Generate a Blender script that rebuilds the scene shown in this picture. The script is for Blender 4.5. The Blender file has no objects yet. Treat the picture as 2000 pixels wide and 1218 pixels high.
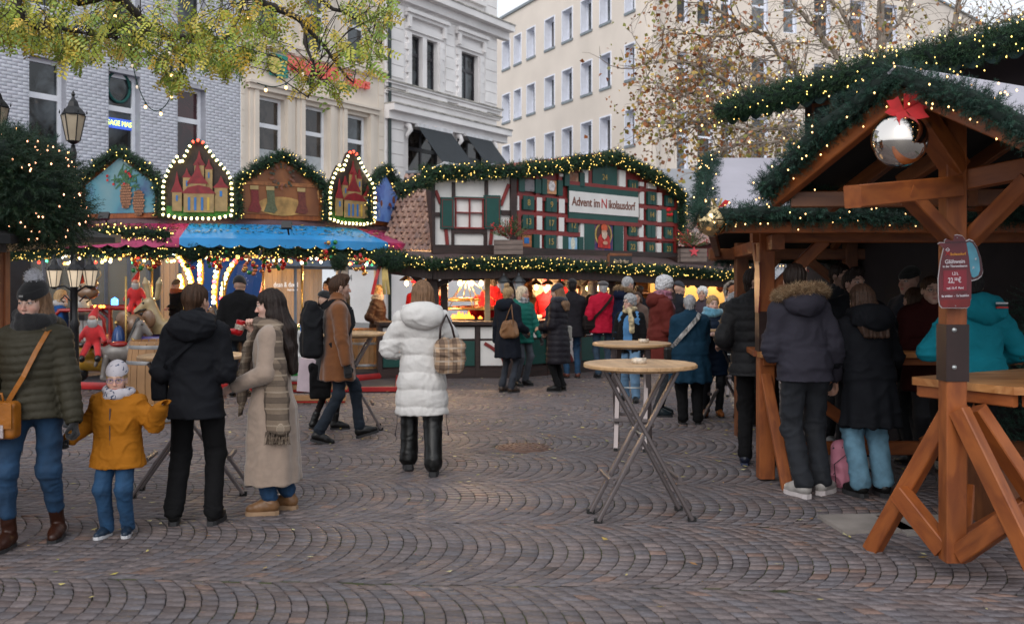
import bpy,bmesh,math,random
import numpy as np
from mathutils import Vector,Matrix,Euler
rnd=random.Random(7)
rng=np.random.default_rng(7)
S=bpy.context.scene
COL=S.collection
R=math.radians
# ------------------------------------------------------------ camera, sky, sun, exposure
FPX,HOR,CH=1900.0,550.0,1.68
cam_d=bpy.data.cameras.new('camera');cam=bpy.data.objects.new('camera',cam_d);COL.objects.link(cam)
cam.location=(0,0,CH);cam.rotation_euler=(R(90),0,0)
cam_d.sensor_width=36;cam_d.lens=36*FPX/2000;cam_d.shift_y=-(609-HOR)/2000
cam_d.clip_start=.1;cam_d.clip_end=600
cam_d.dof.use_dof=True;cam_d.dof.focus_distance=8.0;cam_d.dof.aperture_fstop=3.0
S.camera=cam
W=bpy.data.worlds.new('World');S.world=W;W.use_nodes=True
nt=W.node_tree;nt.nodes.clear()
sky=nt.nodes.new('ShaderNodeTexSky');sky.sky_type='NISHITA';sky.sun_disc=False
SUN_EL,SUN_ROT=R(36),R(197)
sky.sun_elevation=SUN_EL;sky.sun_rotation=SUN_ROT;sky.air_density=1.2;sky.dust_density=3.5;sky.ozone_density=1.0
hs=nt.nodes.new('ShaderNodeHueSaturation');hs.inputs['Saturation'].default_value=.32
bg=nt.nodes.new('ShaderNodeBackground');bg.inputs['Strength'].default_value=.10
wo=nt.nodes.new('ShaderNodeOutputWorld')
ov=nt.nodes.new('ShaderNodeMix');ov.data_type='RGBA';ov.inputs[0].default_value=.72;ov.inputs[7].default_value=(7.6,8.0,8.6,1)
nt.links.new(sky.outputs[0],hs.inputs['Color']);nt.links.new(hs.outputs[0],ov.inputs[6]);nt.links.new(ov.outputs[2],bg.inputs[0]);nt.links.new(bg.outputs[0],wo.inputs[0])
sd=bpy.data.lights.new('sun','SUN');sun=bpy.data.objects.new('sun',sd);COL.objects.link(sun)
sd.energy=.65;sd.angle=R(40);sd.color=(1,.96,.92)
sdir=Vector((math.sin(SUN_ROT)*math.cos(SUN_EL),math.cos(SUN_ROT)*math.cos(SUN_EL),math.sin(SUN_EL)))
sun.rotation_euler=(-sdir).to_track_quat('-Z','Y').to_euler();sun.location=(0,-5,20)
S.view_settings.view_transform='Standard';S.view_settings.look='None'
S.view_settings.exposure=0.62;S.view_settings.gamma=1;S.view_settings.use_curve_mapping=False
# ------------------------------------------------------------ places: a row and column of the picture turned into a point of the square
def P(u,v,Y):return Vector(((u-1000)/FPX*Y,Y,CH+(HOR-v)/FPX*Y))
def GY(v):return CH*FPX/(v-HOR)
def G(u,v):Y=GY(v);return Vector(((u-1000)/FPX*Y,Y,0))
def mpp(Y):return Y/FPX
# ------------------------------------------------------------ materials
MATS={}
def lin(c):
 if isinstance(c,str):c=tuple(int(c[i:i+2],16)/255 for i in(0,2,4))
 return tuple(((x/12.92)if x<=.04045 else((x+.055)/1.055)**2.4)for x in c)
def nodes(m):
 m.use_nodes=True;n=m.node_tree;return n,n.nodes['Principled BSDF']
def mat(name,col=(.5,.5,.5),rough=.6,metal=0.,var=.15,vs=6.,bump=0.,bs=60.,emit=0.,attr=None,spec=.5,stretch=None,var2=0.,sheen=0.,trans=0.,alpha=1.):
 """a procedural material: base colour with noise variation, optional bump, optional colour attribute"""
 if name in MATS:return MATS[name]
 m=bpy.data.materials.new(name);MATS[name]=m
 n,b=nodes(m);L=n.links
 b.inputs['Roughness'].default_value=rough;b.inputs['Metallic'].default_value=metal
 b.inputs['Specular IOR Level'].default_value=spec
 if sheen:b.inputs['Sheen Weight'].default_value=sheen;b.inputs['Sheen Roughness'].default_value=.5
 if trans:b.inputs['Transmission Weight'].default_value=trans
 if alpha<1:b.inputs['Alpha'].default_value=alpha
 c4=(*col,1)
 tc=n.nodes.new('ShaderNodeTexCoord');src=tc.outputs['Object']
 if stretch:
  mp=n.nodes.new('ShaderNodeMapping');mp.inputs['Scale'].default_value=stretch
  L.new(src,mp.inputs[0]);src=mp.outputs[0]
 cur=None
 if attr:
  a=n.nodes.new('ShaderNodeAttribute');a.attribute_name=attr;cur=a.outputs['Color']
 if var or var2:
  nz=n.nodes.new('ShaderNodeTexNoise');nz.inputs['Scale'].default_value=vs;nz.inputs['Detail'].default_value=4
  L.new(src,nz.inputs[0])
  mr=n.nodes.new('ShaderNodeMapRange');mr.inputs[1].default_value=.3;mr.inputs[2].default_value=.7
  mr.inputs[3].default_value=1-var;mr.inputs[4].default_value=1+var
  L.new(nz.outputs[0],mr.inputs[0])
  mx=n.nodes.new('ShaderNodeVectorMath');mx.operation='SCALE'
  if cur:L.new(cur,mx.inputs[0])
  else:mx.inputs[0].default_value=col
  L.new(mr.outputs[0],mx.inputs['Scale']);cur=mx.outputs[0]
 if cur:L.new(cur,b.inputs['Base Color'])
 else:b.inputs['Base Color'].default_value=c4
 if bump:
  nb=n.nodes.new('ShaderNodeTexNoise');nb.inputs['Scale'].default_value=bs;nb.inputs['Detail'].default_value=5
  L.new(src,nb.inputs[0])
  bp=n.nodes.new('ShaderNodeBump');bp.inputs['Strength'].default_value=1;bp.inputs['Distance'].default_value=bump
  L.new(nb.outputs[0],bp.inputs['Height']);L.new(bp.outputs[0],b.inputs['Normal'])
 if emit:
  if cur:L.new(cur,b.inputs['Emission Color'])
  else:b.inputs['Emission Color'].default_value=c4
  b.inputs['Emission Strength'].default_value=emit
 return m
def wood(name,c1,c2,rough=.5,grain=(3,3,40),bump=.0008,scale=1.0):
 """stained wood with grain along the long way (grain holds the noise scales along x, y, z)"""
 if name in MATS:return MATS[name]
 m=bpy.data.materials.new(name);MATS[name]=m;n,b=nodes(m);L=n.links
 tc=n.nodes.new('ShaderNodeTexCoord');mp=n.nodes.new('ShaderNodeMapping');mp.inputs['Scale'].default_value=grain
 a=n.nodes.new('ShaderNodeAttribute');a.attribute_name='grain'
 L.new(a.outputs['Vector'],mp.inputs[0])
 nz=n.nodes.new('ShaderNodeTexNoise');nz.inputs['Scale'].default_value=scale;nz.inputs['Detail'].default_value=6;nz.inputs['Distortion'].default_value=.6
 L.new(mp.outputs[0],nz.inputs[0])
 cr=n.nodes.new('ShaderNodeValToRGB');cr.color_ramp.elements[0].position=.35;cr.color_ramp.elements[1].position=.65
 cr.color_ramp.elements[0].color=(*c1,1);cr.color_ramp.elements[1].color=(*c2,1)
 L.new(nz.outputs[0],cr.inputs[0])
 n2=n.nodes.new('ShaderNodeTexNoise');n2.inputs['Scale'].default_value=2.3;n2.inputs['Detail'].default_value=3
 L.new(tc.outputs['Object'],n2.inputs[0])
 mr=n.nodes.new('ShaderNodeMapRange');mr.inputs[1].default_value=.3;mr.inputs[2].default_value=.7;mr.inputs[3].default_value=.7;mr.inputs[4].default_value=1.2
 L.new(n2.outputs[0],mr.inputs[0])
 mx=n.nodes.new('ShaderNodeVectorMath');mx.operation='SCALE'
 L.new(cr.outputs[0],mx.inputs[0]);L.new(mr.outputs[0],mx.inputs['Scale'])
 vo=n.nodes.new('ShaderNodeTexVoronoi');vo.inputs['Scale'].default_value=2.6;L.new(a.outputs['Vector'],vo.inputs[0])
 kr=n.nodes.new('ShaderNodeMapRange');kr.inputs[1].default_value=.02;kr.inputs[2].default_value=.07;kr.inputs[3].default_value=.35;kr.inputs[4].default_value=1
 L.new(vo.outputs['Distance'],kr.inputs[0])
 m2=n.nodes.new('ShaderNodeVectorMath');m2.operation='SCALE';L.new(mx.outputs[0],m2.inputs[0]);L.new(kr.outputs[0],m2.inputs['Scale'])
 L.new(m2.outputs[0],b.inputs['Base Color']);b.inputs['Roughness'].default_value=rough
 bp=n.nodes.new('ShaderNodeBump');bp.inputs['Distance'].default_value=bump;L.new(nz.outputs[0],bp.inputs['Height']);L.new(bp.outputs[0],b.inputs['Normal'])
 return m
 # ------------------------------------------------------------ objects
def tag(o,label=None,cat=None,group=None,kind=None):
 if label:o['label']=label
 if cat:o['category']=cat
 if group:o['group']=group
 if kind:o['kind']=kind
 return o
def empty(name,loc=(0,0,0),rz=0.,label=None,cat=None,group=None):
 o=bpy.data.objects.new(name,None);COL.objects.link(o);o.location=loc;o.rotation_euler=(0,0,rz);o.empty_display_size=.1
 return tag(o,label,cat,group)
def link(name,me,m=None,parent=None,loc=None,rz=0.,mats=None,**kw):
 o=bpy.data.objects.new(name,me);COL.objects.link(o)
 if m and not me.materials:me.materials.append(m)
 if mats and not me.materials:
  for x in mats:me.materials.append(x)
 if parent:o.parent=parent
 if loc is not None:o.location=loc
 if rz:o.rotation_euler=(0,0,rz)
 return tag(o,**kw)
def copy_tree(o,parent=None,depth=0):
 c=o.copy();COL.objects.link(c)
 if depth:c.parent=parent
 for ch in[x for x in o.children]:copy_tree(ch,c,depth+1)
 return c
def npmesh(name,V,F=None,quads=None,tris=None,smooth=False,col=None,matidx=None,attr='tint'):
 V=np.asarray(V,np.float32).reshape(-1,3)
 parts=[]
 if quads is not None and len(quads):parts.append((np.asarray(quads,np.int32),4))
 if tris is not None and len(tris):parts.append((np.asarray(tris,np.int32),3))
 me=bpy.data.meshes.new(name)
 me.vertices.add(len(V));me.vertices.foreach_set('co',V.ravel())
 nl=sum(a.size for a,k in parts);nf=sum(len(a)for a,k in parts)
 me.loops.add(nl);me.polygons.add(nf)
 me.loops.foreach_set('vertex_index',np.concatenate([a.ravel()for a,k in parts]))
 ls=np.concatenate([np.full(len(a),k)for a,k in parts]);st=np.concatenate([[0],np.cumsum(ls)[:-1]])
 me.polygons.foreach_set('loop_start',st.astype(np.int32))
 if matidx is not None:me.polygons.foreach_set('material_index',np.asarray(matidx,np.int32))
 if smooth:me.polygons.foreach_set('use_smooth',np.ones(nf,bool))
 if col is not None:
  at=me.color_attributes.new(attr,'FLOAT_COLOR','POINT')
  c=np.ones((len(V),4),np.float32);c[:,:3]=col;at.data.foreach_set('color',c.ravel())
 me.update(calc_edges=True);me.validate()
 return me
class MB:
 """collects shapes for ONE mesh"""
 def __init__(s):s.v=[];s.f=[];s.mi=[];s.sm=[];s.g=[]
 def add(s,vs,fs,mi=0,smooth=False,grain=None):
  o=len(s.v);s.v+=[tuple(x)for x in vs];s.f+=[tuple(i+o for i in f)for f in fs];s.mi+=[mi]*len(fs);s.sm+=[smooth]*len(fs)
  s.g+=grain if grain is not None else[tuple(x)for x in vs]
 def quad(s,a,b,c,d,mi=0):s.add([a,b,c,d],[(0,1,2,3)],mi)
 def poly(s,pts,mi=0):s.add(pts,[tuple(range(len(pts)))],mi)
 def box(s,c,sz,rz=0.,mi=0,M=None,ch=0.):
  """box about c; ch chamfers the vertical run of edges"""
  x,y,z=sz[0]/2,sz[1]/2,sz[2]/2
  vs=[(-x,-y,-z),(x,-y,-z),(x,y,-z),(-x,y,-z),(-x,-y,z),(x,-y,z),(x,y,z),(-x,y,z)]
  T=Matrix.Translation(Vector(c))@(M.to_4x4()if M is not None else Matrix.Rotation(rz,4,'Z'))
  s.add([T@Vector(p)for p in vs],[(0,3,2,1),(4,5,6,7),(0,1,5,4),(1,2,6,5),(2,3,7,6),(3,0,4,7)],mi,grain=[(p[0],p[1],p[2])for p in vs])
 def beam(s,a,b,w,h,mi=0,up=(0,0,1),ch=.006):
  """chamfered timber from a to b, w across, h along up"""
  a,b=Vector(a),Vector(b);d=(b-a);ln=d.length;d.normalize();up=Vector(up)
  if abs(d.dot(up))>.98:up=Vector((0,1,0))
  x=d.cross(up).normalized();y=x.cross(d).normalized();W_,H_=w/2,h/2;c=min(ch,W_*.4,H_*.4)
  prof=[(-W_+c,-H_),(W_-c,-H_),(W_,-H_+c),(W_,H_-c),(W_-c,H_),(-W_+c,H_),(-W_,H_-c),(-W_,-H_+c)]
  vs=[];g=[];off=rnd.random()*9
  for e,pt in((0,a),(1,b)):
   for px,py in prof:vs.append(pt+x*px+y*py);g.append((px+off,py+off,e*ln+off))
  fs=[(i,(i+1)%8,8+(i+1)%8,8+i)for i in range(8)]+[tuple(range(7,-1,-1)),tuple(range(8,16))]
  s.add(vs,fs,mi,grain=g)
 def tube(s,pts,r,n=8,mi=0,cap=True,smooth=True):
  pts=[Vector(p)for p in pts];rs=r if isinstance(r,(list,tuple))else[r]*len(pts)
  vs=[];up=Vector((0,0,1));px=None
  for i,p in enumerate(pts):
   d=(pts[min(i+1,len(pts)-1)]-pts[max(i-1,0)])
   if d.length<1e-9:d=Vector((0,0,1))
   d.normalize()
   if px is None:px=d.cross(up if abs(d.z)<.95 else Vector((0,1,0))).normalized()
   else:px=(px-d*px.dot(d)).normalized()
   py=d.cross(px)
   for k in range(n):
    a=2*math.pi*k/n;vs.append(p+(px*math.cos(a)+py*math.sin(a))*rs[i])
  fs=[]
  for i in range(len(pts)-1):
   for k in range(n):fs.append((i*n+k,i*n+(k+1)%n,(i+1)*n+(k+1)%n,(i+1)*n+k))
  s.add(vs,fs,mi,smooth)
  if cap:
   o=len(s.v)-len(vs);s.f+=[tuple(o+k for k in range(n-1,-1,-1)),tuple(o+(len(pts)-1)*n+k for k in range(n))];s.mi+=[mi]*2;s.sm+=[False]*2
 def lathe(s,c,prof,n=24,mi=0,smooth=True,M=None):
  """prof: (r, z) pairs from bottom to top"""
  T=Matrix.Translation(Vector(c))@(M.to_4x4()if M is not None else Matrix.Identity(4));vs=[]
  for r,z in prof:
   for k in range(n):a=2*math.pi*k/n;vs.append(T@Vector((r*math.cos(a),r*math.sin(a),z)))
  fs=[(i*n+k,i*n+(k+1)%n,(i+1)*n+(k+1)%n,(i+1)*n+k)for i in range(len(prof)-1)for k in range(n)]
  s.add(vs,fs,mi,smooth)
 def ball(s,c,r,n=12,mi=0,sc=(1,1,1)):
  c=Vector(c);m=max(4,n//2)
  prof=[(max(1e-4,math.sin(math.pi*i/m)),-math.cos(math.pi*i/m))for i in range(m+1)]
  s.lathe(c,[(p[0],p[1])for p in prof],n,mi,True,Matrix.Diagonal(Vector((r*sc[0],r*sc[1],r*sc[2]))))
 def prism(s,pts,d,mi=0,mi_side=None):
  """flat outline (3D points, in order) pushed along vector d"""
  pts=[Vector(p)for p in pts];d=Vector(d);k=len(pts)
  s.add(pts+[p+d for p in pts],[tuple(range(k-1,-1,-1)),tuple(range(k,2*k))],mi)
  s.add(pts+[p+d for p in pts],[(i,(i+1)%k,k+(i+1)%k,k+i)for i in range(k)],mi if mi_side is None else mi_side)
 def mesh(s,name='part',grain=False):
  me=bpy.data.meshes.new(name);me.from_pydata(s.v,[],s.f)
  me.polygons.foreach_set('material_index',s.mi);me.polygons.foreach_set('use_smooth',s.sm)
  if grain:
   at=me.attributes.new('grain','FLOAT_VECTOR','POINT');at.data.foreach_set('vector',np.asarray(s.g,np.float32).ravel())
  me.update();return me
 def build(s,name,m,parent=None,**kw):
  ms=m if isinstance(m,(list,tuple))else[m]
  return link(name,s.mesh(name,any('wood' in x.name for x in ms)),None,parent,mats=ms,**kw)
def one(name,m,parent,fn,*a,**k):
 b=MB();getattr(b,fn)(*a,**k);return b.build(name,m,parent)
def text_obj(name,txt,size,M,m,parent=None,ext=.002,align='CENTER',shear=0.,kw=None,sx=1.):
 cu=bpy.data.curves.new(name,'FONT');cu.body=txt;cu.size=size;cu.extrude=ext;cu.align_x=align;cu.align_y='CENTER';cu.shear=shear;cu.resolution_u=3
 if kw:
  for k,v in kw.items():setattr(cu,k,v)
 t=bpy.data.objects.new(name,cu);COL.objects.link(t)
 dg=bpy.context.evaluated_depsgraph_get();dg.update()
 me=bpy.data.meshes.new_from_object(t.evaluated_get(dg));bpy.data.objects.remove(t)
 me.transform(M@Matrix.Diagonal((sx,1,1,1)));me.name=name
 me.materials.clear()
 return link(name,me,m,parent)
def frame_M(o,xdir,up=(0,0,1)):
 """text plane: x along xdir, y along up, facing x cross up"""
 x=Vector(xdir).normalized();y=Vector(up);y=(y-x*y.dot(x)).normalized();z=x.cross(y)
 return Matrix(((x.x,y.x,z.x,o[0]),(x.y,y.y,z.y,o[1]),(x.z,y.z,z.z,o[2]),(0,0,0,1)))
 # ------------------------------------------------------------ the square
def build_ground():
 m=bpy.data.materials.new('joint_sand_and_moss');n,b=nodes(m);L=n.links
 tc=n.nodes.new('ShaderNodeTexCoord');nz=n.nodes.new('ShaderNodeTexNoise');nz.inputs['Scale'].default_value=3.2;nz.inputs['Detail'].default_value=6
 L.new(tc.outputs['Object'],nz.inputs[0]);cr=n.nodes.new('ShaderNodeValToRGB');e=cr.color_ramp.elements
 e[0].position=.42;e[0].color=(.016,.011,.010,1);e[1].position=.62;e[1].color=(.05,.062,.012,1)
 L.new(nz.outputs[0],cr.inputs[0]);L.new(cr.outputs[0],b.inputs['Base Color']);b.inputs['Roughness'].default_value=.95
 g=MB();g.quad((-120,-20,-.005),(120,-20,-.005),(120,160,-.005),(-120,160,-.005))
 ground=g.build('ground',m,kind='structure')
 Wd,pitch=1.38,.098;Rr=Wd*.72;half=math.asin(Wd/2/Rr);rot=R(-3)
 cs,sn=math.cos(rot),math.sin(rot);V=[];C=[];D=[]
 nb=15;nth=int(round(2*half*Rr/.092));
 for k in range(nb):
  yb=3.99+(k+.5)*Wd
  ths=-half+2*half*np.arange(nth+1)/nth
  xm=.60*(yb+2)+3.4
  ni=int(2*xm/pitch);off=rng.random()*pitch
  I=np.arange(ni);jit=rng.normal(0,.003,(ni+1,nth+1,2))
  wav=.012*np.sin(np.arange(ni+1)*.31+k)+.008*np.sin(np.arange(ni+1)*1.3+k*2)
  X=(-xm+off+np.arange(ni+1)*pitch+wav)[:,None]+(Rr*np.cos(ths))[None,:]
  Yv=yb+np.broadcast_to((Rr*np.sin(ths))[None,:],X.shape)
  sh=rng.random(ni)*.9
  for i in range(ni):
   t2=np.clip(ths+(sh[i]-.45)*(ths[1]-ths[0]),-half,half)
   t2=t2+np.r_[0,rng.normal(0,.006,nth-1),0]
   x0=-xm+off+i*pitch+wav[i]+Rr*np.cos(t2);x1=-xm+off+(i+1)*pitch+wav[i+1]+Rr*np.cos(t2)
   yy=yb+Rr*np.sin(t2)
   a=np.stack([x0[:-1],yy[:-1]],1);bb=np.stack([x1[:-1],yy[:-1]],1);c=np.stack([x1[1:],yy[1:]],1);d=np.stack([x0[1:],yy[1:]],1)
   q=np.stack([a,bb,c,d],1)
   V.append(q)
 Q=np.concatenate(V)
 Q=np.stack([Q[...,0]*cs-Q[...,1]*sn,Q[...,0]*sn+Q[...,1]*cs],-1)
 cen=Q.mean(1)
 area=np.abs((Q[:,2,0]-Q[:,0,0])*(Q[:,3,1]-Q[:,1,1])-(Q[:,3,0]-Q[:,1,0])*(Q[:,2,1]-Q[:,0,1]))/2
 man=np.hypot(cen[:,0]-G(1022,874).x,cen[:,1]-G(1022,874).y)>.285
 keep=(np.abs(cen[:,0])<.56*cen[:,1]+2.4)&(cen[:,1]>3.9)&(cen[:,1]<20.5)&(area>.0016)&man
 Q,cen=Q[keep],cen[keep];n_=len(Q)
 gap=.0045
 dirs=cen[:,None,:]-Q;ln=np.linalg.norm(dirs,axis=2,keepdims=True)
 q0=Q+dirs/ln*gap*np.array([.8,1.7]);q0+=rng.normal(0,.0015,q0.shape);q1=q0+dirs/ln*.0035
 h=rng.normal(0,.0012,n_)+.005*(np.sin(cen[:,0]*1.1+1)*np.sin(cen[:,1]*.9))*.4
 tilt=rng.normal(0,.008,(n_,2))
 z1=h[:,None]+((q1-cen[:,None])*tilt[:,None]).sum(-1)+.004
 zb=np.full((n_,4),-.03)
 VV=np.concatenate([np.concatenate([q0,zb[...,None]],-1),np.concatenate([q0,(z1-.004)[...,None]],-1),np.concatenate([q1,z1[...,None]],-1)],1)
 pal=np.array([[.165,.15,.158],[.19,.168,.172],[.13,.125,.14],[.15,.155,.18],[.215,.175,.165],[.26,.16,.115],[.18,.135,.12],[.12,.105,.11],[.23,.2,.2],[.13,.10,.095]])
 w=np.array([.2,.17,.14,.13,.11,.03,.06,.08,.03,.05]);ci=rng.choice(len(pal),n_,p=w/w.sum())
 patch=1+.16*np.sin(cen[:,0]*.8+.5*cen[:,1])*np.sin(cen[:,1]*.55+2)
 pal=pal*.6+pal[:5].mean(0)*.4;cc=pal[ci]*(1+rng.normal(0,.10,(n_,1)))*patch[:,None]*np.array([.77,.705,.685])
 base=np.array([[8,9,10,11],[4,5,9,8],[5,6,10,9],[6,7,11,10],[7,4,8,11],[0,1,5,4],[1,2,6,5],[2,3,7,6],[3,0,4,7]])
 m2=bpy.data.materials.new('clinker_sett');n,b=nodes(m2);L=n.links
 a=n.nodes.new('ShaderNodeAttribute');a.attribute_name='tint';tc=n.nodes.new('ShaderNodeTexCoord')
 nz=n.nodes.new('ShaderNodeTexNoise');nz.inputs['Scale'].default_value=38;nz.inputs['Detail'].default_value=5;L.new(tc.outputs['Object'],nz.inputs[0])
 mr=n.nodes.new('ShaderNodeMapRange');mr.inputs[1].default_value=.3;mr.inputs[2].default_value=.7;mr.inputs[3].default_value=.72;mr.inputs[4].default_value=1.22;L.new(nz.outputs[0],mr.inputs[0])
 vm=n.nodes.new('ShaderNodeVectorMath');vm.operation='SCALE';L.new(a.outputs['Color'],vm.inputs[0]);L.new(mr.outputs[0],vm.inputs['Scale']);L.new(vm.outputs[0],b.inputs['Base Color'])
 n3=n.nodes.new('ShaderNodeTexNoise');n3.inputs['Scale'].default_value=1.1;n3.inputs['Detail'].default_value=4;L.new(tc.outputs['Object'],n3.inputs[0])
 m3=n.nodes.new('ShaderNodeMapRange');m3.inputs[1].default_value=.3;m3.inputs[2].default_value=.7;m3.inputs[3].default_value=.46;m3.inputs[4].default_value=.80;L.new(n3.outputs[0],m3.inputs[0]);L.new(m3.outputs[0],b.inputs['Roughness'])
 nb2=n.nodes.new('ShaderNodeTexNoise');nb2.inputs['Scale'].default_value=130;nb2.inputs['Detail'].default_value=4;L.new(tc.outputs['Object'],nb2.inputs[0])
 bp=n.nodes.new('ShaderNodeBump');bp.inputs['Distance'].default_value=.0012;L.new(nb2.outputs[0],bp.inputs['Height']);L.new(bp.outputs[0],b.inputs['Normal'])
 vis=(np.abs(cen[:,0])<cen[:,1]*.52)&(cen[:,1]>4.75)
 order=np.argsort(np.where(vis,cen[:,1],1e9));near=order[:300];rest=np.ones(n_,bool);rest[near]=False
 for i in near:
  c3=np.array([cen[i,0],cen[i,1],0.])
  me=npmesh('sett',VV[i]-c3,quads=base[:,:],col=cc[i]);o=link('sett',me,m2,ground,loc=tuple(c3))
 idx=np.nonzero(rest)[0];k=len(idx)
 me=npmesh('setts',VV[idx].reshape(-1,3),quads=(base[None]+(np.arange(k)*12)[:,None,None]).reshape(-1,4),col=np.repeat(cc[idx],12,0))
 link('paving_setts',me,m2,ground,kind='stuff')
 pm=bpy.data.materials.new('far_paving');n,b=nodes(pm);L=n.links;tc=n.nodes.new('ShaderNodeTexCoord');bt=n.nodes.new('ShaderNodeTexBrick');bt.inputs['Scale'].default_value=5;bt.inputs['Color1'].default_value=(.125,.115,.11,1);bt.inputs['Color2'].default_value=(.09,.083,.085,1);bt.inputs['Mortar'].default_value=(.03,.028,.02,1);bt.inputs['Mortar Size'].default_value=.02;L.new(tc.outputs['Object'],bt.inputs[0]);L.new(bt.outputs[0],b.inputs['Base Color']);b.inputs['Roughness'].default_value=.7
 g=MB();zz=-.001;g.quad((-120,20.3,zz),(120,20.3,zz),(120,160,zz),(-120,160,zz));g.quad((-120,-20,zz),(120,-20,zz),(120,4.0,zz),(-120,4.0,zz))
 for s in(-1,1):q=[(s*5.0,4.0,zz),(s*13.7,20.3,zz),(s*120,20.3,zz),(s*120,4.0,zz)];g.quad(*(q if s<0 else q[::-1]))
 g.build('outer_paving',pm,kind='structure')
 c=G(1022,874);g=MB();g.lathe((c.x,c.y,0),[(.285,-.02),(.285,.004),(.265,.006),(.262,-.002),(.255,-.002),(.25,.012),(.235,.016),(1e-4,.018)],40)
 for k in range(3):
  for j in range(6+6*k):a=2*math.pi*j/(6+6*k);g.box((c.x+(.07+.07*k)*math.cos(a),c.y+(.07+.07*k)*math.sin(a),.019),(.02,.02,.006),a)
 g.build('manhole_cover',mat('rusty_iron',(.13,.07,.05),.6,.3,.3,12,.001,80),label='round rusty brown manhole cover set in the arc paving',cat='manhole cover')
 for(u0,u1,v0,v1)in((1640,1735,1010,1042),(1765,1865,1012,1046)):
  a,b_=G(u0,v1),G(u1,v0)
  g=MB();g.box(((a.x+b_.x)/2,(a.y+b_.y)/2,.012),(abs(b_.x-a.x),abs(b_.y-a.y),.03),R(4))
  g.build('concrete_slab',mat('slab_concrete',(.25,.22,.2),.8,0,.25,4,.001,60),ground)
 def leaves(name,cnt,fn,m,zf,s0=.025,s1=.05,kind='stuff',cols=None,label=None,cat=None,parent=None):
  Vs=[];T=[];Cc=[]
  for i in range(cnt):
   x,y=fn();z=zf(x,y);a=rnd.random()*6.28;s=rnd.uniform(s0,s1);ca,sa=math.cos(a)*s,math.sin(a)*s
   k=len(Vs);cup=rnd.uniform(.1,.5)*s
   Vs+=[(x-ca,y-sa,z+cup*.5),(x+sa*.4,y-ca*.4,z+rnd.uniform(0,cup)),(x+ca,y+sa,z+cup),(x-sa*.4,y+ca*.4,z+rnd.uniform(0,cup))]
   T+=[(k,k+1,k+2,k+3)];c=rnd.choice(cols);Cc+=[c]*4
  me=npmesh(name,Vs,quads=T,col=np.array(Cc));return link(name,me,m,parent,kind=kind,label=label,cat=cat)
 lm=mat('fallen_leaf',rough=.6,var=.2,vs=30,attr='tint')
 ycols=[(.42,.36,.08),(.5,.42,.14),(.38,.26,.06),(.3,.3,.07),(.55,.5,.25),(.3,.15,.05)]
 def fn():
  while True:
   y=4.9+14*rnd.random()**.7;x=rnd.uniform(-.53,.53)*y
   if rnd.random()<(.9 if(y>8.5 or x<-2.2)else.25):return x,y
 leaves('fallen_leaves',1700,fn,lm,lambda x,y:.014,.012,.034,cols=ycols,label='yellow leaves scattered over the paving',cat='leaves')
 return leaves
LEAVES=build_ground()
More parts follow.
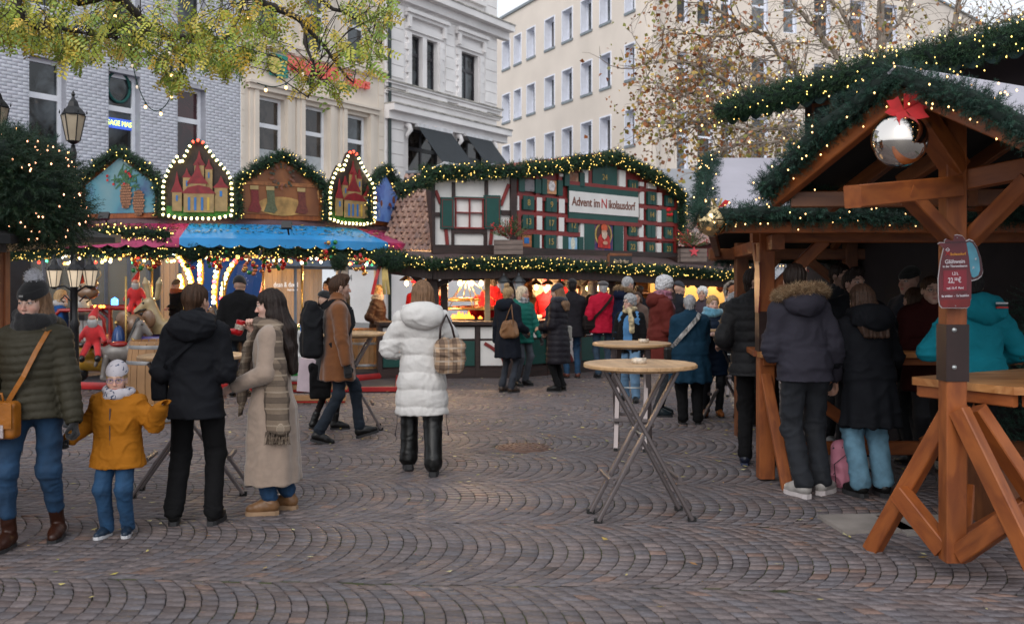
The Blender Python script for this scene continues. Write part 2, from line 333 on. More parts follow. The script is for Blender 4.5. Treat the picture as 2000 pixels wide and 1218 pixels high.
# ------------------------------------------------------------ buildings round the square
class Fac:
 """an upright wall plane through a point, running along a direction; t metres along it, z up"""
 def __init__(s,u,Y,dx,dy):
  s.o=Vector(((u-1000)/FPX*Y,Y,0));s.d=Vector((dx,dy,0)).normalized();s.n=Vector((s.d.y,-s.d.x,0))
 def t(s,u):
  k=(u-1000)/FPX;return(k*s.o.y-s.o.x)/(s.d.x-k*s.d.y)
 def z(s,u,v):Y=s.o.y+s.t(u)*s.d.y;return CH+(HOR-v)/FPX*Y
 def p(s,t,z,off=0.):return s.o+s.d*t+s.n*off+Vector((0,0,z))
 def box(s,g,t0,t1,z0,z1,o0,o1,mi=0):
  vs=[s.p(t0,z0,o0),s.p(t1,z0,o0),s.p(t1,z0,o1),s.p(t0,z0,o1),s.p(t0,z1,o0),s.p(t1,z1,o0),s.p(t1,z1,o1),s.p(t0,z1,o1)]
  g.add(vs,[(0,1,2,3),(7,6,5,4),(4,5,1,0),(5,6,2,1),(6,7,3,2),(7,4,0,3)],mi)
 def wall(s,g,t0,t1,z0,z1,holes,dep=.25,mi=0,mr=0):
  """front skin with holes (t0,t1,z0,z1) and their reveals"""
  ts=sorted({t0,t1,*[h[0]for h in holes],*[h[1]for h in holes]});zs=sorted({z0,z1,*[h[2]for h in holes],*[h[3]for h in holes]})
  for a,b in zip(ts,ts[1:]):
   for c,d in zip(zs,zs[1:]):
    tm,zm=(a+b)/2,(c+d)/2
    if any(h[0]<tm<h[1]and h[2]<zm<h[3]for h in holes)or tm<t0 or tm>t1 or zm<z0 or zm>z1:continue
    g.quad(s.p(a,c),s.p(b,c),s.p(b,d),s.p(a,d),mi)
  for h in holes:
   a,b,c,d=h[:4]
   for q in(((a,c),(a,d)),((b,d),(b,c)),((a,d),(b,d)),((b,c),(a,c))):
    (x0,y0),(x1,y1)=q;g.quad(s.p(x0,y0),s.p(x1,y1),s.p(x1,y1,-dep),s.p(x0,y0,-dep),mr)
 def window(s,parent,h,dep,mf,mg,fw=.07,rails=(),stiles=(),name='window',thick=.06):
  a,b,c,d=h[:4];g=MB();o0,o1=-dep,-dep+thick
  s.box(g,a,b,c,c+fw,o0,o1);s.box(g,a,b,d-fw,d,o0,o1);s.box(g,a,a+fw,c+fw,d-fw,o0,o1);s.box(g,b-fw,b,c+fw,d-fw,o0,o1)
  for r_ in rails:z=c+(d-c)*r_;s.box(g,a+fw,b-fw,z-fw*.7,z+fw*.7,o0+.004,o1-.004)
  for st in stiles:t=a+(b-a)*st;s.box(g,t-fw*.5,t+fw*.5,c+fw,d-fw,o0+.008,o1-.008)
  w=g.build(name,mf,parent)
  p=MB();p.quad(s.p(a+fw,c+fw,o0+.02),s.p(b-fw,c+fw,o0+.02),s.p(b-fw,d-fw,o0+.02),s.p(a+fw,d-fw,o0+.02));p.build('pane',mg,w)
  return w
def glass_mat(name,c1,c2,rough=.06,sc=1.4):
 if name in MATS:return MATS[name]
 m=bpy.data.materials.new(name);MATS[name]=m;n,b=nodes(m);L=n.links
 tc=n.nodes.new('ShaderNodeTexCoord');nz=n.nodes.new('ShaderNodeTexNoise');nz.inputs['Scale'].default_value=sc;nz.inputs['Detail'].default_value=5;nz.inputs['Distortion'].default_value=1.2
 L.new(tc.outputs['Object'],nz.inputs[0]);cr=n.nodes.new('ShaderNodeValToRGB');e=cr.color_ramp.elements
 e[0].position=.4;e[0].color=(*c1,1);e[1].position=.62;e[1].color=(*c2,1)
 L.new(nz.outputs[0],cr.inputs[0]);L.new(cr.outputs[0],b.inputs['Base Color']);b.inputs['Roughness'].default_value=rough;b.inputs['Specular IOR Level'].default_value=.5
 b.inputs['Coat Weight'].default_value=.3;b.inputs['Coat Roughness'].default_value=.02
 return m
GL=glass_mat('window_glass',(.008,.011,.013),(.075,.09,.10))  # the paler noise tone is glazing reflection put into the colour
GL2=glass_mat('window_glass_brown',(.012,.009,.008),(.05,.04,.035))
GLR=glass_mat('window_glass_red_curtain',(.012,.005,.006),(.05,.012,.014))
CURT=glass_mat('window_glass_pale_curtain',(.07,.075,.08),(.22,.23,.24),.1,2.5)
PVC=mat('white_window_frame',(.78,.80,.84),.4,0,.04)
F1=Fac(240,23.0,.647,1.0)
def brick_house():
 B=empty('grey_brick_house',F1.p(F1.t(-60),0),0,'house faced in pale grey glazed brick with tall white framed windows','house')
 Bi=lambda o:setattr(o,'parent',B)or setattr(o,'matrix_parent_inverse',Matrix.Translation(-B.location))or o
 t0,t1=F1.t(-80)-5,F1.t(470)
 wins=[]
 for u0,u1,vt,vb in((57,130,103,296),(212,274,138,318),(347,402,165,330)):
  a,b=F1.t(u0),F1.t(u1);wins.append((a,b,F1.z(u0,vb),F1.z(u0,vt)))
 zc=[(w[0],w[1],wins[1][2]+3.25,wins[1][3]+3.25)for w in wins]
 wins=[(w[0],w[1],wins[1][2],wins[1][3])for w in wins]
 shop=[(F1.t(60),F1.t(150),.3,3.1),(F1.t(165),F1.t(300),.3,3.1),(F1.t(312),F1.t(440),.3,3.1)]
 g=MB();F1.wall(g,t0,t1,3.45,12.5,wins+zc,.32,0,1);F1.wall(g,t0,t1,0,3.45,shop,.3,2,2)
 F1.box(g,t0,t1,3.4,3.55,0,.12,2);F1.box(g,t0,t1,12.4,12.7,-.3,.35,1)
 for h in shop:F1.box(g,h[0]-.05,h[1]+.05,h[2]-.05,h[3]+.05,-3.0,-2.9,3)
 g.quad(F1.p(t0,0,-.3),F1.p(t0,12.5,-.3),F1.p(t0,12.5,-6),F1.p(t0,0,-6),1)
 wl=g.build('wall',[mat('brick_joint',(.41,.415,.455),.8,0,.1),mat('plaster_reveal',(.36,.37,.42),.7,0,.1),mat('dark_shopfront',(.022,.024,.03),.4,0,.2),mat('dim_shop_room',(.10,.085,.03),.8,0,.5,.7)]);Bi(wl)
 bm_=mat('glazed_grey_brick',rough=.28,var=.08,vs=9,attr='tint',spec=.55)
 L_,H_=.235,.078;recs=[]
 z=3.56;row=0
 while z<12.3:
  t=t0-(row%2)*L_/2
  while t<t1:
   a,b=max(t,t0)+.002,min(t+L_,t1)-.002;segs=[(a,b)]
   for h in wins+zc:
    if z+H_>h[2]-.02 and z<h[3]+.02:
     ns=[]
     for(x,y)in segs:
      if y<=h[0]or x>=h[1]:ns.append((x,y))
      else:
       if x<h[0]-.02:ns.append((x,h[0]))
       if y>h[1]+.02:ns.append((h[1],y))
     segs=ns
   for(x,y)in segs:
    if y-x>.02:recs.append((x,y,z+.002,z+H_-.002))
   t+=L_
  z+=H_;row+=1
 def brick_geo(r):
  a,b,c,d=r;o=.004;e=.002
  return[F1.p(a,c,0),F1.p(b,c,0),F1.p(b,d,0),F1.p(a,d,0),F1.p(a+e,c+e,o),F1.p(b-e,c+e,o),F1.p(b-e,d-e,o),F1.p(a+e,d-e,o)]
 FQ=np.array([[4,5,6,7],[0,1,5,4],[1,2,6,5],[2,3,7,6],[3,0,4,7]])
 def shade():k=rnd.gauss(1,.045);w=rnd.random();return(.50*k,.51*k*(1+.02*w),.57*k)
 vis=[r for r in recs if 4.6<r[2]<7.2];rnd.shuffle(vis);vs_=set(id(r)for r in sorted(vis,key=lambda r:abs(r[0]-F1.t(200)))[:280])
 V=[];C=[];k=0
 for r in recs:
  q=brick_geo(r);c=shade()
  if id(r)in vs_:Bi2=link('brick',npmesh('brick',q,quads=FQ,col=np.array([c]*8)),bm_,B);Bi2.matrix_parent_inverse=Matrix.Translation(-B.location)
  else:V+=q;C+=[c]*8;k+=1
 Bi(link('brickwork',npmesh('brickwork',V,quads=(FQ[None]+(np.arange(k)*8)[:,None,None]).reshape(-1,4),col=np.array(C)),bm_,kind='stuff'))
 for i,h in enumerate(wins):Bi(F1.window(None,h,.26,PVC,[GL,GL,GLR][i],.09,(.62,)))
 for i,h in enumerate(zc):Bi(F1.window(None,h,.26,PVC,GL,.09,(.62,)))
 for h in shop:
  Bi(F1.window(None,h,.12,mat('grey_metal_frame',(.14,.155,.19),.4,.3),bpy.data.materials.get('shop_glass')or shop_glass(),.07,(),(.33,.66),name='shop_window'))
 h=wins[1];zz=F1.z(240,240);g=MB();F1.box(g,h[0]+.1,h[1]-.1,zz-.12,zz+.12,-.225,-.2)
 s=g.build('led_sign',mat('led_panel',(.04,.09,.45),.4,emit=.8));tag(s,'green and yellow running letter sign behind the window pane','sign')
 pts=F1.p((h[0]+h[1])/2,zz,-.19)
 text_obj('led_letters','SAGE MAS',.17,frame_M(pts,F1.d),mat('led_letters',(.65,.85,.05),.4,emit=2.2),s,.002,sx=.85)
 w=MB();c=F1.p((h[0]+h[1])/2-.02,F1.z(240,168),-.2)
 w.tube([c+F1.d*.30*math.cos(a)+Vector((0,0,.36*math.sin(a)))for a in[i*.3 for i in range(22)]],.035,6)
 tag(w.build('window_wreath',mat('dark_teal_wreath',(.01,.09,.08),.8)),'dark green oval wreath hung in the upper pane above the lit sign','wreath')
 return B
def shop_glass():
 m=bpy.data.materials.new('shop_glass');n,b=nodes(m);b.inputs['Base Color'].default_value=(.8,.85,.85,1);b.inputs['Roughness'].default_value=.03
 b.inputs['Alpha'].default_value=.22;b.inputs['Specular IOR Level'].default_value=.6
 return m
def par(B):
 def f(o):o.parent=B;o.matrix_parent_inverse=Matrix.Translation(-B.location);return o
 return f
brick_house()
def cream_house():
 F=F1;B=empty('cream_house',F.p(F.t(472),0),0,'cream rendered house with a shop sign across it and three tall windows','house');pb=par(B)
 t0,t1=F.t(470.5),F.t(751);wins=[]
 zb,zt=F.z(505,332),F.z(505,185)
 cols=((505,556),(595,640),(677,718));wins=[(F.t(a),F.t(b),zb,zt)for a,b in cols];up=[(w[0],w[1],zb+3.55,zt+3.3)for w in wins]
 shop=[(F.t(482),F.t(668),.35,F.z(600,520)),(F.t(680),F.t(742),.05,F.z(600,520))]
 g=MB();F.wall(g,t0,t1,3.4,13.5,wins+up,.3);F.wall(g,t0,t1,0,3.4,shop,.25)
 F.box(g,t0,t1,zt+.95+.35,zt+1.5,0,.09);F.box(g,t0,t1,zt+1.5,zt+1.58,0,.16)
 F.box(g,t0,t1,3.3,3.5,0,.14);F.box(g,t0,t1,13.4,13.8,-.2,.4)
 for w in wins:
  for k,(o,wd)in enumerate(((.05,.34),(.09,.2))):
   F.box(g,w[0]-wd,w[0]-.03-k*.02,zb-1.2,zt+.12,0.002,o);F.box(g,w[1]+.03+k*.02,w[1]+wd,zb-1.2,zt+.12,0.002,o)
  F.box(g,w[0]-.42,w[1]+.42,zt+.12,zt+.26,.002,.13);F.box(g,w[0]-.46,w[1]+.46,zt+.26,zt+.33,.002,.2)
  F.box(g,w[0]-.1,w[1]+.1,zb-.12,zb-.003,-.1,.12)
 for w in up:
  F.box(g,w[0]-.22,w[0]-.02,w[2]-.02,w[3]+.1,.002,.06);F.box(g,w[1]+.02,w[1]+.22,w[2]-.02,w[3]+.1,.002,.06);F.box(g,w[0]-.3,w[1]+.3,w[2]-.16,w[2]-.02,.002,.14)
 for i in range(24):
  z=3.6+i*.42
 pb(g.build('wall',mat('cream_render',(.70,.62,.53),.85,0,.07,1.3,.001,30)))
 for j in range(23):
  z=3.7+j*.43
  for a,b in((t0+.02,wins[0][0]-.5),(wins[2][1]+.5,t1-.05)):
   g=MB();F.box(g,a,b,z,z+.41,.002,.022);pb(g.build('render_block',mat('cream_render_block',(.72,.64,.55),.85,0,.07,1.3,.001,30)))
 for i,h in enumerate(wins):pb(F.window(None,h,.22,PVC,(GL2,GL2,GL)[i],.085,(.62,)))
 for i,h in enumerate(up):pb(F.window(None,h,.22,PVC,GL,.085,(.7,)))
 for h in wins[:2]:
  g=MB();F.box(g,h[0]+.09,h[1]-.09,h[2]+.09,h[2]+.62,-.198,-.19);pb(g.build('frosted_film',mat('frosted_film',(.42,.45,.47),.5)))
 dark=mat('anthracite_frame',(.16,.19,.24),.45,.2)
 g=MB();F.box(g,F.t(480),F.t(745),shop[0][3],shop[0][3]+.36,.16,.3);pb(g.build('fascia',mat('blue_grey_fascia',(.10,.14,.2),.5)))
 for h in shop:pb(F.window(None,h,.1,dark,bpy.data.materials['shop_glass'],.08,(),(.5,)if h is shop[0]else(),name='shop_window'))
 g=MB();a,b=shop[0][0]-1,shop[1][1]+.5
 F.box(g,a,b,.1,3.4,-3.1,-3.0,0);F.box(g,a,b,3.3,3.4,-3.0,-.3,1);F.box(g,a,b,0.05,.1,-3,-.3,1)
 pb(g.build('shop_room',[mat('room_back',(.3,.19,.08),.7,0,.2),mat('room_ceiling',(.25,.2,.15),.7)]))
 for i in range(34):
  x0=a+(b-a)*i/34;g=MB();F.box(g,x0+.01,x0+(b-a)/34-.01,.12,3.28,-2.99,-2.96)
  k=rnd.uniform(.8,1.15);pb(g.build('timber_board',mat('pine_board_%d'%(i%4),(.50*k,.30*k,.11*k),.6,0,.3,3,stretch=(1,1,.2))))
 for(u,v,s)in((528,572,.2),(585,565,.17)):
  q=F.p(F.t(u),F.z(u,v),-1.5);g=MB();g.lathe(q,[(s*.8,-.24),(s*.3,.1),(.03,.2),(.03,.5)],16)
  L_=g.build('pendant_lamp',mat('orange_shade',(.8,.18,.06),.5,emit=.9));tag(L_,'orange cone pendant lamp behind the shop window, '+('left of the lettering' if u==528 else 'right of the lettering'),'lamp')
 ld=bpy.data.lights.new('shop_light','AREA');ld.energy=140;ld.size=3.5;ld.color=(1,.72,.42);lo=bpy.data.objects.new('shop_light',ld);COL.objects.link(lo);lo.location=F.p((a+b)/2,3.2,-1.6)
 q=F.p(F.t(562),F.z(562,556),-.07);tx=text_obj('shop_lettering','dean & david',.2,frame_M(q,F.d),mat('white_lettering',(.85,.85,.85),.5,emit=.35),None,.002,sx=.9);pb(tx)
 q=F.p(F.t(575),F.z(562,566),-.07);pb(text_obj('shop_lettering','fresh to eat',.085,frame_M(q,F.d),MATS['white_lettering'],None,.002))
 q=F.p(F.t(686),F.z(686,543),-.02);pb(text_obj('house_number','4',.28,frame_M(q,F.d),mat('grey_number',(.1,.12,.13),.5),None,.002))
 g=MB();ts=F.t(525),F.t(557);z0,z1=F.z(540,150),F.z(540,108)
 sg=empty('shop_sign',F.p(ts[0],z0),0,'coral red lettering beside a teal square with a yellow disc on cream wall','sign');ps=par(sg)
 F.box(g,ts[0],ts[1],z0,z1,.02,.12);ps(g.build('logo_square',mat('teal_sign',(.0,.23,.19),.45)))
 c=F.p(ts[0]+.06,(z0+z1)/2,.135);g=MB();
 Mx=frame_M(c,F.d)
 for rr,o,mm in((.27,0,mat('sign_black',(.01,.01,.01),.5)),(.24,.006,mat('sign_yellow',(.62,.5,.13),.5))):
  g=MB();pts=[Mx@Vector((rr*math.cos(x*.26),rr*1.05*math.sin(x*.26),o))for x in range(24)];g.prism(pts,F.n*.006);ps(g.build('disc',mm))
 red=mat('coral_letter',(.68,.13,.10),.45,emit=.12)
 for i,(word,u,v,sz)in enumerate((('MANGO',606,138,.56),('Tours',692,161,.46))):
  q=F.p(F.t(u),F.z(u,v),.1);ps(text_obj('letters',word,sz,frame_M(q,F.d),red,None,.05,shear=.15,kw={'offset':.012}))
cream_house()
def white_house():
 F=F1;B=empty('white_stucco_house',F.p(F.t(753),0),0,'ornate white stucco townhouse with dark windows and two black awnings','house');pb=par(B)
 t0,t1=F.t(752),F.t(970);W_=mat('white_stucco',(.78,.755,.75),.85,0,.12,.8,.0015,25);Wb=mat('white_stucco_block',(.80,.775,.765),.85,0,.1,1.1,.0015,30)
 gr=mat('weathered_ledge',(.34,.32,.29),.9,0,.5,4)
 zt=F.z(803,66);zb=F.z(803,178)
 w2=[(F.t(803),F.t(826),zb,zt),(F.t(834),F.t(855),zb,zt),(F.t(900),F.t(934),zb,zt)]
 dz=3.9;w3=[(a,b,c+dz,d+dz)for a,b,c,d in w2]
 z1t=F.z(800,248);z1b=F.z(800,380);w1=[(F.t(797),F.t(862),z1b,z1t),(F.t(893),F.t(948),z1b,z1t)]
 g=MB();F.wall(g,t0,t1,0,16.5,w2+w3+w1,.3)
 g.quad(F.p(t1,0),F.p(t1,0,-8),F.p(t1,16.5,-8),F.p(t1,16.5));pb(g.build('wall',W_))
 zc1=F.z(760,203);zc2=F.z(760,178);zc3=F.z(860,3)
 def cornice(z,depth,h):
  g=MB();F.box(g,t0-.05,t1+depth,z-h,z-h*.5,.002,depth*.5);F.box(g,t0-.05,t1+depth,z-h*.5,z-.05,.002,depth);F.box(g,t0-.05,t1+depth+.03,z-.047,z,.002,depth+.03,1);pb(g.build('cornice',[W_,gr]))
 cornice(zc1,.42,.5);cornice(zc2+.35,.16,.22);cornice(zc3,.5,.55);cornice(zb-.12,.14,.16)
 def blocks(za,zb_,holes,pad):
  z=za
  while z<zb_:
   h=.4;seg=[(t0+.03,t1-.02)]
   for hh in holes:
    if z+h>hh[2]-.35 and z<hh[3]+.5:
     ns=[]
     for a,b in seg:
      if b<hh[0]-pad or a>hh[1]+pad:ns.append((a,b))
      else:
       if a<hh[0]-pad:ns.append((a,hh[0]-pad))
       if b>hh[1]+pad:ns.append((hh[1]+pad,b))
     seg=ns
   for a,b in seg:
    if b-a>.1:g=MB();F.box(g,a,b,z,z+h-.025,.002,.035);pb(g.build('rusticated_block',Wb))
   z+=h
 blocks(zc2+.5,zc3-.6,w2,.42);blocks(3.4,zc1-.75,w1,.25);blocks(zc3+.15,16,w3,.42)
 dk=mat('dark_window_frame',(.022,.02,.026),.35,0,.1)
 for i,h in enumerate(w2+w3):pb(F.window(None,h,.24,dk,GL,.075,(.68,),(.5,)if(i%3)==2 else()))
 for h in w1:pb(F.window(None,h,.24,dk,GL2,.09,(.7,),(.5,)))
 for ws in(w2,w3):
  for a,b in((ws[0][0],ws[1][1]),(ws[2][0],ws[2][1])):
   g=MB()
   for j in range(10):
    zz=ws[0][2]+j*(ws[0][3]-ws[0][2])/10;e=.3 if j%2 else.2
    F.box(g,a-e,a-.04,zz,zz+.2,.002,.07);F.box(g,b+.04,b+e,zz,zz+.2,.002,.07)
   F.box(g,a-.32,b+.32,ws[0][3]+.1,ws[0][3]+.3,.002,.08);F.box(g,a-.42,b+.42,ws[0][3]+.62,ws[0][3]+.74,.002,.24);F.box(g,a-.4,b+.4,ws[0][3]+.52,ws[0][3]+.619,.002,.15)
   for x in(a-.3,b+.16):F.box(g,x,x+.14,ws[0][3]+.16,ws[0][3]+.52,.081,.18)
   F.box(g,a-.34,b+.34,ws[0][2]-.16,ws[0][2]-.02,.002,.16)
   pb(g.build('window_surround',W_))
 for u in(790,830,868,890,930,958):
  t=F.t(u);g=MB();g.tube([F.p(t,zc1-.55,.02),F.p(t,zc1-.62,.2),F.p(t,zc1-.75,.26),F.p(t,zc1-.9,.12),F.p(t,zc1-1.0,.1)],[.08,.09,.08,.06,.05],8);pb(g.build('scroll_bracket',W_))
 g=MB();q=[F.p(F.t(757),z,.09)for z in(0,5,10,16.5)];g.tube(q,.055,10);pb(g.build('drainpipe',mat('dark_drainpipe',(.03,.045,.045),.5,.3)))
 for(ua,ub,va,vb)in((802,868,248,314),(897,946,266,318)):
  ta,tb=F.t(ua),F.t(ub);za,zb_=F.z(ua,va),F.z(ua,va)-1.28;A=empty('awning',F.p(ta,za),0,'black canvas awning over the '+('left' if ua==802 else 'right')+' window of the white house','awning','awnings of the white house');pa=par(A)
  g=MB();a0,a1,b0,b1=F.p(ta,za,.3),F.p(tb,za,.3),F.p(ta,zb_,1.35),F.p(tb,zb_,1.35)
  g.prism([a0,a1,b1,b0],Vector((0,0,-.02)));g.prism([b0,b1,b1-Vector((0,0,.2)),b0-Vector((0,0,.2))],F.n*.015);pa(g.build('canvas',mat('black_canvas',(.022,.028,.034),.8,0,.1,4,.002,200)))
  g=MB();F.box(g,ta-.03,tb+.03,za-.02,za+.1,.2,.34);F.box(g,ta-.03,tb+.03,zb_-.04,zb_+.04,1.36,1.42)
  g.tube([F.p(ta,z1b+.6,0),F.p(ta,zb_,1.38)],.03,8);g.tube([F.p(tb,z1b+.6,0),F.p(tb,zb_,1.38)],.03,8)
  pa(g.build('awning_frame',mat('white_metal',(.6,.6,.62),.4)))
white_house()
def beige_block():
 B=empty('beige_office_block',(8,47,0),0,'long beige office block with rows of small deep set windows','office building');pb=par(B)
 Fa=Fac(1180,47,.4816,-1.0)
 ends=Fa.t(940),Fa.t(1242);M_=mat('beige_render',(.74,.655,.575),.9,0,.07,.45,.002,20)
 wh=mat('white_reveal',(.78,.80,.88),.6,0,.05)
 cols=[(982,996),(1005,1018),(1030,1045),(1065,1083),(1099,1118),(1136,1156),(1173,1193),(1222,1240)]
 zr=[(Fa.z(1180,172),Fa.z(1180,108)),(Fa.z(1180,46),Fa.z(1180,-18)),(Fa.z(1180,295),Fa.z(1180,230))]
 zr.append((zr[1][0]+3.1,zr[1][1]+3.1));roof=Fa.z(1000,27)
 holes=[]
 for r_ in zr[:3]:
  for c in cols:holes.append((Fa.t(c[0]),Fa.t(c[1]),r_[0],r_[1]))
 g=MB();Fa.wall(g,ends[0],ends[1],0,roof,holes,.42,0,1)
 for h in holes:
  e=.07;Fa.box(g,h[0]-e,h[0],h[2]-e,h[3]+e,-.02,.035,1);Fa.box(g,h[1],h[1]+e,h[2]-e,h[3]+e,-.02,.035,1);Fa.box(g,h[0],h[1],h[3],h[3]+e,-.02,.035,1);Fa.box(g,h[0]-e,h[1]+e,h[2]-e-.05,h[2],-.02,.06,2)
 Fa.box(g,ends[0],ends[1],roof,roof+.14,-.4,.1,2)
 dkm=mat('grey_metal_sill',(.22,.25,.27),.5,.3)
 pb(g.build('wall',[M_,wh,dkm]))
 for h in holes:pb(Fa.window(None,h,.40,wh,rnd.choice([GL,GL,CURT,GL2]),.06,(),(.5,)))
 pc=Fa.p(ends[1],0);F2=Fac(1330,46.2,1.0,.36)
 pe=F2.p(F2.t(1290),0);g=MB();ctrl=pc+Fa.d*2.2
 arc=[(pc*(1-s)**2+ctrl*2*s*(1-s)+pe*s*s)for s in[i/10 for i in range(11)]]
 for a,b in zip(arc,arc[1:]):g.quad(a,b,b+Vector((0,0,roof)),a+Vector((0,0,roof)))
 g.s=0
 lo=[a+(a-Vector((5,60,0))).normalized()*0 for a in arc]
 zl=8.35
 t2e=F2.t(1782);rows2=[(10.35,12.6),(6.9,9.75),(14.0,16.0)];holes2=[]
 us=[(1322,1344),(1362,1392),(1408,1430),(1468,1500),(1530,1556),(1590,1622),(1660,1690),(1724,1752)]
 for r_ in rows2:
  for c in us:holes2.append((F2.t(c[0]),F2.t(c[1]),r_[0]+(.6 if r_ is rows2[0]else 0),r_[1]))
 F2.wall(g,F2.t(1290),t2e,0,roof-.1,holes2,.3,0,1)
 F2.box(g,F2.t(1268),t2e,6.2,6.45,.02,.2,2)
 F3=Fac(1782,(F2.p(t2e,0)).y,1,1.02);F3.wall(g,0,24,0,roof-.1,[],.3,0,1);F3.box(g,0,24,roof-.1,roof,-.3,.12,2);F2.box(g,F2.t(1290),t2e,roof-.1,roof,-.3,.12,2)
 pb(g.build('front_wall',[M_,wh,dkm]))
 for h in holes2:pb(F2.window(None,h,.26,wh,rnd.choice([GL,CURT,GL2]),.09,(.6,),()))
 g=MB();pts=[]
 for i in range(15):
  s=i/14;c=F2.p(F2.t(1255)+s*9.2,0,.5+1.1*math.sin(math.pi*min(1,s*1.0))**.6);pts.append(c)
 for a,b in zip(pts,pts[1:]):
  for z0,z1,o in((5.35,5.9,0),(5.9,6.05,.15)):
   n_=Vector((0,-o,0));g.quad(a+n_+Vector((0,0,z0)),b+n_+Vector((0,0,z0)),b+n_+Vector((0,0,z1)),a+n_+Vector((0,0,z1)),1 if o else 0)
  g.quad(a+Vector((0,-.15,6.05)),b+Vector((0,-.15,6.05)),b+Vector((0,1.5,6.05)),a+Vector((0,1.5,6.05)),1)
 pb(g.build('curved_band',[M_,dkm]))
beige_block()
def boarding():
 g=MB();a=P(1180,330,30);b=P(1420,338,30)
 g.box(((a.x+b.x)/2+1.5,30.5,2.6),(7.5,.3,5.2));
 o=g.build('white_marquee_wall',mat('white_tarpaulin',(.42,.44,.48),.6,0,.06,.5));tag(o,'tall plain pale grey wall rising behind the advent calendar stall','wall')
boarding()
# ------------------------------------------------------------ fir garlands, fairy lights, trees
FIR=mat('fir_needles',rough=.55,var=.1,vs=20,attr='tint',spec=.35)
BULB=mat('warm_fairy_light',(1,.55,.20),.4,emit=3.5)
BULBY=mat('yellow_fairy_light',(1,.66,.16),.4,emit=2.8)
CORE=mat('garland_core',(.006,.016,.012),.9,0,.3)
def sprigs(base,dirs,ln,nn,nl,w,cols,jit=.25):
 """needle triangles for sprigs at base pointing along dirs; nn needles of length nl and width w each"""
 n=len(base);dirs=dirs/np.linalg.norm(dirs,axis=1,keepdims=True)
 a=np.cross(dirs,rng.normal(size=(n,3)));a/=np.linalg.norm(a,axis=1,keepdims=True)+1e-9;b=np.cross(dirs,a)
 L_=ln*rng.uniform(.7,1.3,n)
 t=np.tile(np.linspace(.05,1,nn),(n,1))+rng.normal(0,.03,(n,nn));ph=np.arange(nn)*2.4+rng.random((n,1))*6.28
 rad=np.cos(ph)[...,None]*a[:,None]+np.sin(ph)[...,None]*b[:,None]
 p0=base[:,None]+dirs[:,None]*(t*L_[:,None])[...,None]
 nd=rad*.75+dirs[:,None]*.65+rng.normal(0,.12,(n,nn,3));nd/=np.linalg.norm(nd,axis=2,keepdims=True)
 nl_=nl*rng.uniform(.75,1.2,(n,nn,1))*(1.1-.45*np.clip(t,0,1))[...,None]
 side=np.cross(nd,rad+rng.normal(0,.3,nd.shape));side/=np.linalg.norm(side,axis=2,keepdims=True)+1e-9
 v=np.stack([p0-side*w/2,p0+side*w/2,p0+nd*nl_],2).reshape(-1,3)
 c=cols[rng.integers(0,len(cols),n)]*rng.uniform(.7,1.3,(n,1));c=np.repeat(c,nn*3,0)
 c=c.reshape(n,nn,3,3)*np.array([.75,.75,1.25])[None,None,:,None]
 return v,c.reshape(-1,3)
GREENS=np.array([(.013,.048,.034),(.010,.036,.025),(.020,.068,.046),(.016,.056,.032)])
GREENY=np.array([(.018,.055,.02),(.012,.04,.018),(.03,.075,.028),(.02,.06,.03)])
def tri_mesh(name,v,c):return npmesh(name,v,tris=np.arange(len(v)).reshape(-1,3),col=c)
OCT=np.array([[1,0,0],[-1,0,0],[0,1,0],[0,-1,0],[0,0,1.3],[0,0,-1.3]]);OCF=np.array([[0,2,4],[2,1,4],[1,3,4],[3,0,4],[2,0,5],[1,2,5],[3,1,5],[0,3,5]])
def bulbs_mesh(name,pts,r):
 pts=np.asarray(pts);n=len(pts);V=(pts[:,None]+OCT[None]*r).reshape(-1,3);T=(OCF[None]+(np.arange(n)*6)[:,None,None]).reshape(-1,3);return npmesh(name,V,tris=T,smooth=True)
def resample(pts,step):
 pts=np.array([tuple(p)for p in pts],float);seg=np.linalg.norm(np.diff(pts,axis=0),axis=1);s=np.r_[0,np.cumsum(seg)];n=max(2,int(s[-1]/step)+1)
 q=np.linspace(0,s[-1],n);return np.stack([np.interp(q,s,pts[:,i])for i in range(3)],1),s[-1]
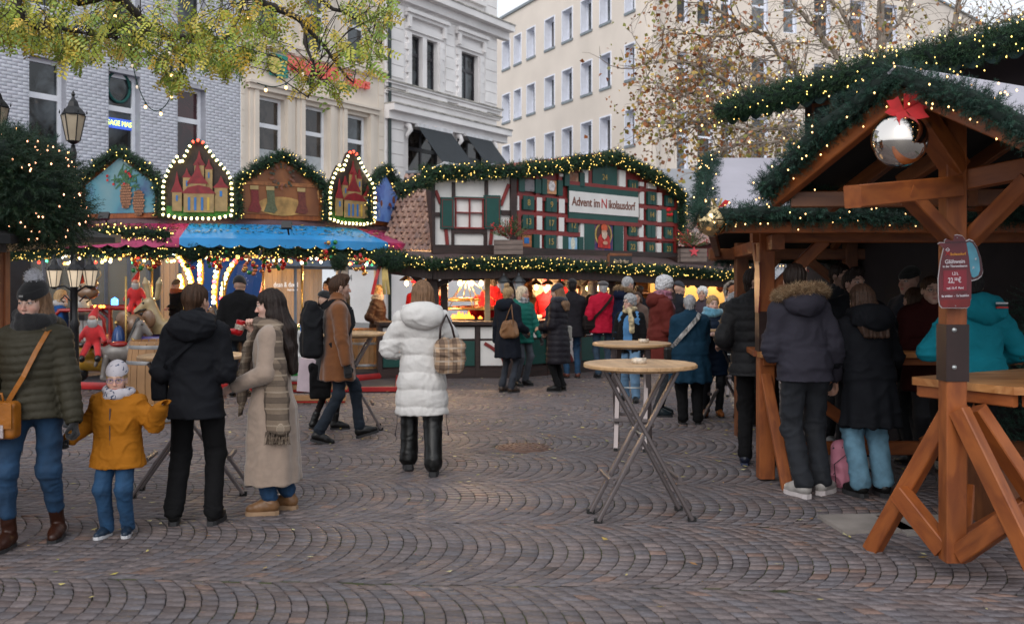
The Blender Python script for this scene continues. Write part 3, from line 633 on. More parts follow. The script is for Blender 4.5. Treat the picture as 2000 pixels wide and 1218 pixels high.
def garland(pts,r,label,dens=420,ln=.085,nn=22,nl=.032,w=.0035,lights=30,lr=.007,cols=GREENS,lm=None,group='fir garlands along the stall roofs',wob=.25,drop=0.,cat='garland',lout=1.0):
 P_,tot=resample(pts,.03);n=len(P_);tt=np.linspace(0,tot,n)
 P_=P_+np.stack([np.sin(tt*7+1),np.cos(tt*9),np.sin(tt*11+2)],1)*r*wob*.4
 o=Vector(P_[n//2]);B=empty('fir_garland',o,0,label,cat,group)
 T=np.gradient(P_,axis=0);T/=np.linalg.norm(T,axis=1,keepdims=True)+1e-9
 ref=np.where(np.abs(T[:,2:3])>.9,np.array([[1.,0,0]]),np.array([[0,0,1.]]));A=np.cross(T,ref);A/=np.linalg.norm(A,axis=1,keepdims=True);Bv=np.cross(T,A)
 ov=np.array(o)
 def ring(m,rr,spread=.0):
  k=rng.uniform(0,n-1,m);i=k.astype(int);ph=rng.random(m)*6.283
  rad=np.cos(ph)[:,None]*A[i]+np.sin(ph)[:,None]*Bv[i]
  rl=rr*(1+.25*np.sin(tt[i]*5+ph*2))*rng.uniform(.75,1.05,m)
  return P_[i]+rad*rl[:,None],rad,T[i]
 m=int(dens*tot);b,rad,t=ring(m,r*.55)
 d=rad+t*rng.normal(0,.45,(m,1))+rng.normal(0,.3,(m,3))-np.array([0,0,.15])
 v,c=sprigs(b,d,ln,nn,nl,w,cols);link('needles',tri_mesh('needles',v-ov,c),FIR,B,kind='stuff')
 g=MB();g.tube([Vector(p)-o for p in P_[::3]],r*.6,8);g.build('core',CORE,B)
 if lights:
  m=int(lights*tot);b,rad,t=ring(m,r*lout+ln*.35);keep=b[:,1]<b[:,1].max()+1
  link('fairy_lights',bulbs_mesh('fairy_lights',b-ov,lr),lm or BULB,B,kind='stuff')
 return B
def fir_mass(name,c,rad,m,label,ln=.1,nn=26,nl=.035,w=.004,lights=60,cols=GREENS,lr=.007,cat='garland',group=None,lm=None,down=.3):
 """a rounded clump of fir twigs, c centre, rad half-sizes"""
 c=np.array(c,float);rad=np.array(rad);u=rng.normal(size=(m,3));u/=np.linalg.norm(u,axis=1,keepdims=True);s=rng.uniform(.72,1.0,(m,1))
 lump=1+.12*np.sin(u[:,:1]*7+1)*np.sin(u[:,2:]*9)+.08*np.sin(u[:,1:2]*13)
 b=u*rad*s*lump;B=empty(name,c,0,label,cat,group)
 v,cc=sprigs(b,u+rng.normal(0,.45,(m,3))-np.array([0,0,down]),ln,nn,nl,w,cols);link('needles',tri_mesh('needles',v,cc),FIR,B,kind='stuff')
 g=MB();g.ball((0,0,0),1,16,0,tuple(rad*.8));g.build('core',CORE,B)
 if lights:
  u=rng.normal(size=(lights,3));u/=np.linalg.norm(u,axis=1,keepdims=True);link('fairy_lights',bulbs_mesh('fairy_lights',u*rad*1.12,lr),lm or BULB,B,kind='stuff')
 return B
BARK=mat('dark_bark',(.035,.028,.024),.9,0,.3,8,.006,30)
BARKP=mat('plane_bark',(.25,.205,.165),.9,0,.4,5,.006,18)
def locust():
 B=empty('locust_tree',(-7.5,8.5,0),0,'locust tree whose yellow green leafy boughs hang into the top left','tree');o=B.location;pb=lambda q:[Vector(x)-o for x in q]
 g=MB();g.tube(pb([(-7.5,8.5,0),(-7.45,8.55,1.5),(-7.2,8.7,3.4),(-6.6,9,4.9)]),[.26,.22,.2,.17],12);g.build('trunk',BARK,B)
 br=[]
 L1=[Vector((-6.6,9,4.9)),P(-200,-60,9),P(60,-45,9.2),P(160,-8,9.3),P(215,-14,9.4),P(270,-60,9.5)]
 br.append((L1,[.15,.11,.085,.075,.06,.04]))
 br.append(([P(130,-20,9.3),P(250,0,9.6),P(286,56,9.8),P(328,76,10),P(378,62,10.2),P(440,79,10.4),P(470,26,10.5),P(478,-20,10.6)],[.05,.042,.036,.033,.03,.022,.016,.01]))
 br.append(([P(440,-60,9.6),P(520,10,9.9),P(590,40,10.1),P(640,100,10.3),P(690,165,10.4)],[.05,.04,.03,.02,.008]))
 br.append(([P(590,40,10.1),P(600,90,10),P(620,140,9.9),P(600,190,9.8)],[.025,.018,.012,.006]))
 br.append(([P(60,-45,9.2),P(30,20,9),P(60,52,9.1),P(120,58,9.2),P(190,66,9.4),P(245,80,9.5)],[.05,.03,.022,.018,.013,.006]))
 br.append(([P(560,-40,10),P(640,10,10.2),P(700,40,10.3),P(745,90,10.5)],[.03,.022,.014,.006]))
 br.append(([P(378,62,10.2),P(360,110,10.1),P(350,160,10)],[.018,.01,.005]))
 br.append(([P(440,79,10.4),P(470,110,10.3),P(500,120,10.2)],[.014,.008,.004]))
 g=MB()
 for q,r in br:
  pts=pb(q);pp,tot=resample(pts,.12);seg=np.r_[0,np.cumsum([(pts[i+1]-pts[i]).length for i in range(len(pts)-1)])];rr=list(np.interp(np.linspace(0,seg[-1],len(pp)),seg,r))
  pp=pp+rng.normal(0,.012,pp.shape);g.tube([Vector(x)for x in pp],rr,7)
 lows=[(-80,70),(0,90),(60,82),(100,95),(150,138),(185,100),(215,72),(235,125),(262,105),(300,125),(330,180),(360,165),(380,120),(410,135),(440,158),(480,118),(520,128),(560,150),(590,203),(620,182),(660,198),(700,178),(735,140),(755,25),(780,0)]
 lx=[a for a,b in lows];ly=[b for a,b in lows];V=[];C=[]
 pal=[(.17,.21,.02),(.24,.24,.025),(.30,.25,.03),(.11,.17,.02),(.34,.22,.025),(.14,.19,.03),(.36,.29,.05),(.27,.15,.02)]
 segs=[(a,b)for q,r in br for a,b in zip(q,q[1:])]
 nleaf=0
 while nleaf<2100:
  u=rng.uniform(-90,765);lo=np.interp(u,lx,ly);v=lo-6-abs(rng.normal(0,.5))*(lo+90)*rng.uniform(.3,1.1)
  if v<-110 or(v>lo-8):continue
  cl=math.sin(u*.045+1.3)*math.sin(v*.06+u*.02)+.35*math.sin(u*.13+v*.1)
  if cl<-.45 and rng.random()<.8:continue
  if v>70+35*math.sin(u*.03)and 470<u<745 and rng.random()<.72:continue
  Y=rng.uniform(8.8,11.4);p=P(u,v,Y);hang=Vector((rng.normal(0,.5),rng.normal(0,.5),-rng.uniform(.25,1.0))).normalized()
  ln=rng.uniform(.13,.24);k=int(rng.integers(4,7));side=hang.cross(Vector((rng.normal(),rng.normal(),.2))).normalized();nrm=hang.cross(side)
  col=np.array(pal[int(rng.integers(0,len(pal))*rng.random()**.25)%len(pal)])*rng.uniform(1.15,1.95)  # leaf colours raised in place of light shining through them
  for j in range(k):
   for sg in(-1,1):
    b0=p+hang*(ln*(j+.5)/k);d=(side*sg+hang*.55+nrm*rng.normal(0,.25)).normalized();L_=rng.uniform(.035,.058);wd=d.cross(nrm).normalized()*L_*.24
    V+=[b0,b0+d*L_*.5+wd,b0+d*L_,b0+d*L_*.5-wd];C+=[col]*4
  if nleaf%3==0:g.tube([p-o,p-o+hang*ln],.003,3,cap=False)
  if nleaf%6==0:
   a,b=min(segs,key=lambda s:((s[0]+s[1])/2-p).length);q=a.lerp(b,rng.random());md=(p+q)/2+Vector((0,0,.08));
   if(p-q).length<1.2:g.tube([q-o,md-o,p-o],[.007,.005,.003],4,cap=False)
  nleaf+=1
 g.build('branches',BARK,B)
 V=np.array([tuple(x-o)for x in V]);lm=mat('locust_leaf',rough=.5,var=.1,vs=20,attr='tint')
 lm.node_tree.nodes['Principled BSDF'].inputs['Subsurface Weight'].default_value=0
 link('leaves',npmesh('leaves',V,quads=np.arange(len(V)).reshape(-1,4),col=np.array(C)),lm,B,kind='stuff')
 F=empty('festoon_lights',P(300,100,9.4),0,'dark green festoon cable with small bulbs looped through the yellow green boughs','light string');fo=F.location
 lp=[[(66,0),(100,40),(130,50),(180,55),(245,10)],[(252,60),(258,120),(268,165),(285,205),(303,222),(325,208),(337,180),(334,120),(325,60)],[(502,162),(530,172),(557,166),(600,130),(620,90),(630,50)],[(480,10),(492,50),(488,80)]]
 bk=BULB;g=MB()
 for q in lp:
  pts,tot=resample([P(a,b,9.5)-fo for a,b in q],.03)
  for _ in range(6):pts[1:-1]=(pts[:-2]+pts[1:-1]*2+pts[2:])/4
  g.tube([Vector(x)for x in pts],.005,5)
  s=.1
  for i in range(3,len(pts),7):
   g.box(tuple(pts[i]-np.array([0,0,.012])),(.014,.014,.03));b=MB();b.ball(tuple(pts[i]-np.array([0,0,.042])),.015,8,0,(1,1,1.3));b.build('bulb',bk if rnd.random()<.6 else mat('unlit_bulb_glow',(.6,.5,.4),.2,emit=.6),F)  # bulbs that are off carry a faint glow added in their material
 g.build('cable',mat('green_cable',(.01,.04,.035),.6),F)
locust()
def plane_tree():
 Y0=24.;B=empty('plane_tree',(P(1745,600,Y0).x,Y0,0),0,'half bare plane tree with orange brown leaves rising behind the right stands','tree');o=B.location
 lr_=random.Random(3);g=MB();tips=[]
 def limb(q,r0,r1,dY=0.):
  pts=[P(u,v,Y0+d)-o for u,v,d in q];pp,tot=resample(pts,.25)
  for _ in range(3):pp[1:-1]=(pp[:-2]+pp[1:-1]*2+pp[2:])/4
  pp=pp+rng.normal(0,.025,pp.shape);rr=list(np.linspace(r0,r1,len(pp)));g.tube([Vector(x)for x in pp],rr,8);return[Vector(x)for x in pp],rr
 main=[]
 t=MB();t.tube([Vector((0,0,0)),Vector((0,0,2)),P(1745,330,Y0)-o],[.34,.3,.26],14);t.build('trunk',BARKP,B)
 for q,a,b in((((1745,335,0),(1730,250,-.3),(1715,150,-.2),(1720,60,0),(1730,-60,.3)),.2,.06),(((1740,330,0),(1660,265,-1),(1590,215,-2),(1500,190,-2.6),(1420,160,-3),(1350,125,-3.4)),.15,.03),(((1600,220,-2),(1520,160,-1),(1450,135,-.6),(1400,130,0)),.07,.02),(((1740,320,0),(1780,220,.4),(1840,120,.5),(1870,40,.6),(1880,-60,.8)),.13,.05),(((1735,280,0),(1670,170,.5),(1620,90,.8),(1560,20,1),(1520,-50,1.2)),.11,.04),(((1560,240,-2.3),(1500,255,-3),(1440,250,-3.2),(1380,235,-3.6),(1310,240,-4)),.05,.012),(((1500,190,-2.6),(1440,195,-3),(1370,175,-3.4),(1310,195,-3.8)),.05,.012),(((1690,330,0),(1620,290,-2),(1550,270,-3),(1490,285,-3.6),(1430,280,-4)),.09,.015),(((1715,160,-.2),(1680,80,0),(1640,20,0),(1600,-50,.1)),.07,.03),(((1840,120,.5),(1920,60,.6),(1990,30,.8),(2080,10,1)),.06,.02),(((1720,80,0),(1780,20,.5),(1800,-50,.5)),.05,.03),(((1590,215,-2),(1540,120,-2.4),(1480,60,-2.6),(1400,20,-2.8),(1340,-20,-3)),.06,.02),(((1870,40,.6),(1940,110,0),(2010,150,-.4)),.04,.01),(((1350,125,-3.4),(1300,110,-3.6),(1260,130,-3.8)),.03,.008),(((1480,60,-2.6),(1400,75,-2.8),(1330,60,-3)),.03,.01)):
  main.append(limb(q,a,b))
 tw=[]
 for pts,rr in main:
  n=len(pts)
  for i in range(2,n):
   for _ in range(4 if rr[i]<.08 else 3):
    d=(pts[i]-pts[i-1]).normalized();sd=Vector((lr_.gauss(0,1),lr_.gauss(0,.8),lr_.gauss(.1,1)));d=(d*.8+sd*.75).normalized();p=pts[i];L_=lr_.uniform(.5,1.5);q=[p]
    for s in range(5):d=(d+Vector((lr_.gauss(0,.25),lr_.gauss(0,.25),lr_.gauss(-.02,.25)))).normalized();p=p+d*L_/5;q.append(p)
    g.tube(q,[min(.022,rr[i]*.5),.014,.011,.009,.007,.004],5,cap=False);tw.append(q)
    for s in(2,3,4):
     d2=(d+Vector((lr_.gauss(0,.7),lr_.gauss(0,.7),lr_.gauss(-.1,.7)))).normalized();q2=[q[s],q[s]+d2*.25,q[s]+d2*.45+Vector((lr_.gauss(0,.06),0,-.08))];g.tube(q2,[.006,.005,.003],3,cap=False);tw.append(q2)
 g.build('branches',BARKP,B)
 pal=[(.34,.12,.04),(.42,.17,.05),(.28,.10,.04),(.40,.27,.06),(.26,.24,.05),(.48,.30,.08),(.20,.2,.04),(.36,.16,.07)]
 V=[];C=[];n=0
 def leaf(p,s,col):
  a=Vector((rng.normal(),rng.normal(),rng.normal(-.6,.6))).normalized();b=a.cross(Vector((rng.normal(),rng.normal(),rng.normal()))).normalized();c=a.cross(b)*.25
  V.extend([p,p+(a*.45+b*.5+c)*s,p+a*s,p+(a*.45-b*.5+c)*s]);C.extend([col]*4)
 pts=[x for q in tw for x in q[1:]]
 for p in pts:
  w=p+o;u=1000+w.x/w.y*FPX;v=HOR-(w.z-CH)/w.y*FPX
  dens=.75 if(u<1440)else.42 if u<1560 else.3
  if v>230 and u<1560:dens=.6
  for _ in range(int(dens*2+rng.random())):
   if rng.random()<dens*.8:
    k=int(rng.integers(0,8));
    if v>220 and rng.random()<.5:k=int(rng.choice([3,4,5,6]))
    leaf(p+Vector(rng.normal(0,.1,3)),rng.uniform(.06,.125),np.array(pal[k])*rng.uniform(.8,1.25))
 for cu,cv,su,sv,m in((1300,190,50,60,300),(1390,90,70,40,130),(1330,290,60,22,120),(1470,290,70,18,240),(1270,240,25,30,90),(1420,200,60,50,130),(1620,80,110,60,240),(1800,60,100,50,160)):
  for _ in range(m):leaf(P(rng.normal(cu,su),rng.normal(cv,sv),Y0-rng.uniform(1.5,4.2))-o,rng.uniform(.055,.12),np.array(pal[int(rng.integers(0,8))])*rng.uniform(.8,1.25))
 lm=mat('plane_leaf',rough=.6,var=.1,vs=20,attr='tint')
 link('leaves',npmesh('leaves',np.array([tuple(x)for x in V]),quads=np.arange(len(V)).reshape(-1,4),col=np.array(C)),lm,B,kind='stuff')
 bp=[tuple(lr_.choice(pts)+Vector((0,-.1,0)))for _ in range(70)];link('fairy_lights',bulbs_mesh('fairy_lights',bp,.022),BULB,B,kind='stuff')
plane_tree()
# ------------------------------------------------------------ market stalls
WD=wood('dark_stained_wood',(.018,.009,.008),(.04,.02,.017),.55)
WO=wood('orange_stained_wood',(.19,.045,.008),(.31,.086,.016),.55,grain=(5,5,1.4),scale=3)
WOD=wood('brown_stained_wood',(.12,.035,.01),(.20,.065,.018),.5,grain=(5,5,1.4),scale=3)
WP=wood('pale_beech_wood',(.42,.25,.12),(.60,.38,.20),.38,grain=(9,9,1.2),scale=2)
REDW=mat('oxblood_paint',(.20,.018,.016),.5,0,.12,6,.001,40)
GRN=mat('bottle_green_paint',(.003,.055,.045),.5,0,.12,6,.001,60)
WHT=mat('white_paint',(.70,.68,.66),.6,0,.08,3,.001,40)
GOLD=mat('gold_lettering',(.42,.27,.06),.5)
BRN=mat('dark_brown_board',(.035,.016,.014),.6,0,.2,5,.001,50)
TILE=mat('clay_roof_tile',rough=.55,var=.3,vs=14,attr='tint',bump=.002,bs=60)
def tiles_on(name,a,b,c,d,nu,nv,parent,cols,m=TILE,lift=.03,obj=True):
 """rows of clay tiles over the quad a b c d (a,b lower edge left to right; d,c upper edge)"""
 a,b,c,d=map(Vector,(a,b,c,d));nrm=(b-a).cross(d-a).normalized();nrm=nrm if nrm.z>0 else-nrm
 for j in range(nv):
  for i in range(nu):
   off=.5*(j%2)
   f=lambda s,t:a.lerp(b,s).lerp(d.lerp(c,s),t)
   s0,s1=(i+off)/nu,(i+off+.97)/nu
   if s0>1:continue
   s1=min(s1,1.0);t0,t1=j/nv,min(1,(j+1.25)/nv);k=rnd.uniform(-.006,.006);K=4;vs=[]
   for t,base in((t0,lift+k),(t1,.004)):
    for q in range(K+1):vs.append(f(s0+(s1-s0)*q/K,t)+nrm*(base+.018*math.sin(math.pi*2*q/K+.6)))
   vs+=[f(s0+(s1-s0)*q/K,t0)+nrm*(lift-.024+.018*math.sin(math.pi*2*q/K+.6))for q in range(K+1)]
   fs=[[q,q+1,K+2+q,K+1+q]for q in range(K)]+[[2*K+2+q,2*K+3+q,q+1,q]for q in range(K)]
   col=np.array(cols[int(rng.integers(0,len(cols)))])*rng.uniform(.85,1.12);o=parent.location
   link('roof_tile',npmesh('roof_tile',[tuple(v-o)for v in vs],quads=fs,smooth=False,col=np.tile(col,(len(vs),1))),m,parent)
TC=[(.30,.17,.13),(.34,.20,.15),(.26,.15,.12),(.37,.23,.18),(.25,.16,.14)]
def lamp_light(name,loc,e,col=(1,.62,.3),r=.08):
 l=bpy.data.lights.new(name,'POINT');l.energy=e;l.color=col;l.shadow_soft_size=r;o=bpy.data.objects.new(name,l);COL.objects.link(o);o.location=loc;return o
class Fc(Fac):
 def __init__(s,a,b):
  s.o=Vector((a[0],a[1],0));s.d=(Vector((b[0],b[1],0))-s.o);s.len=s.d.length;s.d.normalize();s.n=Vector((s.d.y,-s.d.x,0))
def xy(u,Y):return((u-1000)/FPX*Y,Y)
A_=Fc(xy(845,17.0),xy(1004,17.5));B_=Fc(xy(1004,17.5),xy(1322,21.0))
def numeral(F,B,u,v,txt,sz=.16,m=None):
 q=F.p(F.t(u),F.z(u,v),.062);pts=text_obj('numeral',txt,sz,frame_M(q,F.d),m or GOLD,None,.002);B(pts)
def advent_house():
 B=empty('advent_house',A_.p(A_.len,0),0,'half timbered upper house with green numbered shutters and a gable sign','stall house');pb=par(B)
 F=B_;top=[(1004,350),(1100,330),(1170,312),(1198,308),(1232,330),(1280,358),(1322,385)]
 bot=[(1322,500),(1004,490)];prof=[(F.t(u),F.z(u,v))for u,v in top+bot]
 g=MB();g.prism([F.p(t,z)for t,z in prof],-F.n*.06);pb(g.build('gable_wall',REDW))
 zb=F.z(1004,497)
 g=MB();F.box(g,-.05,F.len+.05,zb-.02,zb+.13,-.2,.09);pb(g.build('sill_beam',WD))
 def ztop(t):return float(np.interp(t,[p[0]for p in prof[:7]],[p[1]for p in prof[:7]]))
 for u in(1011,1047,1091,1150,1218,1249,1286,1318):
  t=F.t(u);
  g=MB();F.box(g,t-.045,t+.045,zb+.13,ztop(t)-.02,.002,.045);pb(g.build('timber',REDW))
 for v in(383,417,452,487):
  zz=F.z(1004,v);g=MB();F.box(g,0,F.len,zz-.045,zz+.045,.002,.04);pb(g.build('timber',REDW))
 for u0,u1,v0,v1 in((1045,1055,386,412),(1088,1099,389,416),(1045,1055,422,449),(1088,1098,425,452),(1087,1095,461,486),(1050,1054,459,485),(1136,1145,332,366),(1206,1218,333,374),(1246,1254,356,364),(1246,1254,375,398),(1281,1289,377,401),(1246,1253,407,430),(1281,1288,411,434),(1245,1253,440,463),(1280,1288,443,466),(1245,1252,472,496),(1280,1288,475,498),(1130,1137,430,489),(1211,1214,433,493),(1007,1010,383,411),(1262,1278,359,369),(1089,1096,340,345)):
  g=MB();a,b=F.t(u0),F.t(u1);z1,z0=F.z((u0+u1)/2,v0),F.z((u0+u1)/2,v1);F.box(g,a,b,z0,z1,.0,.052);pb(g.build('infill_panel',WHT))
 def shutters(u0,u1,v0,v1,num=None):
  um=(u0+u1)/2;z1,z0=F.z(um,v0),F.z(um,v1)
  for a,b in((F.t(u0),F.t(um)-.006),(F.t(um)+.006,F.t(u1))):
   g=MB();F.box(g,a,b,z0,z1,.01,.06);pb(g.build('shutter',GRN))
  if num:numeral(F,pb,um,(v0+v1)/2,num)
 for s_ in((1153,1201,323,371,'24'),(1225,1242,352,376,'11'),(1261,1278,375,400,'18'),(1296,1312,382,403,'10'),(1261,1277,408,432,'14'),(1224,1240.6,437,461,'20'),(1260,1276,440,464,None),(1295,1310,444,466,'16'),(1223.6,1240,471,494.5,'22'),(1259.5,1275.6,473,496,'19'),(1294,1310,475,498,'23'),(1018,1039,383,410,'8'),(1063,1083.5,387,414,'9'),(1017,1038.5,420,447,'13'),(1062,1082.5,423,450,'17'),(1106,1125,427,453.6,'12'),(1061.5,1082,459,486,'15')):shutters(*s_)
 def painted(u0,u1,v0,v1,cols,sh,name='door_picture'):
  z1,z0=F.z((u0+u1)/2,v0),F.z((u0+u1)/2,v1);a,b=F.t(u0),F.t(u1);key='picture_%d'%len(MATS)
  m=bpy.data.materials.new(key);MATS[key]=m;n,bb=nodes(m);L=n.links;tc=n.nodes.new('ShaderNodeTexCoord');vo=n.nodes.new('ShaderNodeTexNoise');vo.inputs['Scale'].default_value=9;vo.inputs['Detail'].default_value=2;L.new(tc.outputs['Object'],vo.inputs[0])
  cr=n.nodes.new('ShaderNodeValToRGB');cr.color_ramp.interpolation='B_SPLINE';E_=cr.color_ramp.elements
  for i,c in enumerate(cols):
   e=E_[i]if i<2 else E_.new(.5);e.position=.3+.4*i/(len(cols)-1);e.color=(*c,1)
  L.new(vo.outputs[0],cr.inputs[0]);L.new(cr.outputs[0],bb.inputs['Base Color']);bb.inputs['Roughness'].default_value=.6
  g=MB();F.box(g,a,b,z0,z1,.0,.05);pb(g.build(name,m))
  for(c,d)in sh:
   g=MB();F.box(g,F.t(c),F.t(d),z0-.02,z1+.02,.01,.07);pb(g.build('shutter',GRN))
  return a,b,z0,z1
 a,b,z0,z1=painted(1020.5,1040,351,374,[(.05,.05,.06),(.3,.28,.3),(.08,.07,.07)],((1009,1020),(1041,1052)))
 a,b,z0,z1=painted(1064,1083,353,379,[(.5,.15,.04),(.65,.4,.2),(.35,.03,.03)],((1054,1063.5),(1085,1094)))
 g=MB();c=(a+b)/2;z=(z0+z1)/2;g.prism([F.p(c+.09*math.cos(x),z+.02+.1*math.sin(x),.055)for x in np.linspace(0,6.28,12,False)],F.n*.004);pb(g.build('painted_figure',mat('painted_white',(.65,.6,.6),.6,0,.5,30)))
 painted(1108,1126,338,363,[(.3,.1,.04),(.12,.05,.03),(.45,.25,.15)],((1098,1107.5),(1127.5,1137)))
 a,b,z0,z1=painted(1016,1034.5,459,482,[(.5,.16,.04),(.25,.07,.03),(.4,.2,.05)],((1038,1049),))
 g=MB();F.box(g,a+.05,b-.07,z0+.06,z1-.05,.05,.056);pb(g.build('painted_night',mat('painted_blue',(.01,.14,.42),.6,0,.4,12)))
 a,b,z0,z1=painted(1106,1123.5,464,487,[(.2,.42,.6),(.4,.6,.7),(.12,.3,.5)],((1095,1105),(1125,1134.6)))
 g=MB();g.prism([F.p((a+b)/2+.06*math.cos(x),(z0+z1)/2+.12*math.sin(x),.055)for x in np.linspace(0,6.28,12,False)],F.n*.004);pb(g.build('painted_angel',mat('painted_pale',(.6,.6,.5),.6,0,.3,30)))
 a,b,z0,z1=painted(1297,1310,412,433,[(.05,.12,.03),(.03,.06,.02),(.15,.1,.06)],((1288,1296),(1312,1318)))
 for i in range(9):g=MB();g.ball(F.p(a+.04+rnd.random()*(b-a-.08),z0+.14+rnd.random()*.14,.055),.035,8,0,(1,1,1));pb(g.build('painted_bloom',mat('painted_red',(.6,.01,.015),.6)))
 a,b,z0,z1=painted(1157,1193,432,492,[(.012,.02,.09),(.03,.03,.16),(.25,.08,.05)],((1137,1156),(1194.5,1212)))
 c=(a+b)/2-.01;z=(z0+z1)/2+.02;h=z1-z0
 def shape(name,pts,o,m):g=MB();g.prism([F.p(c+x,z+y,o)for x,y in pts],F.n*.004);pb(g.build(name,m))
 el=lambda rx,ry,cx=0,cy=0,k=20:[(cx+rx*math.cos(t),cy+ry*math.sin(t))for t in np.linspace(0,2*math.pi,k,False)]
 w=(b-a)
 shape('painted_halo',el(w*.47,h*.40,0,.02),.052,mat('painted_gold',(.45,.3,.08),.5,0,.4,20));shape('painted_ground',el(w*.39,h*.345,0,.02),.058,mat('painted_dark',(.06,.025,.02),.6,0,.3,20))
 shape('painted_robe',[(-w*.33,-h*.40),(w*.36,-h*.42),(w*.3,-h*.05),(w*.14,h*.07),(-w*.14,h*.07),(-w*.3,-h*.08)],.064,mat('painted_robe_red',(.42,.02,.015),.6,0,.35,18))
 shape('painted_face',el(w*.14,h*.09,0,h*.12),.070,mat('painted_skin',(.5,.27,.18),.6));shape('painted_mitre',[(-w*.15,h*.17),(w*.15,h*.17),(w*.17,h*.3),(w*.05,h*.385),(-w*.05,h*.385),(-w*.17,h*.3)],.074,mat('painted_orange',(.55,.09,.03),.6,0,.2,20))
 shape('painted_beard',[(-w*.15,h*.1),(w*.15,h*.1),(w*.12,-h*.06),(0,-h*.14),(-w*.12,-h*.06)],.078,mat('painted_beard',(.55,.42,.33),.7,0,.3,30));shape('painted_hands',el(w*.13,h*.06,w*.04,-h*.24),.08,MATS['painted_skin'])
 zt=F.z(1106,373);zb2=F.z(1106,414)
 g=MB();F.box(g,F.t(1106),F.t(1241),zb2-.12,zt+.12,.03,.07);pb(g.build('sign_board',GRN));g=MB();F.box(g,F.t(1100),F.t(1248),zt+.121,zt+.19,.002,.066);pb(g.build('timber',REDW));g=MB();F.box(g,F.t(1100),F.t(1248),zb2-.20,zb2-.121,.002,.078);pb(g.build('timber',REDW));g=MB();F.box(g,F.t(1106)+.002,F.t(1241)-.002,zb2,zt,.07,.085);pb(g.build('sign_panel',WHT))
 q=F.p((F.t(1106)+F.t(1241))/2,(zt+zb2)/2-.0,.09)
 lt=mat('sign_brown_letter',(.16,.05,.025),.6)
 w1=text_obj('sign_lettering','Advent im',.235,frame_M(F.p(F.t(1138.5),(zt+zb2)/2,.088),F.d),lt,None,.003,kw={'offset':.004},sx=.84);pb(w1)
 pb(text_obj('sign_lettering','N',.27,frame_M(F.p(F.t(1173.5),(zt+zb2)/2,.088),F.d),mat('sign_red_letter',(.42,.02,.02),.6),None,.003,sx=.95));pb(text_obj('sign_lettering','ikolausdorf',.235,frame_M(F.p(F.t(1208),(zt+zb2)/2,.088),F.d),lt,None,.003,kw={'offset':.004},sx=.80))
 F=A_;tl=F.z(845,352);tr=F.z(1000,340);zb=F.z(845,487)
 g=MB();g.prism([F.p(0,zb),F.p(F.len,zb),F.p(F.len,tr),F.p(0,tl)],-F.n*.06);pb(g.build('side_wall',WHT))
 def bx(u0,u1,v0,v1,m,o=.05,nm='timber'):
  um=(u0+u1)/2;g=MB();F.box(g,F.t(u0),F.t(u1),F.z(um,v1),F.z(um,v0),.002,o);pb(g.build(nm,m))
 def dg(u0,v0,u1,v1,m,w=.06,o=.024):
  g=MB();g.beam(F.p(F.t(u0),F.z(u0,v0),o),F.p(F.t(u1),F.z(u1,v1),o),w,.04,up=F.n);pb(g.build('brace',m))
 bx(842,848,350,487,WD,.07);bx(995,1006,342,487,WD,.09);bx(842,1006,479,497,WD,.11);bx(882,888,356,388,WD);bx(946,952,352,384,WD);bx(845,858,415,423,WD);bx(977,995,411,420,WD);bx(886,944,448,456,WD);bx(881,886,448,479,WD);bx(944,950,448,479,WD)
 dg(850,372,860,398,REDW);dg(993,360,977,402,REDW);dg(870,447,873,478,REDW);dg(960,447,957,478,REDW)
 for u0,u1 in((859,884),(944,975)):bx(u0,u1,386 if u0<900 else 382,447,GRN,.08,'shutter');bx(u0+2,u1-2,390 if u0<900 else 386,390.9 if u0<900 else 386.9,REDW,.084,'shutter_line');bx(u0+2,u1-2,443,443.9,REDW,.084,'shutter_line');bx(u0+2,u0+2.9,390,443,REDW,.086,'shutter_line');bx(u1-3,u1-2.1,390,443,REDW,.086,'shutter_line')
 bx(884,944,385,388,GRN,.07,'window_frame');bx(884,944,387.5,389,REDW,.075,'window_frame');bx(884,944,444,447,REDW,.07,'window_frame');bx(915,917,388,445,REDW,.06,'glazing_bar');bx(888,943,414.5,416.5,REDW,.064,'glazing_bar');bx(888,890,388,445,REDW,.06,'glazing_bar');bx(941,943,388,445,REDW,.06,'glazing_bar')
 ap=B_.p(B_.t(1190),B_.z(1190,303));back=Vector((-.72,.69,0))*3.6;rb=ap+back
 lA=A_.p(0,A_.z(845,347));cA=A_.p(A_.len,A_.z(1004,333));rB=B_.p(B_.len+.1,B_.z(1322,380))
 g=MB();o=Vector((0,0,.03));g.add([cA+o,ap+o,rb+o,lA+back*.0+o],[(0,1,2,3)]);g.add([ap+o,rB+o,rB+back+o,rb+o],[(0,1,2,3)]);g.add([lA+o,rb+o,lA+Vector((-.2,2.5,0))],[(0,1,2)])
 pb(g.build('roof_deck',mat('red_roof_sheet',(.30,.075,.055),.55,0,.25,9)))
 tiles_on('t',cA+o,ap+o,rb+o,lA.lerp(rb,.45)+o,16,9,B,[(.36,.10,.075),(.42,.13,.09),(.30,.08,.06)])
 g=MB();g.tube([rb,ap],.05,8);pb(g.build('ridge_cap',mat('lead_ridge',(.22,.24,.27),.5,.2)))
 g=MB();fl=zb;pts=[A_.p(0,0),A_.p(A_.len,0),B_.p(B_.len,0)];bk=[p+Vector((-.4,2.6,0))for p in pts]
 for p,q in((bk[0],pts[0]),(pts[2],bk[2])):g.quad(p+Vector((0,0,fl)),q+Vector((0,0,fl)),q+Vector((0,0,fl+1.2)),p+Vector((0,0,fl+1.2)))
 g.add([p+Vector((0,0,fl))for p in(pts+bk[::-1])],[(0,1,2,3,4,5)]);pb(g.build('underside',BRN))
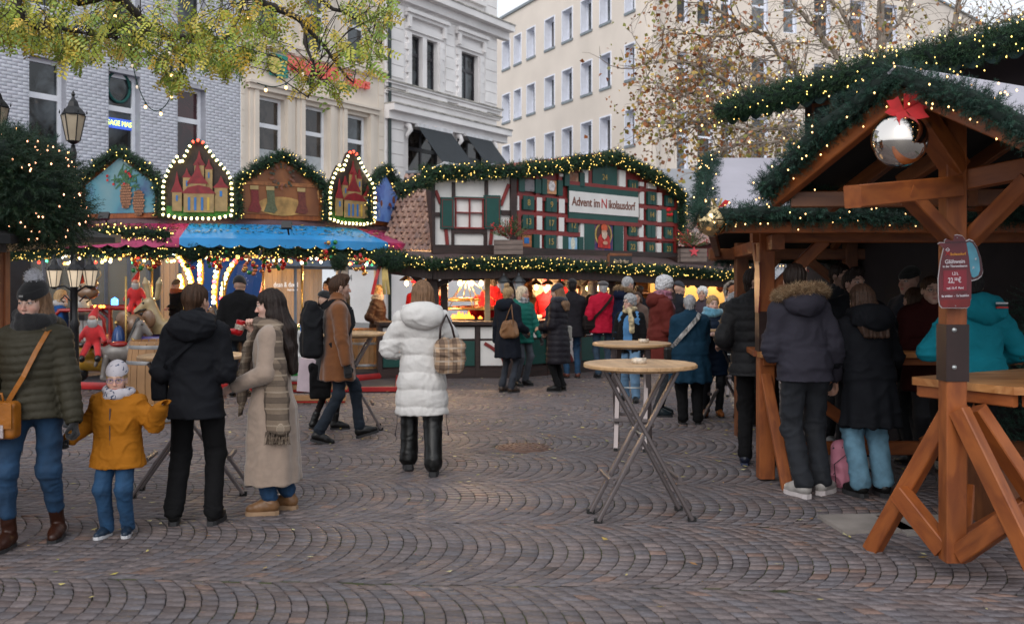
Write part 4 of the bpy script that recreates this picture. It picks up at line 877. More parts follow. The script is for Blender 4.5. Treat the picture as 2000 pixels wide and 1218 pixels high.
 off=Vector((0,-.12,0))
 eave=[A_.p(-.25,tl+.10,.16),A_.p(.4,tl+.14,.16),A_.p(A_.len,A_.z(1004,334),.16),B_.p(B_.t(1100),B_.z(1100,322),.16),ap+B_.n*.16+Vector((0,0,-.04)),B_.p(B_.t(1240),B_.z(1240,330),.16),B_.p(B_.t(1290),B_.z(1290,358),.16),B_.p(B_.len,B_.z(1322,385),.16)]
 garland(eave,.105,'thick lit garland over the gable of the advent calendar house',dens=650,ln=.11,nn=12,nl=.045,w=.011,lights=44,lr=.0085,cols=GREENY,lm=BULBY)
 garland([B_.p(B_.len+.05,B_.z(1325,v),.1)for v in(380,420,460,500)],.11,'lit garland hanging down the right corner of the advent house',dens=600,ln=.1,nn=12,nl=.04,w=.011,lights=40,lr=.0085,cols=GREENY,lm=BULBY)
 garland([P(775,375,16.4),P(800,362,16.5),P(845,352,16.8)],.12,'lit garland swinging from the advent house across to the carousel',dens=600,ln=.1,nn=12,nl=.04,w=.011,lights=26,lr=.0085,cols=GREENY,lm=BULBY)
advent_house()
def brathaus():
 """counter, posts and lower eave under the advent house"""
 B=empty('grill_stall',(0,17.2,0),0,'dark timber grill stall with lamps and counter under the advent house','market stall');pb=par(B)
 ev=[P(752,500,16.3),P(845,512,16.3),P(1010,510,16.6),P(1200,518,17.8),P(1340,528,19.0),P(1480,536,19.6)]
 up=[P(752,488,17.2),P(845,492,17.1),P(1004,496,17.6),P(1200,500,19.2),P(1330,505,21.2),P(1480,508,22)]
 for k,(a,b,c,d)in enumerate(zip(ev,ev[1:],up[1:],up)):
  g=MB();g.prism([a,b,c,d],Vector((0,0,-.03)));pb(g.build('awning_board',mat('brown_awning',(.085,.055,.055),.6,0,.2,4)))
  g=MB();g.beam(a+Vector((0,.06,-.17)),b+Vector((0,.06,-.17)),.06,.24);pb(g.build('eave_beam',WD))
 ct=[P(742,0,16.6),P(860,0,16.9),P(1005,0,17.0),P(1130,0,18.0),P(1300,0,19.3)]
 ct=[Vector((p.x,p.y,0))for p in ct];H=.95
 ct[0]=Vector(((742-1000)/FPX*16.6,16.6,0))
 for k,(a,b)in enumerate(zip(ct,ct[1:])):
  F=Fc(a,b);L_=F.len
  g=MB();F.box(g,0,L_,.12,H-.02,-.4,-.02);pb(g.build('counter_front',BRN));g=MB();F.box(g,-.02,L_+.02,H-.02,H+.04,-.55,.1);pb(g.build('counter_top',WD))
  n=max(1,int(round(L_/.75)))
  for i in range(n):
   t0,t1=L_*i/n,L_*(i+1)/n;g=MB();F.box(g,t0-.035,t0+.035,0,H-.03,-.015,.045);F.box(g,t0+.036,t1-.036,0,.18,-.015,.035)
   pb(g.build('counter_post',WD));g=MB();F.box(g,t0+.05,t1-.05,H-.26,H-.06,-.018,.01);pb(g.build('white_panel',WHT))
   if i%2==0:g=MB();F.box(g,t0+.05,t1-.05,.22,H-.3,-.018,.015);pb(g.build('green_panel',GRN))
   else:
    g=MB();F.box(g,t0+.05,t1-.05,.22,H-.3,-.018,.01);pb(g.build('white_panel',WHT));g=MB();q=[F.p(t0+.12+(t1-t0-.3)*s+.1*math.sin(s*3.1),H-.34-(H-.56)*s,.02)for s in np.linspace(0,1,6)]
    for x,y in zip(q,q[1:]):g.beam(x,y,.06,.03,up=F.n)
    pb(g.build('curved_brace',REDW))
 for u,v0,Y in((845,520,16.7),(1003,518,17.0),(1195,525,18.4),(1312,530,19.2),(868,540,17.0)):
  p=P(u,v0,Y);g=MB();g.beam((p.x,p.y,0),(p.x,p.y,p.z+.1),.2 if u in(845,1003)else.12,.2 if u in(845,1003)else.12);pb(g.build('post',WD))
 for a,b in(((845,560,16.7),(905,522,16.7)),((845,560,16.7),(790,522,16.7)),((1003,555,17.0),(940,520,16.9)),((1003,555,17),(1062,522,17.2)),((1195,560,18.4),(1150,524,18.1))):
  g=MB();pa_,pb_=P(*a),P(*b);md=(pa_+pb_)/2+Vector((0,0,-.05));g.beam(pa_,md,.09,.1);g.beam(md,pb_,.09,.1);pb(g.build('knee_brace',WD))
 for a,b in((P(850,532,16.8),P(1000,532,17.1)),(P(1008,530,17.1),P(1190,536,18.3)),(P(1000,528,17.05),P(1310,536,19.2))):g=MB();g.beam(a,b,.06,.12);pb(g.build('rail',WD))
 F=Fc(xy(1015,20.2),xy(1320,22.2));g=MB();F.box(g,0,F.len,0,2.5,-.1,0);pb(g.build('back_wall',wood('warm_panel_wood',(.16,.06,.02),(.26,.11,.04),.5)))
 for t0 in np.arange(.2,F.len-.5,1.1):
  for z0 in(1.05,1.42):g=MB();F.box(g,t0,t0+.95,z0,z0+.03,.01,.3);pb(g.build('shelf',WOD))
 F0=Fc(xy(760,19.6),xy(1012,20.0));g=MB();F0.box(g,0,F0.len,0,.85,-.1,0);F0.box(g,0,F0.len,2.0,2.3,-.1,0);pb(g.build('low_back_wall',BRN))
 g=MB();g.prism([P(1040,540,19.8),P(1175,542,20.6),P(1175,580,20.6),P(1040,580,19.8)],Vector((0,.1,0)));pb(g.build('steel_splashback',mat('brushed_steel',(.38,.33,.27),.4,.8,.15)))
 F2=Fc(xy(1180,19.3),xy(1240,19.7));bd=empty('price_board',F2.p(0,0),0,'black chalkboard headed Preise beside the red timber wall','board');p2=par(bd);g=MB();F2.box(g,0,F2.len,F2.z(1180,640),F2.z(1180,528),.0,.04);p2(g.build('board',mat('chalkboard',(.015,.014,.012),.7,0,.3)))
 p2(text_obj('chalk_writing','Preise',.17,frame_M(F2.p(F2.len*.5,F2.z(1210,541),.045),F2.d),mat('chalk_yellow',(.6,.42,.1),.6,emit=.15),None,.002))
 for i in range(6):p2(text_obj('chalk_writing',['Bratwurst 5,-','Krakauer 5,50','Currywurst 6,-','Schinkenwurst','Pommes 4,-','Steak 7,-'][i],.07,frame_M(F2.p(F2.len*.48,F2.z(1210,556+i*9),.045),F2.d),mat('chalk_white',(.5,.48,.42),.7),None,.001))
 sh=mat('bronze_shade',(.03,.02,.016),.35,.6);bu=mat('lit_filament_bulb',(1,.60,.22),.3,emit=14)
 for i,(u,v,Y)in enumerate(((794,546,17.6),(841,546,17.6),(898,546,18),(921,546,18),(940,546,18),(1047,554,18.4),(1070,554,18.4),(1093,555,18.5),(1148,556,18.9),(1169,556,19),(1190,556,19.1))):
  p=P(u,v,Y);nm=['leftmost lamp beside the cook in the pink cap','lamp hanging right of the cook in the pink cap','left one of three lamps over the swing grill','middle one of three lamps over the swing grill','right one of three lamps over the swing grill','left lamp of the trio above the red capped cook','middle lamp of the trio above the red capped cook','right lamp of the trio above the red capped cook','left lamp of the trio in front of the price board','middle lamp of the trio in front of the price board','right lamp of the trio in front of the price board'][i]
  E_=empty('pendant_lamp',p,0,'dark shaded '+nm,'lamp','pendant lamps of the grill stall');g=MB();g.lathe((0,0,0),[(.13,-.02),(.125,.0),(.06,.05),(.03,.07),(.025,.13),(.012,.14),(.012,.35)],16);x=g.build('shade',sh,E_)
  g=MB();g.lathe((0,0,0),[(1e-4,-.12),(.03,-.1),(.036,-.07),(.02,-.02),(.015,.02)],12);g.build('bulb',bu,E_)
 for a,b in(((1036,535),(1105,536)),((1138,537),(1200,538))):g=MB();g.beam(P(a[0],a[1],18.45),P(b[0],b[1],18.8),.04,.04);pb(g.build('lamp_rail',WD))
 for u,Y,e in((820,17.4,55),(920,18,80),(1070,18.5,95),(1165,19,75)):lamp_light('stall_lamp_light',P(u,553,Y),e*1.5)
 garland([p+Vector((0,-.09,-.03))for p in ev[:2]],.07,'lit garland on the eave left of the grill counter',dens=600,ln=.085,nn=12,nl=.035,w=.010,lights=60,lr=.008,cols=GREENY,lm=BULBY)
 garland([p+Vector((0,-.09,-.03))for p in ev[1:3]],.07,'lit garland along the eave over the swing grill',dens=600,ln=.085,nn=12,nl=.035,w=.010,lights=60,lr=.008,cols=GREENY,lm=BULBY)
 garland([p+Vector((0,-.09,-.03))for p in ev[2:]],.07,'lit garland along the eave from the twin lanterns to the almond stall',dens=600,ln=.085,nn=12,nl=.035,w=.010,lights=54,lr=.008,cols=GREENY,lm=BULBY)
 br=mat('brass',(.5,.36,.14),.35,.7)
 for(u,v,r,lab)in((907,588,.30,'upper round swing grate hung on chains in the grill stall'),(928,604,.62,'lower wide swing grate laden with sausages')):
  c=P(u,v,18.0);E_=empty('swing_grate',c,0,lab,'grill');g=MB();g.lathe((0,0,0),[(r*.93,.0),(r,0),(r,.04),(r*.97,.04),(r*.93,.015),(1e-3,.015)],28);g.build('grate',br,E_);top=P(912,540,18.0)-c
  for k in range(3):a=k*2.09+.5;g=MB();g.tube([Vector((r*.95*math.cos(a),r*.95*math.sin(a),.03)),top],.008,5);g.build('chain',br,E_)
  for k in range(26 if r>.5 else 8):a=rnd.random()*6.28;q=Vector((r*.8*rnd.random()**.5*math.cos(a),r*.8*rnd.random()**.5*math.sin(a),.05));d=Vector((.08,.02,0));g=MB();g.tube([q-d,q,q+d],[.016,.02,.016],6);g.build('sausage',mat('bratwurst',(.38,.10,.04),.4,0,.4,20),E_)
 g=MB();g.lathe(P(930,622,18.0),[(.7,-.12),(.75,0),(.7,.02),(1e-3,-.02)],28);tag(g.build('fire_bowl',mat('black_iron',(.02,.02,.02),.5,.6)),'round black fire bowl below the swing grates','fire bowl')
 g=MB()
 for k in range(16):c=P(930,621,18.0)+Vector((rnd.uniform(-.6,.1),rnd.uniform(-.4,-.2),0));h=rnd.uniform(.05,.16);g.lathe(c,[(.035,0),(.045,h*.3),(.02,h*.7),(1e-3,h)],7)
 tag(g.build('flames',mat('flame',(1,.22,.03),.5,emit=3),kind='stuff'),'low orange flames in the bowl under the grate','fire')
 g=MB();p=P(952,540,17.3);g.beam((p.x,p.y,.95),(p.x,p.y,p.z+.1),.1,.1);pb(g.build('pale_post',wood('pale_post_wood',(.42,.34,.2),(.5,.42,.27),.6)))
 for i,(u,v)in enumerate(((984,552),(1013,552))):
  p=P(u,v,16.5);E_=empty('wall_lantern',p,0,'unlit grey glass lantern on the dark post, '+('the left' if i==0 else 'the right')+' one of two','lantern','lanterns on the dark post');g=MB()
  g.lathe((0,0,0),[(.05,-.16),(.10,.0)],6,smooth=False);g.build('glass',mat('lantern_glass',(.30,.31,.33),.15,0,.3),E_)
  g=MB();g.lathe((0,0,0),[(.12,.0),(.125,.02),(.05,.10),(.02,.12),(.015,.16),(1e-3,.17)],6,smooth=False);g.lathe((0,0,0),[(1e-3,-.2),(.05,-.18),(.06,-.16)],6);g.build('cap',mat('grey_lantern_metal',(.05,.055,.06),.4,.5),E_)
 for(u0,u1,v,Y,txt,lab)in((1188,1232,510,17.6,'Altes Brathaus','small dark board lettered Altes Brathaus on the eave garland'),(1435,1469,518,18.6,'Mandelbrenner','small dark board lettered in white above the almond stall')):
  F=Fc(xy(u0,Y),xy(u1,Y+.35));z=F.z(u0,v);E_=empty('eave_sign',F.p(0,z),0,lab,'sign');pp=par(E_);g=MB();g.prism([F.p(0,z-.09),F.p(F.len,z-.1),F.p(F.len,z+.09),F.p(F.len-.06,z+.12),F.p(.06,z+.13),F.p(0,z+.09)],F.n*.03);pp(g.build('board',mat('sign_dark',(.02,.022,.025),.5)))
  g=MB();g.beam(F.p(-.02,z-.1,.02),F.p(-.02,z+.11,.02),.05,.06);g.beam(F.p(.0,z+.12,.02),F.p(F.len,z+.125,.02),.05,.03,up=F.n);pp(g.build('frame',WOD))
  pp(text_obj('lettering',txt,.105 if len(txt)>13 else.09,frame_M(F.p(F.len/2,z,.035),F.d),mat('sign_cream_letter',(.6,.45,.3),.6),None,.002,shear=.2,sx=.62))
 F=Fc(xy(1325,20.2),xy(1478,20.8));E_=empty('gingerbread_stall',F.p(0,0),0,'warmly lit stall hung with hearts and slippers behind the drinkers','market stall');pp=par(E_)
 g=MB();F.box(g,0,F.len,0,2.2,-1.4,-1.3);pp(g.build('back_wall',mat('warm_lit_board',(.5,.31,.10),.6,0,.15,3)));g=MB();F.box(g,0,F.len,0,.95,-.1,.05);F.box(g,-.05,.08,0,2.1,-.1,.05);pp(g.build('counter_front',BRN));g=MB();F.box(g,F.len-.05,F.len+.1,0,2.1,-.1,.05);pp(g.build('side_post',WD));g=MB();F.box(g,0,F.len,1.97,2.2,-1.3,.05);pp(g.build('ceiling_board',BRN))
 lamp_light('gingerbread_stall_light',F.p(F.len*.35,1.85,-.5),55,(1,.72,.35));lamp_light('gingerbread_stall_light',F.p(F.len*.85,1.85,-.5),45,(1,.8,.5))
 for i in range(5):
  t=F.len*(i+.5)/5;g=MB();g.prism([F.p(t+F.len/10*math.cos(x),1.98-.12*math.sin(x),.02)for x in np.linspace(0,math.pi,9)],F.n*.03);pp(g.build('scallop',WD))
 for i in range(24):
  t=F.len*rnd.uniform(.02,.95);z=rnd.uniform(1.5,1.8);c=F.p(t,z,-.2-rnd.random()*.5);col=rnd.choice([(.25,.02,.02),(.2,.08,.03),(.3,.16,.05),(.04,.12,.1),(.12,.04,.03),(.4,.3,.2)]);g=MB();x=F.d*.1;
  g.prism([c+x*math.sin(a)**3+Vector((0,0,.08*(.81*math.cos(a)-.3*math.cos(2*a)-.12*math.cos(3*a))))for a in np.linspace(0,6.28,16,False)],F.n*.03);g.tube([c+Vector((0,0,.05)),c+Vector((0,0,1.98-z))],.006,4)
  nm_={(.25,.02,.02):'dark red',(.2,.08,.03):'brown',(.3,.16,.05):'tan',(.04,.12,.1):'green',(.12,.04,.03):'dark brown',(.4,.3,.2):'cream'}[col];tag(g.build('hanging_heart',mat('heart_'+nm_.replace(' ','_'),col,.5,0,.3,20)),nm_+' gingerbread heart hung in the lit stall behind the drinkers','gingerbread heart','hearts hung in the lit stall')
 F=Fc(xy(1335,21.0),xy(1500,21.4));g=MB();z0,z1=F.z(1400,502),F.z(1400,462);F.box(g,0,F.len+1,z0,z1,0,.1)
 for k in range(4):F.box(g,0,F.len+1,z0+(z1-z0)*k/4+.01,z0+(z1-z0)*(k+1)/4-.01,.1,.13)
 E_=empty('tiled_stall_roof',F.p(0,z0),0,'pinkish tiled roof over dark red boards right of the advent house','stall roof');par(E_)(g.build('red_boards',REDW))
 a,b,c,d=P(1325,482,20.6),P(1420,470,20.8),P(1420,395,22.4),P(1325,402,22.4);g=MB();g.prism([a,b,c,d],Vector((0,.05,-.05)));par(E_)(g.build('roof_deck',BRN));tiles_on('t',a,b,c,d,7,8,E_,[(.42,.27,.24),(.5,.36,.34),(.36,.22,.2),(.5,.42,.42)])
 E_=empty('tiled_hall_roof',P(800,480,18),0,'steep roof of mottled pink brown clay tiles left of the advent house','stall roof')
 a,b,c,d=P(742,488,17.3),P(848,490,17.3),P(900,338,19.4),P(792,340,19.4);g=MB();g.prism([a,b,c,d],Vector((0,.06,-.06)));par(E_)(g.build('roof_deck',BRN));tiles_on('t',a,b,c,d,9,15,E_,TC)
 g=MB();g.tube([d+Vector((0,0,.03)),c+Vector((0,0,.04)),P(965,322,20.6)],.035,8);par(E_)(g.build('ridge_cap',MATS['lead_ridge']))
 for(u,v,Y,lab)in((993,478,16.9,'planter of red berries and heather on the corner of the advent house'),(1352,494,18.6,'planter of red berries with a star left of the almond stall')):
  c=P(u,v,Y);E_=empty('berry_planter',c,0,lab,'planter');g=MB()
  for k in range(3):g.box((0,0,-.13+k*.085),(.50,.34,.078));
  g.build('crate',wood('grey_plank_wood',(.12,.09,.08),(.2,.15,.13),.8),E_);n=90;u_=rng.normal(size=(n,3));u_[:,2]=abs(u_[:,2])+.3;b_=u_*.07+np.array([0,0,.12])
  v_,c_=sprigs(b_,u_,.22,16,.05,.014,np.array([(.05,.09,.02),(.08,.12,.03),(.02,.06,.03),(.2,.12,.08)]));link('greenery',tri_mesh('greenery',v_,c_),FIR,E_,kind='stuff')
  for k in range(9):
   d=Vector((rnd.gauss(0,.6),rnd.gauss(-.1,.3),rnd.uniform(.2,1))).normalized();L_=rnd.uniform(.25,.45);g=MB();g.tube([Vector((0,0,.1)),Vector((0,0,.1))+d*L_],.004,4)
   for j in range(9):g.ball(Vector((0,0,.1))+d*L_*(.4+.6*j/9)+Vector((rnd.gauss(0,.02),rnd.gauss(0,.02),rnd.gauss(0,.02))),.014,6)
   g.build('berry_sprig',mat('red_berry',(.5,.015,.02),.35),E_)
  if u>1300:
   g=MB();s=Vector((0,-.2,.02));g.prism([s+Vector(((.1 if k%2==0 else.042)*math.sin(k*math.pi/5),0,(.1 if k%2==0 else.042)*math.cos(k*math.pi/5)))for k in range(10)],Vector((0,.03,0)));g.build('star',mat('pink_star',(.6,.06,.08),.5),E_)
brathaus()
# round stone base beside the posts and oak barrels with tops
WB=wood('barrel_oak',(.30,.15,.06),(.42,.24,.11),.6,grain=(6,6,1),scale=2);HOOP=mat('galvanised_hoop',(.34,.34,.35),.45,.6,.15)
def barrel(x,y,h,r,lab,top=None):
 E_=empty('oak_barrel',(x,y,0),0,lab,'barrel','oak barrels used as standing tables');K=20
 for k in range(K):
  g=MB();a0,a1=2*math.pi*(k+.03)/K,2*math.pi*(k+.97)/K;zs=np.linspace(0,h,7);rr=r*(1-.16*(2*zs/h-1)**2)
  vs=[(q*math.cos(a),q*math.sin(a),z)for z,q in zip(zs,rr)for a in(a0,a1)];g.add(vs,[(2*i,2*i+1,2*i+3,2*i+2)for i in range(6)],smooth=True);g.build('stave',WB,E_)
 g=MB();g.lathe((0,0,h-.03),[(r*.83,0),(1e-3,.001)],K);g.build('lid',WB,E_)
 for z in(.05,.22,h-.25,h-.07):
  q=r*(1-.16*(2*z/h-1)**2)+.004;g=MB();g.lathe((0,0,z),[(q,-.022),(q+.003,0),(q,.022)],32);g.build('hoop',HOOP,E_)
 if top:g=MB();g.lathe((0,0,h),[(top-.02,0),(top,.01),(top,.035),(top-.02,.045),(1e-3,.045)],40);g.build('round_top',WP,E_)
 return E_
p=G(1042,726);barrel(p.x,p.y+.1,.8,.31,'oak barrel draped with grey cloth between the teal jacket and grey beanie women')
g=MB();g.lathe((p.x-.62,p.y-.5,0),[(.45,0),(.46,.05),(.44,.07),(1e-3,.07)],30);tag(g.build('round_stone_base',mat('brown_stone',(.13,.08,.06),.8,0,.3,8)),'flat round brown base on the paving under the lantern post','post base')
p=G(292,828);barrel(p.x,p.y+.2,.98,.34,'oak barrel table behind the raised arm of the boy')
p=G(715,735);barrel(p.x,p.y,.85,.3,'oak barrel behind the man in the camel coat')
# ------------------------------------------------------------ carousel
CX,CY=-5.6,19.2
def ring(phi,r,z):return Vector((CX+r*math.sin(R(phi)),CY-r*math.cos(R(phi)),z))
def carousel():
 B=empty('carousel',(CX,CY,0),0,"children's carousel with pink and blue canopy and painted gable boards",'carousel');pb=par(B)
 pink=mat('magenta_canopy',(.42,.03,.13),.45,0,.15,3);blue=mat('blue_canopy',(.02,.26,.60),.4,0,.12,3)
 for s in range(8):
  a0=6+45*s*1.0+(0 if s==0 else 0);
  a0,a1=6+51*s,6+51*(s+1)
  if s==7:a0,a1=363,366
  m=blue if s in(0,2,4)else pink;n=12;g=MB()
  for i in range(n):
   p0,p1=a0+(a1-a0)*i/n,a0+(a1-a0)*(i+1)/n
   g.quad(ring(p0,4.1,2.36),ring(p1,4.1,2.36),ring(p1,3.35,2.64),ring(p0,3.35,2.64))
   K=6
   for k in range(K):
    q0,q1=p0+(p1-p0)*k/K,p0+(p1-p0)*(k+1)/K;d0,d1=.10+.05*abs(math.sin(math.pi*k/K)),.10+.05*abs(math.sin(math.pi*(k+1)/K))
    g.quad(ring(q0,4.1,2.36),ring(q1,4.1,2.36),ring(q1,4.11,2.36-d1),ring(q0,4.11,2.36-d0))
  pb(g.build('canopy_panel',m))
 g=MB();g.lathe((CX,CY,0),[(3.4,2.6),(3.3,2.95),(.3,3.6),(1e-3,3.62)],40);pb(g.build('roof_cone',mat('carousel_roof',(.10,.05,.06),.7)))
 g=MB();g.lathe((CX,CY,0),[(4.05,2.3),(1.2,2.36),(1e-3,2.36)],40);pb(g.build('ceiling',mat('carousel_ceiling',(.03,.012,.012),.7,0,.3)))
 g=MB();g.lathe((CX,CY,0),[(4.25,0),(4.25,.12),(4.2,.16),(1e-3,.16)],48);pb(g.build('platform',mat('carousel_floor',(.03,.03,.035),.5,.3,.3)));g=MB();g.lathe((CX,CY,0),[(4.27,.02),(4.29,.07),(4.27,.13)],48);pb(g.build('red_rim',mat('red_enamel',(.38,.02,.02),.35)))
 RE=MATS['red_enamel']
 frm=WO;CW=8.5
 def board(ph,lab,kind):
  F=Fc(ring(ph-12.4,3.45,0),ring(ph+12.4,3.45,0));L_=F.len;z0=2.72;zt=3.78 if kind!='small' else 3.7
  E_=empty('gable_board',F.p(L_/2,z0),0,lab,'painted board','painted gable boards on the carousel');pp=par(E_)
  out=[(0.02,0),(L_-.02,0),(L_-.02,.62),(L_*.8,.80),(L_/2,1.06),(L_*.2,.80),(.02,.62)]
  g=MB();g.prism([F.p(x,z0+y,.0)for x,y in out],-F.n*.05);pp(g.build('panel_frame',frm))
  ins=[(x+(.07 if x<L_/2-.01 else-.07 if x>L_/2+.01 else 0),y+(.08 if y<.1 else-.07))for x,y in out]
  def pic(name,cols,sc=1.6,dirv=(0,0,1)):
   m=bpy.data.materials.new(name);n,b=nodes(m);L=n.links;tc=n.nodes.new('ShaderNodeTexCoord');nz=n.nodes.new('ShaderNodeTexNoise');nz.inputs['Scale'].default_value=sc;nz.inputs['Detail'].default_value=3;L.new(tc.outputs['Object'],nz.inputs[0])
   cr=n.nodes.new('ShaderNodeValToRGB');E2=cr.color_ramp.elements
   for i,c in enumerate(cols):
    e=E2[i]if i<2 else E2.new(.5);e.position=.28+.44*i/(len(cols)-1);e.color=(*c,1)
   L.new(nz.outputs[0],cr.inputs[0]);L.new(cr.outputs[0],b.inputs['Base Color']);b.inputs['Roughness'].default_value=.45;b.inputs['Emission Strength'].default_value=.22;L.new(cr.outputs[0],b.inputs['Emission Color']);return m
  cols={'cones':[(.03,.05,.13),(.05,.17,.22),(.015,.02,.08),(.12,.2,.22)],'hearth':[(.06,.018,.006),(.17,.06,.018),(.27,.13,.045),(.08,.025,.01)],'night':[(.03,.06,.28),(.12,.22,.5),(.35,.45,.65),(.04,.05,.2)]}[kind]
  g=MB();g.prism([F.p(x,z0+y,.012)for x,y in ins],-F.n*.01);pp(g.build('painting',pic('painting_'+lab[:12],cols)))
  def ell(name,cx,cz,rx,rz,m,o=.014,k=16,rot=0):
   g=MB();g.prism([F.p(cx+rx*math.cos(a)*math.cos(rot)-rz*math.sin(a)*math.sin(rot),z0+cz+rx*math.cos(a)*math.sin(rot)+rz*math.sin(a)*math.cos(rot),o)for a in np.linspace(0,2*math.pi,k,False)],F.n*.004);pp(g.build(name,m))
  if kind=='cones':
   cm=mat('painted_cone',(.30,.14,.07),.6,0,.5,60);cd=mat('painted_cone_dark',(.12,.05,.03),.6)
   gm=mat('painted_fir',(.04,.12,.05),.7,0,.5,25)
   for k in range(46):a=rnd.random()*6.28;ell('painted_fir',L_*.60+.26*math.cos(a)*rnd.random(),.62+.22*math.sin(a)*rnd.random(),.014,rnd.uniform(.05,.12),gm,.015+k*.0003,6,rnd.uniform(-1.6,1.6))
   for cx,cz in((.585,.36),(.745,.24)):
    ell('painted_cone',L_*cx,cz,.105,.215,cd,.032)
    for r_ in range(9):
     for q in range(-2,3):
      ww=.1*math.cos(r_/9*2-1);ell('cone_scale',L_*cx+q*ww*.42+(r_%2)*.02,cz-.18+r_*.044,.026,.018,cm,.038+r_*.0006,7)
   for k in range(9):a=rnd.random()*6.28;ell('painted_berry',L_*.5+.22*math.cos(a),.66+.12*math.sin(a),.022,.022,mat('painted_berry',(.45,.01,.01),.4),.045,10)
  elif kind=='hearth':
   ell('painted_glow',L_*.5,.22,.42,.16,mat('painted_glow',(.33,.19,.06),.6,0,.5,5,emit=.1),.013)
   g=MB();F.box(g,.12,L_-.12,z0+.56,z0+.62,.015,.03);pp(g.build('painted_mantel',mat('painted_oak',(.30,.11,.035),.5,0,.4,12)))
   for cx,c in((.18,(.16,.02,.02)),(.36,(.09,.10,.05)),(.72,(.13,.03,.02))):
    x=L_*cx;m=mat('stocking_%d'%int(cx*100),c,.7,0,.3,30);g=MB();g.prism([F.p(x+a,z0+b,.02)for a,b in((-.06,.55),(.07,.55),(.09,.26),(.13,.16),(.08,.10),(-.10,.12),(-.07,.2),(-.04,.28))],F.n*.008);pp(g.build('painted_stocking',m))
    g=MB();F.box(g,x-.065,x+.075,z0+.48,z0+.545,.029,.034);pp(g.build('painted_cuff',mat('painted_cuff',(.4,.28,.12),.7)))
   for k in range(60):a=k*.42;r_=rnd.uniform(.14,.22);ell('wreath_berry',L_*.5+r_*math.cos(a),.73+r_*math.sin(a),.022,.022,mat('wreath_tone_%d'%(k%3),[(.10,.05,.03),(.05,.05,.03),(.2,.07,.04)][k%3],.6),.03+.0004*k,7)
  else:
   for k in range(14):ell('painted_hut',L_*rnd.uniform(.2,.8),rnd.uniform(.2,.6),rnd.uniform(.04,.09),rnd.uniform(.03,.08),mat('night_tone_%d'%(k%3),[(.05,.12,.4),(.3,.4,.6),(.25,.08,.05)][k%3],.6,0,.3),.014+.0006*k,6)
  ed=[F.p(x,z0+y,.06)for x,y in((-.02,.0),(-.02,.62),(L_*.2,.84),(L_/2,1.1),(L_*.8,.84),(L_+.02,.62),(L_+.02,0))]
  garland(ed,.085,'lit garland framing the '+{'cones':'pine cone board','hearth':'stocking board','night':'blue winter night board'}[kind],dens=520,ln=.085,nn=11,nl=.035,w=.010,lights=28,lr=.008,cols=GREENY,lm=BULBY,group='garlands framing the carousel boards')
  return F
 board(-14,'gable board painted with hanging pine cones and berries on blue','cones')
 board(31,'gable board painted with stockings hung at a fireplace, middle of the carousel','hearth')
 board(72,'narrow seen gable board of a blue winter night, right end of the carousel','night')
 bw=mat('castle_bulb_yellow',(1,.80,.34),.3,emit=5.5);br_=mat('castle_bulb_red',(1,.06,.03),.3,emit=4)
 def castle(ph,lab):
  F=Fc(ring(ph-8.8,3.5,0),ring(ph+8.8,3.5,0));L_=F.len;z0=2.7;E_=empty('castle_board',F.p(L_/2,z0),0,lab,'painted board','castle boards on the carousel');pp=par(E_)
  out=[(0,.02),(L_,.02),(L_+.02,.6),(L_*.92,.78),(L_*.72,1.0),(L_*.54,1.28),(L_*.5,1.3),(L_*.4,1.22),(L_*.28,.95),(L_*.2,1.0),(L_*.12,.86),(0,.6)]
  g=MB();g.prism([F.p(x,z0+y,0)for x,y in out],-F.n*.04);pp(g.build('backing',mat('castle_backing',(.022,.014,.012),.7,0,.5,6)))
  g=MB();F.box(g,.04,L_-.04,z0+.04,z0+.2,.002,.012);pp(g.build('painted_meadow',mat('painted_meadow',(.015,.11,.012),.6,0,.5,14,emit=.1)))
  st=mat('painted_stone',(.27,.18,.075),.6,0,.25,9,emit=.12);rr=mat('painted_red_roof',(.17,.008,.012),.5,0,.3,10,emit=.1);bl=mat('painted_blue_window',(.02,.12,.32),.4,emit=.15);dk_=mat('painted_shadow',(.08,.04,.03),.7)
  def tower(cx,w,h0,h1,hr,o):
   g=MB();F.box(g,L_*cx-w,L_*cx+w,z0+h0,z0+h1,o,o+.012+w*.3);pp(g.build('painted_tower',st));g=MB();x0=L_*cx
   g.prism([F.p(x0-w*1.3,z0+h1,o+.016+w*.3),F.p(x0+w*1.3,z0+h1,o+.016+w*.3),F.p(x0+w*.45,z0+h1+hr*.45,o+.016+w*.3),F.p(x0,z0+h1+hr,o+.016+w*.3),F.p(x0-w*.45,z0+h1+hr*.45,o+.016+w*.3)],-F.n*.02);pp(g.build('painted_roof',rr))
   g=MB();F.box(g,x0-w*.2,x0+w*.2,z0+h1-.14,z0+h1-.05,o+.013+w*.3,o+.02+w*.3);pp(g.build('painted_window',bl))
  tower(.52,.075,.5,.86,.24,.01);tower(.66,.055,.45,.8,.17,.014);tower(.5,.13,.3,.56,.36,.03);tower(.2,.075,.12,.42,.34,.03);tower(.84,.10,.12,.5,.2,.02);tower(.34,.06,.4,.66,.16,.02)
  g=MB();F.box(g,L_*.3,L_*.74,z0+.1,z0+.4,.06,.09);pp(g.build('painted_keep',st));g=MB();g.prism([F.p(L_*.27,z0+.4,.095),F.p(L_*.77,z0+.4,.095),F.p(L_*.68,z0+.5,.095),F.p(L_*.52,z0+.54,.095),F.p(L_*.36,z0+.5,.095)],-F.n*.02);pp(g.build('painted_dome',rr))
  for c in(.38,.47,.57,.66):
   g=MB();F.box(g,L_*c-.018,L_*c+.018,z0+.13,z0+.34,.091,.097);pp(g.build('painted_window',bl if c<.6 else mat('painted_rainbow',(.4,.25,.04),.5,emit=.2)))
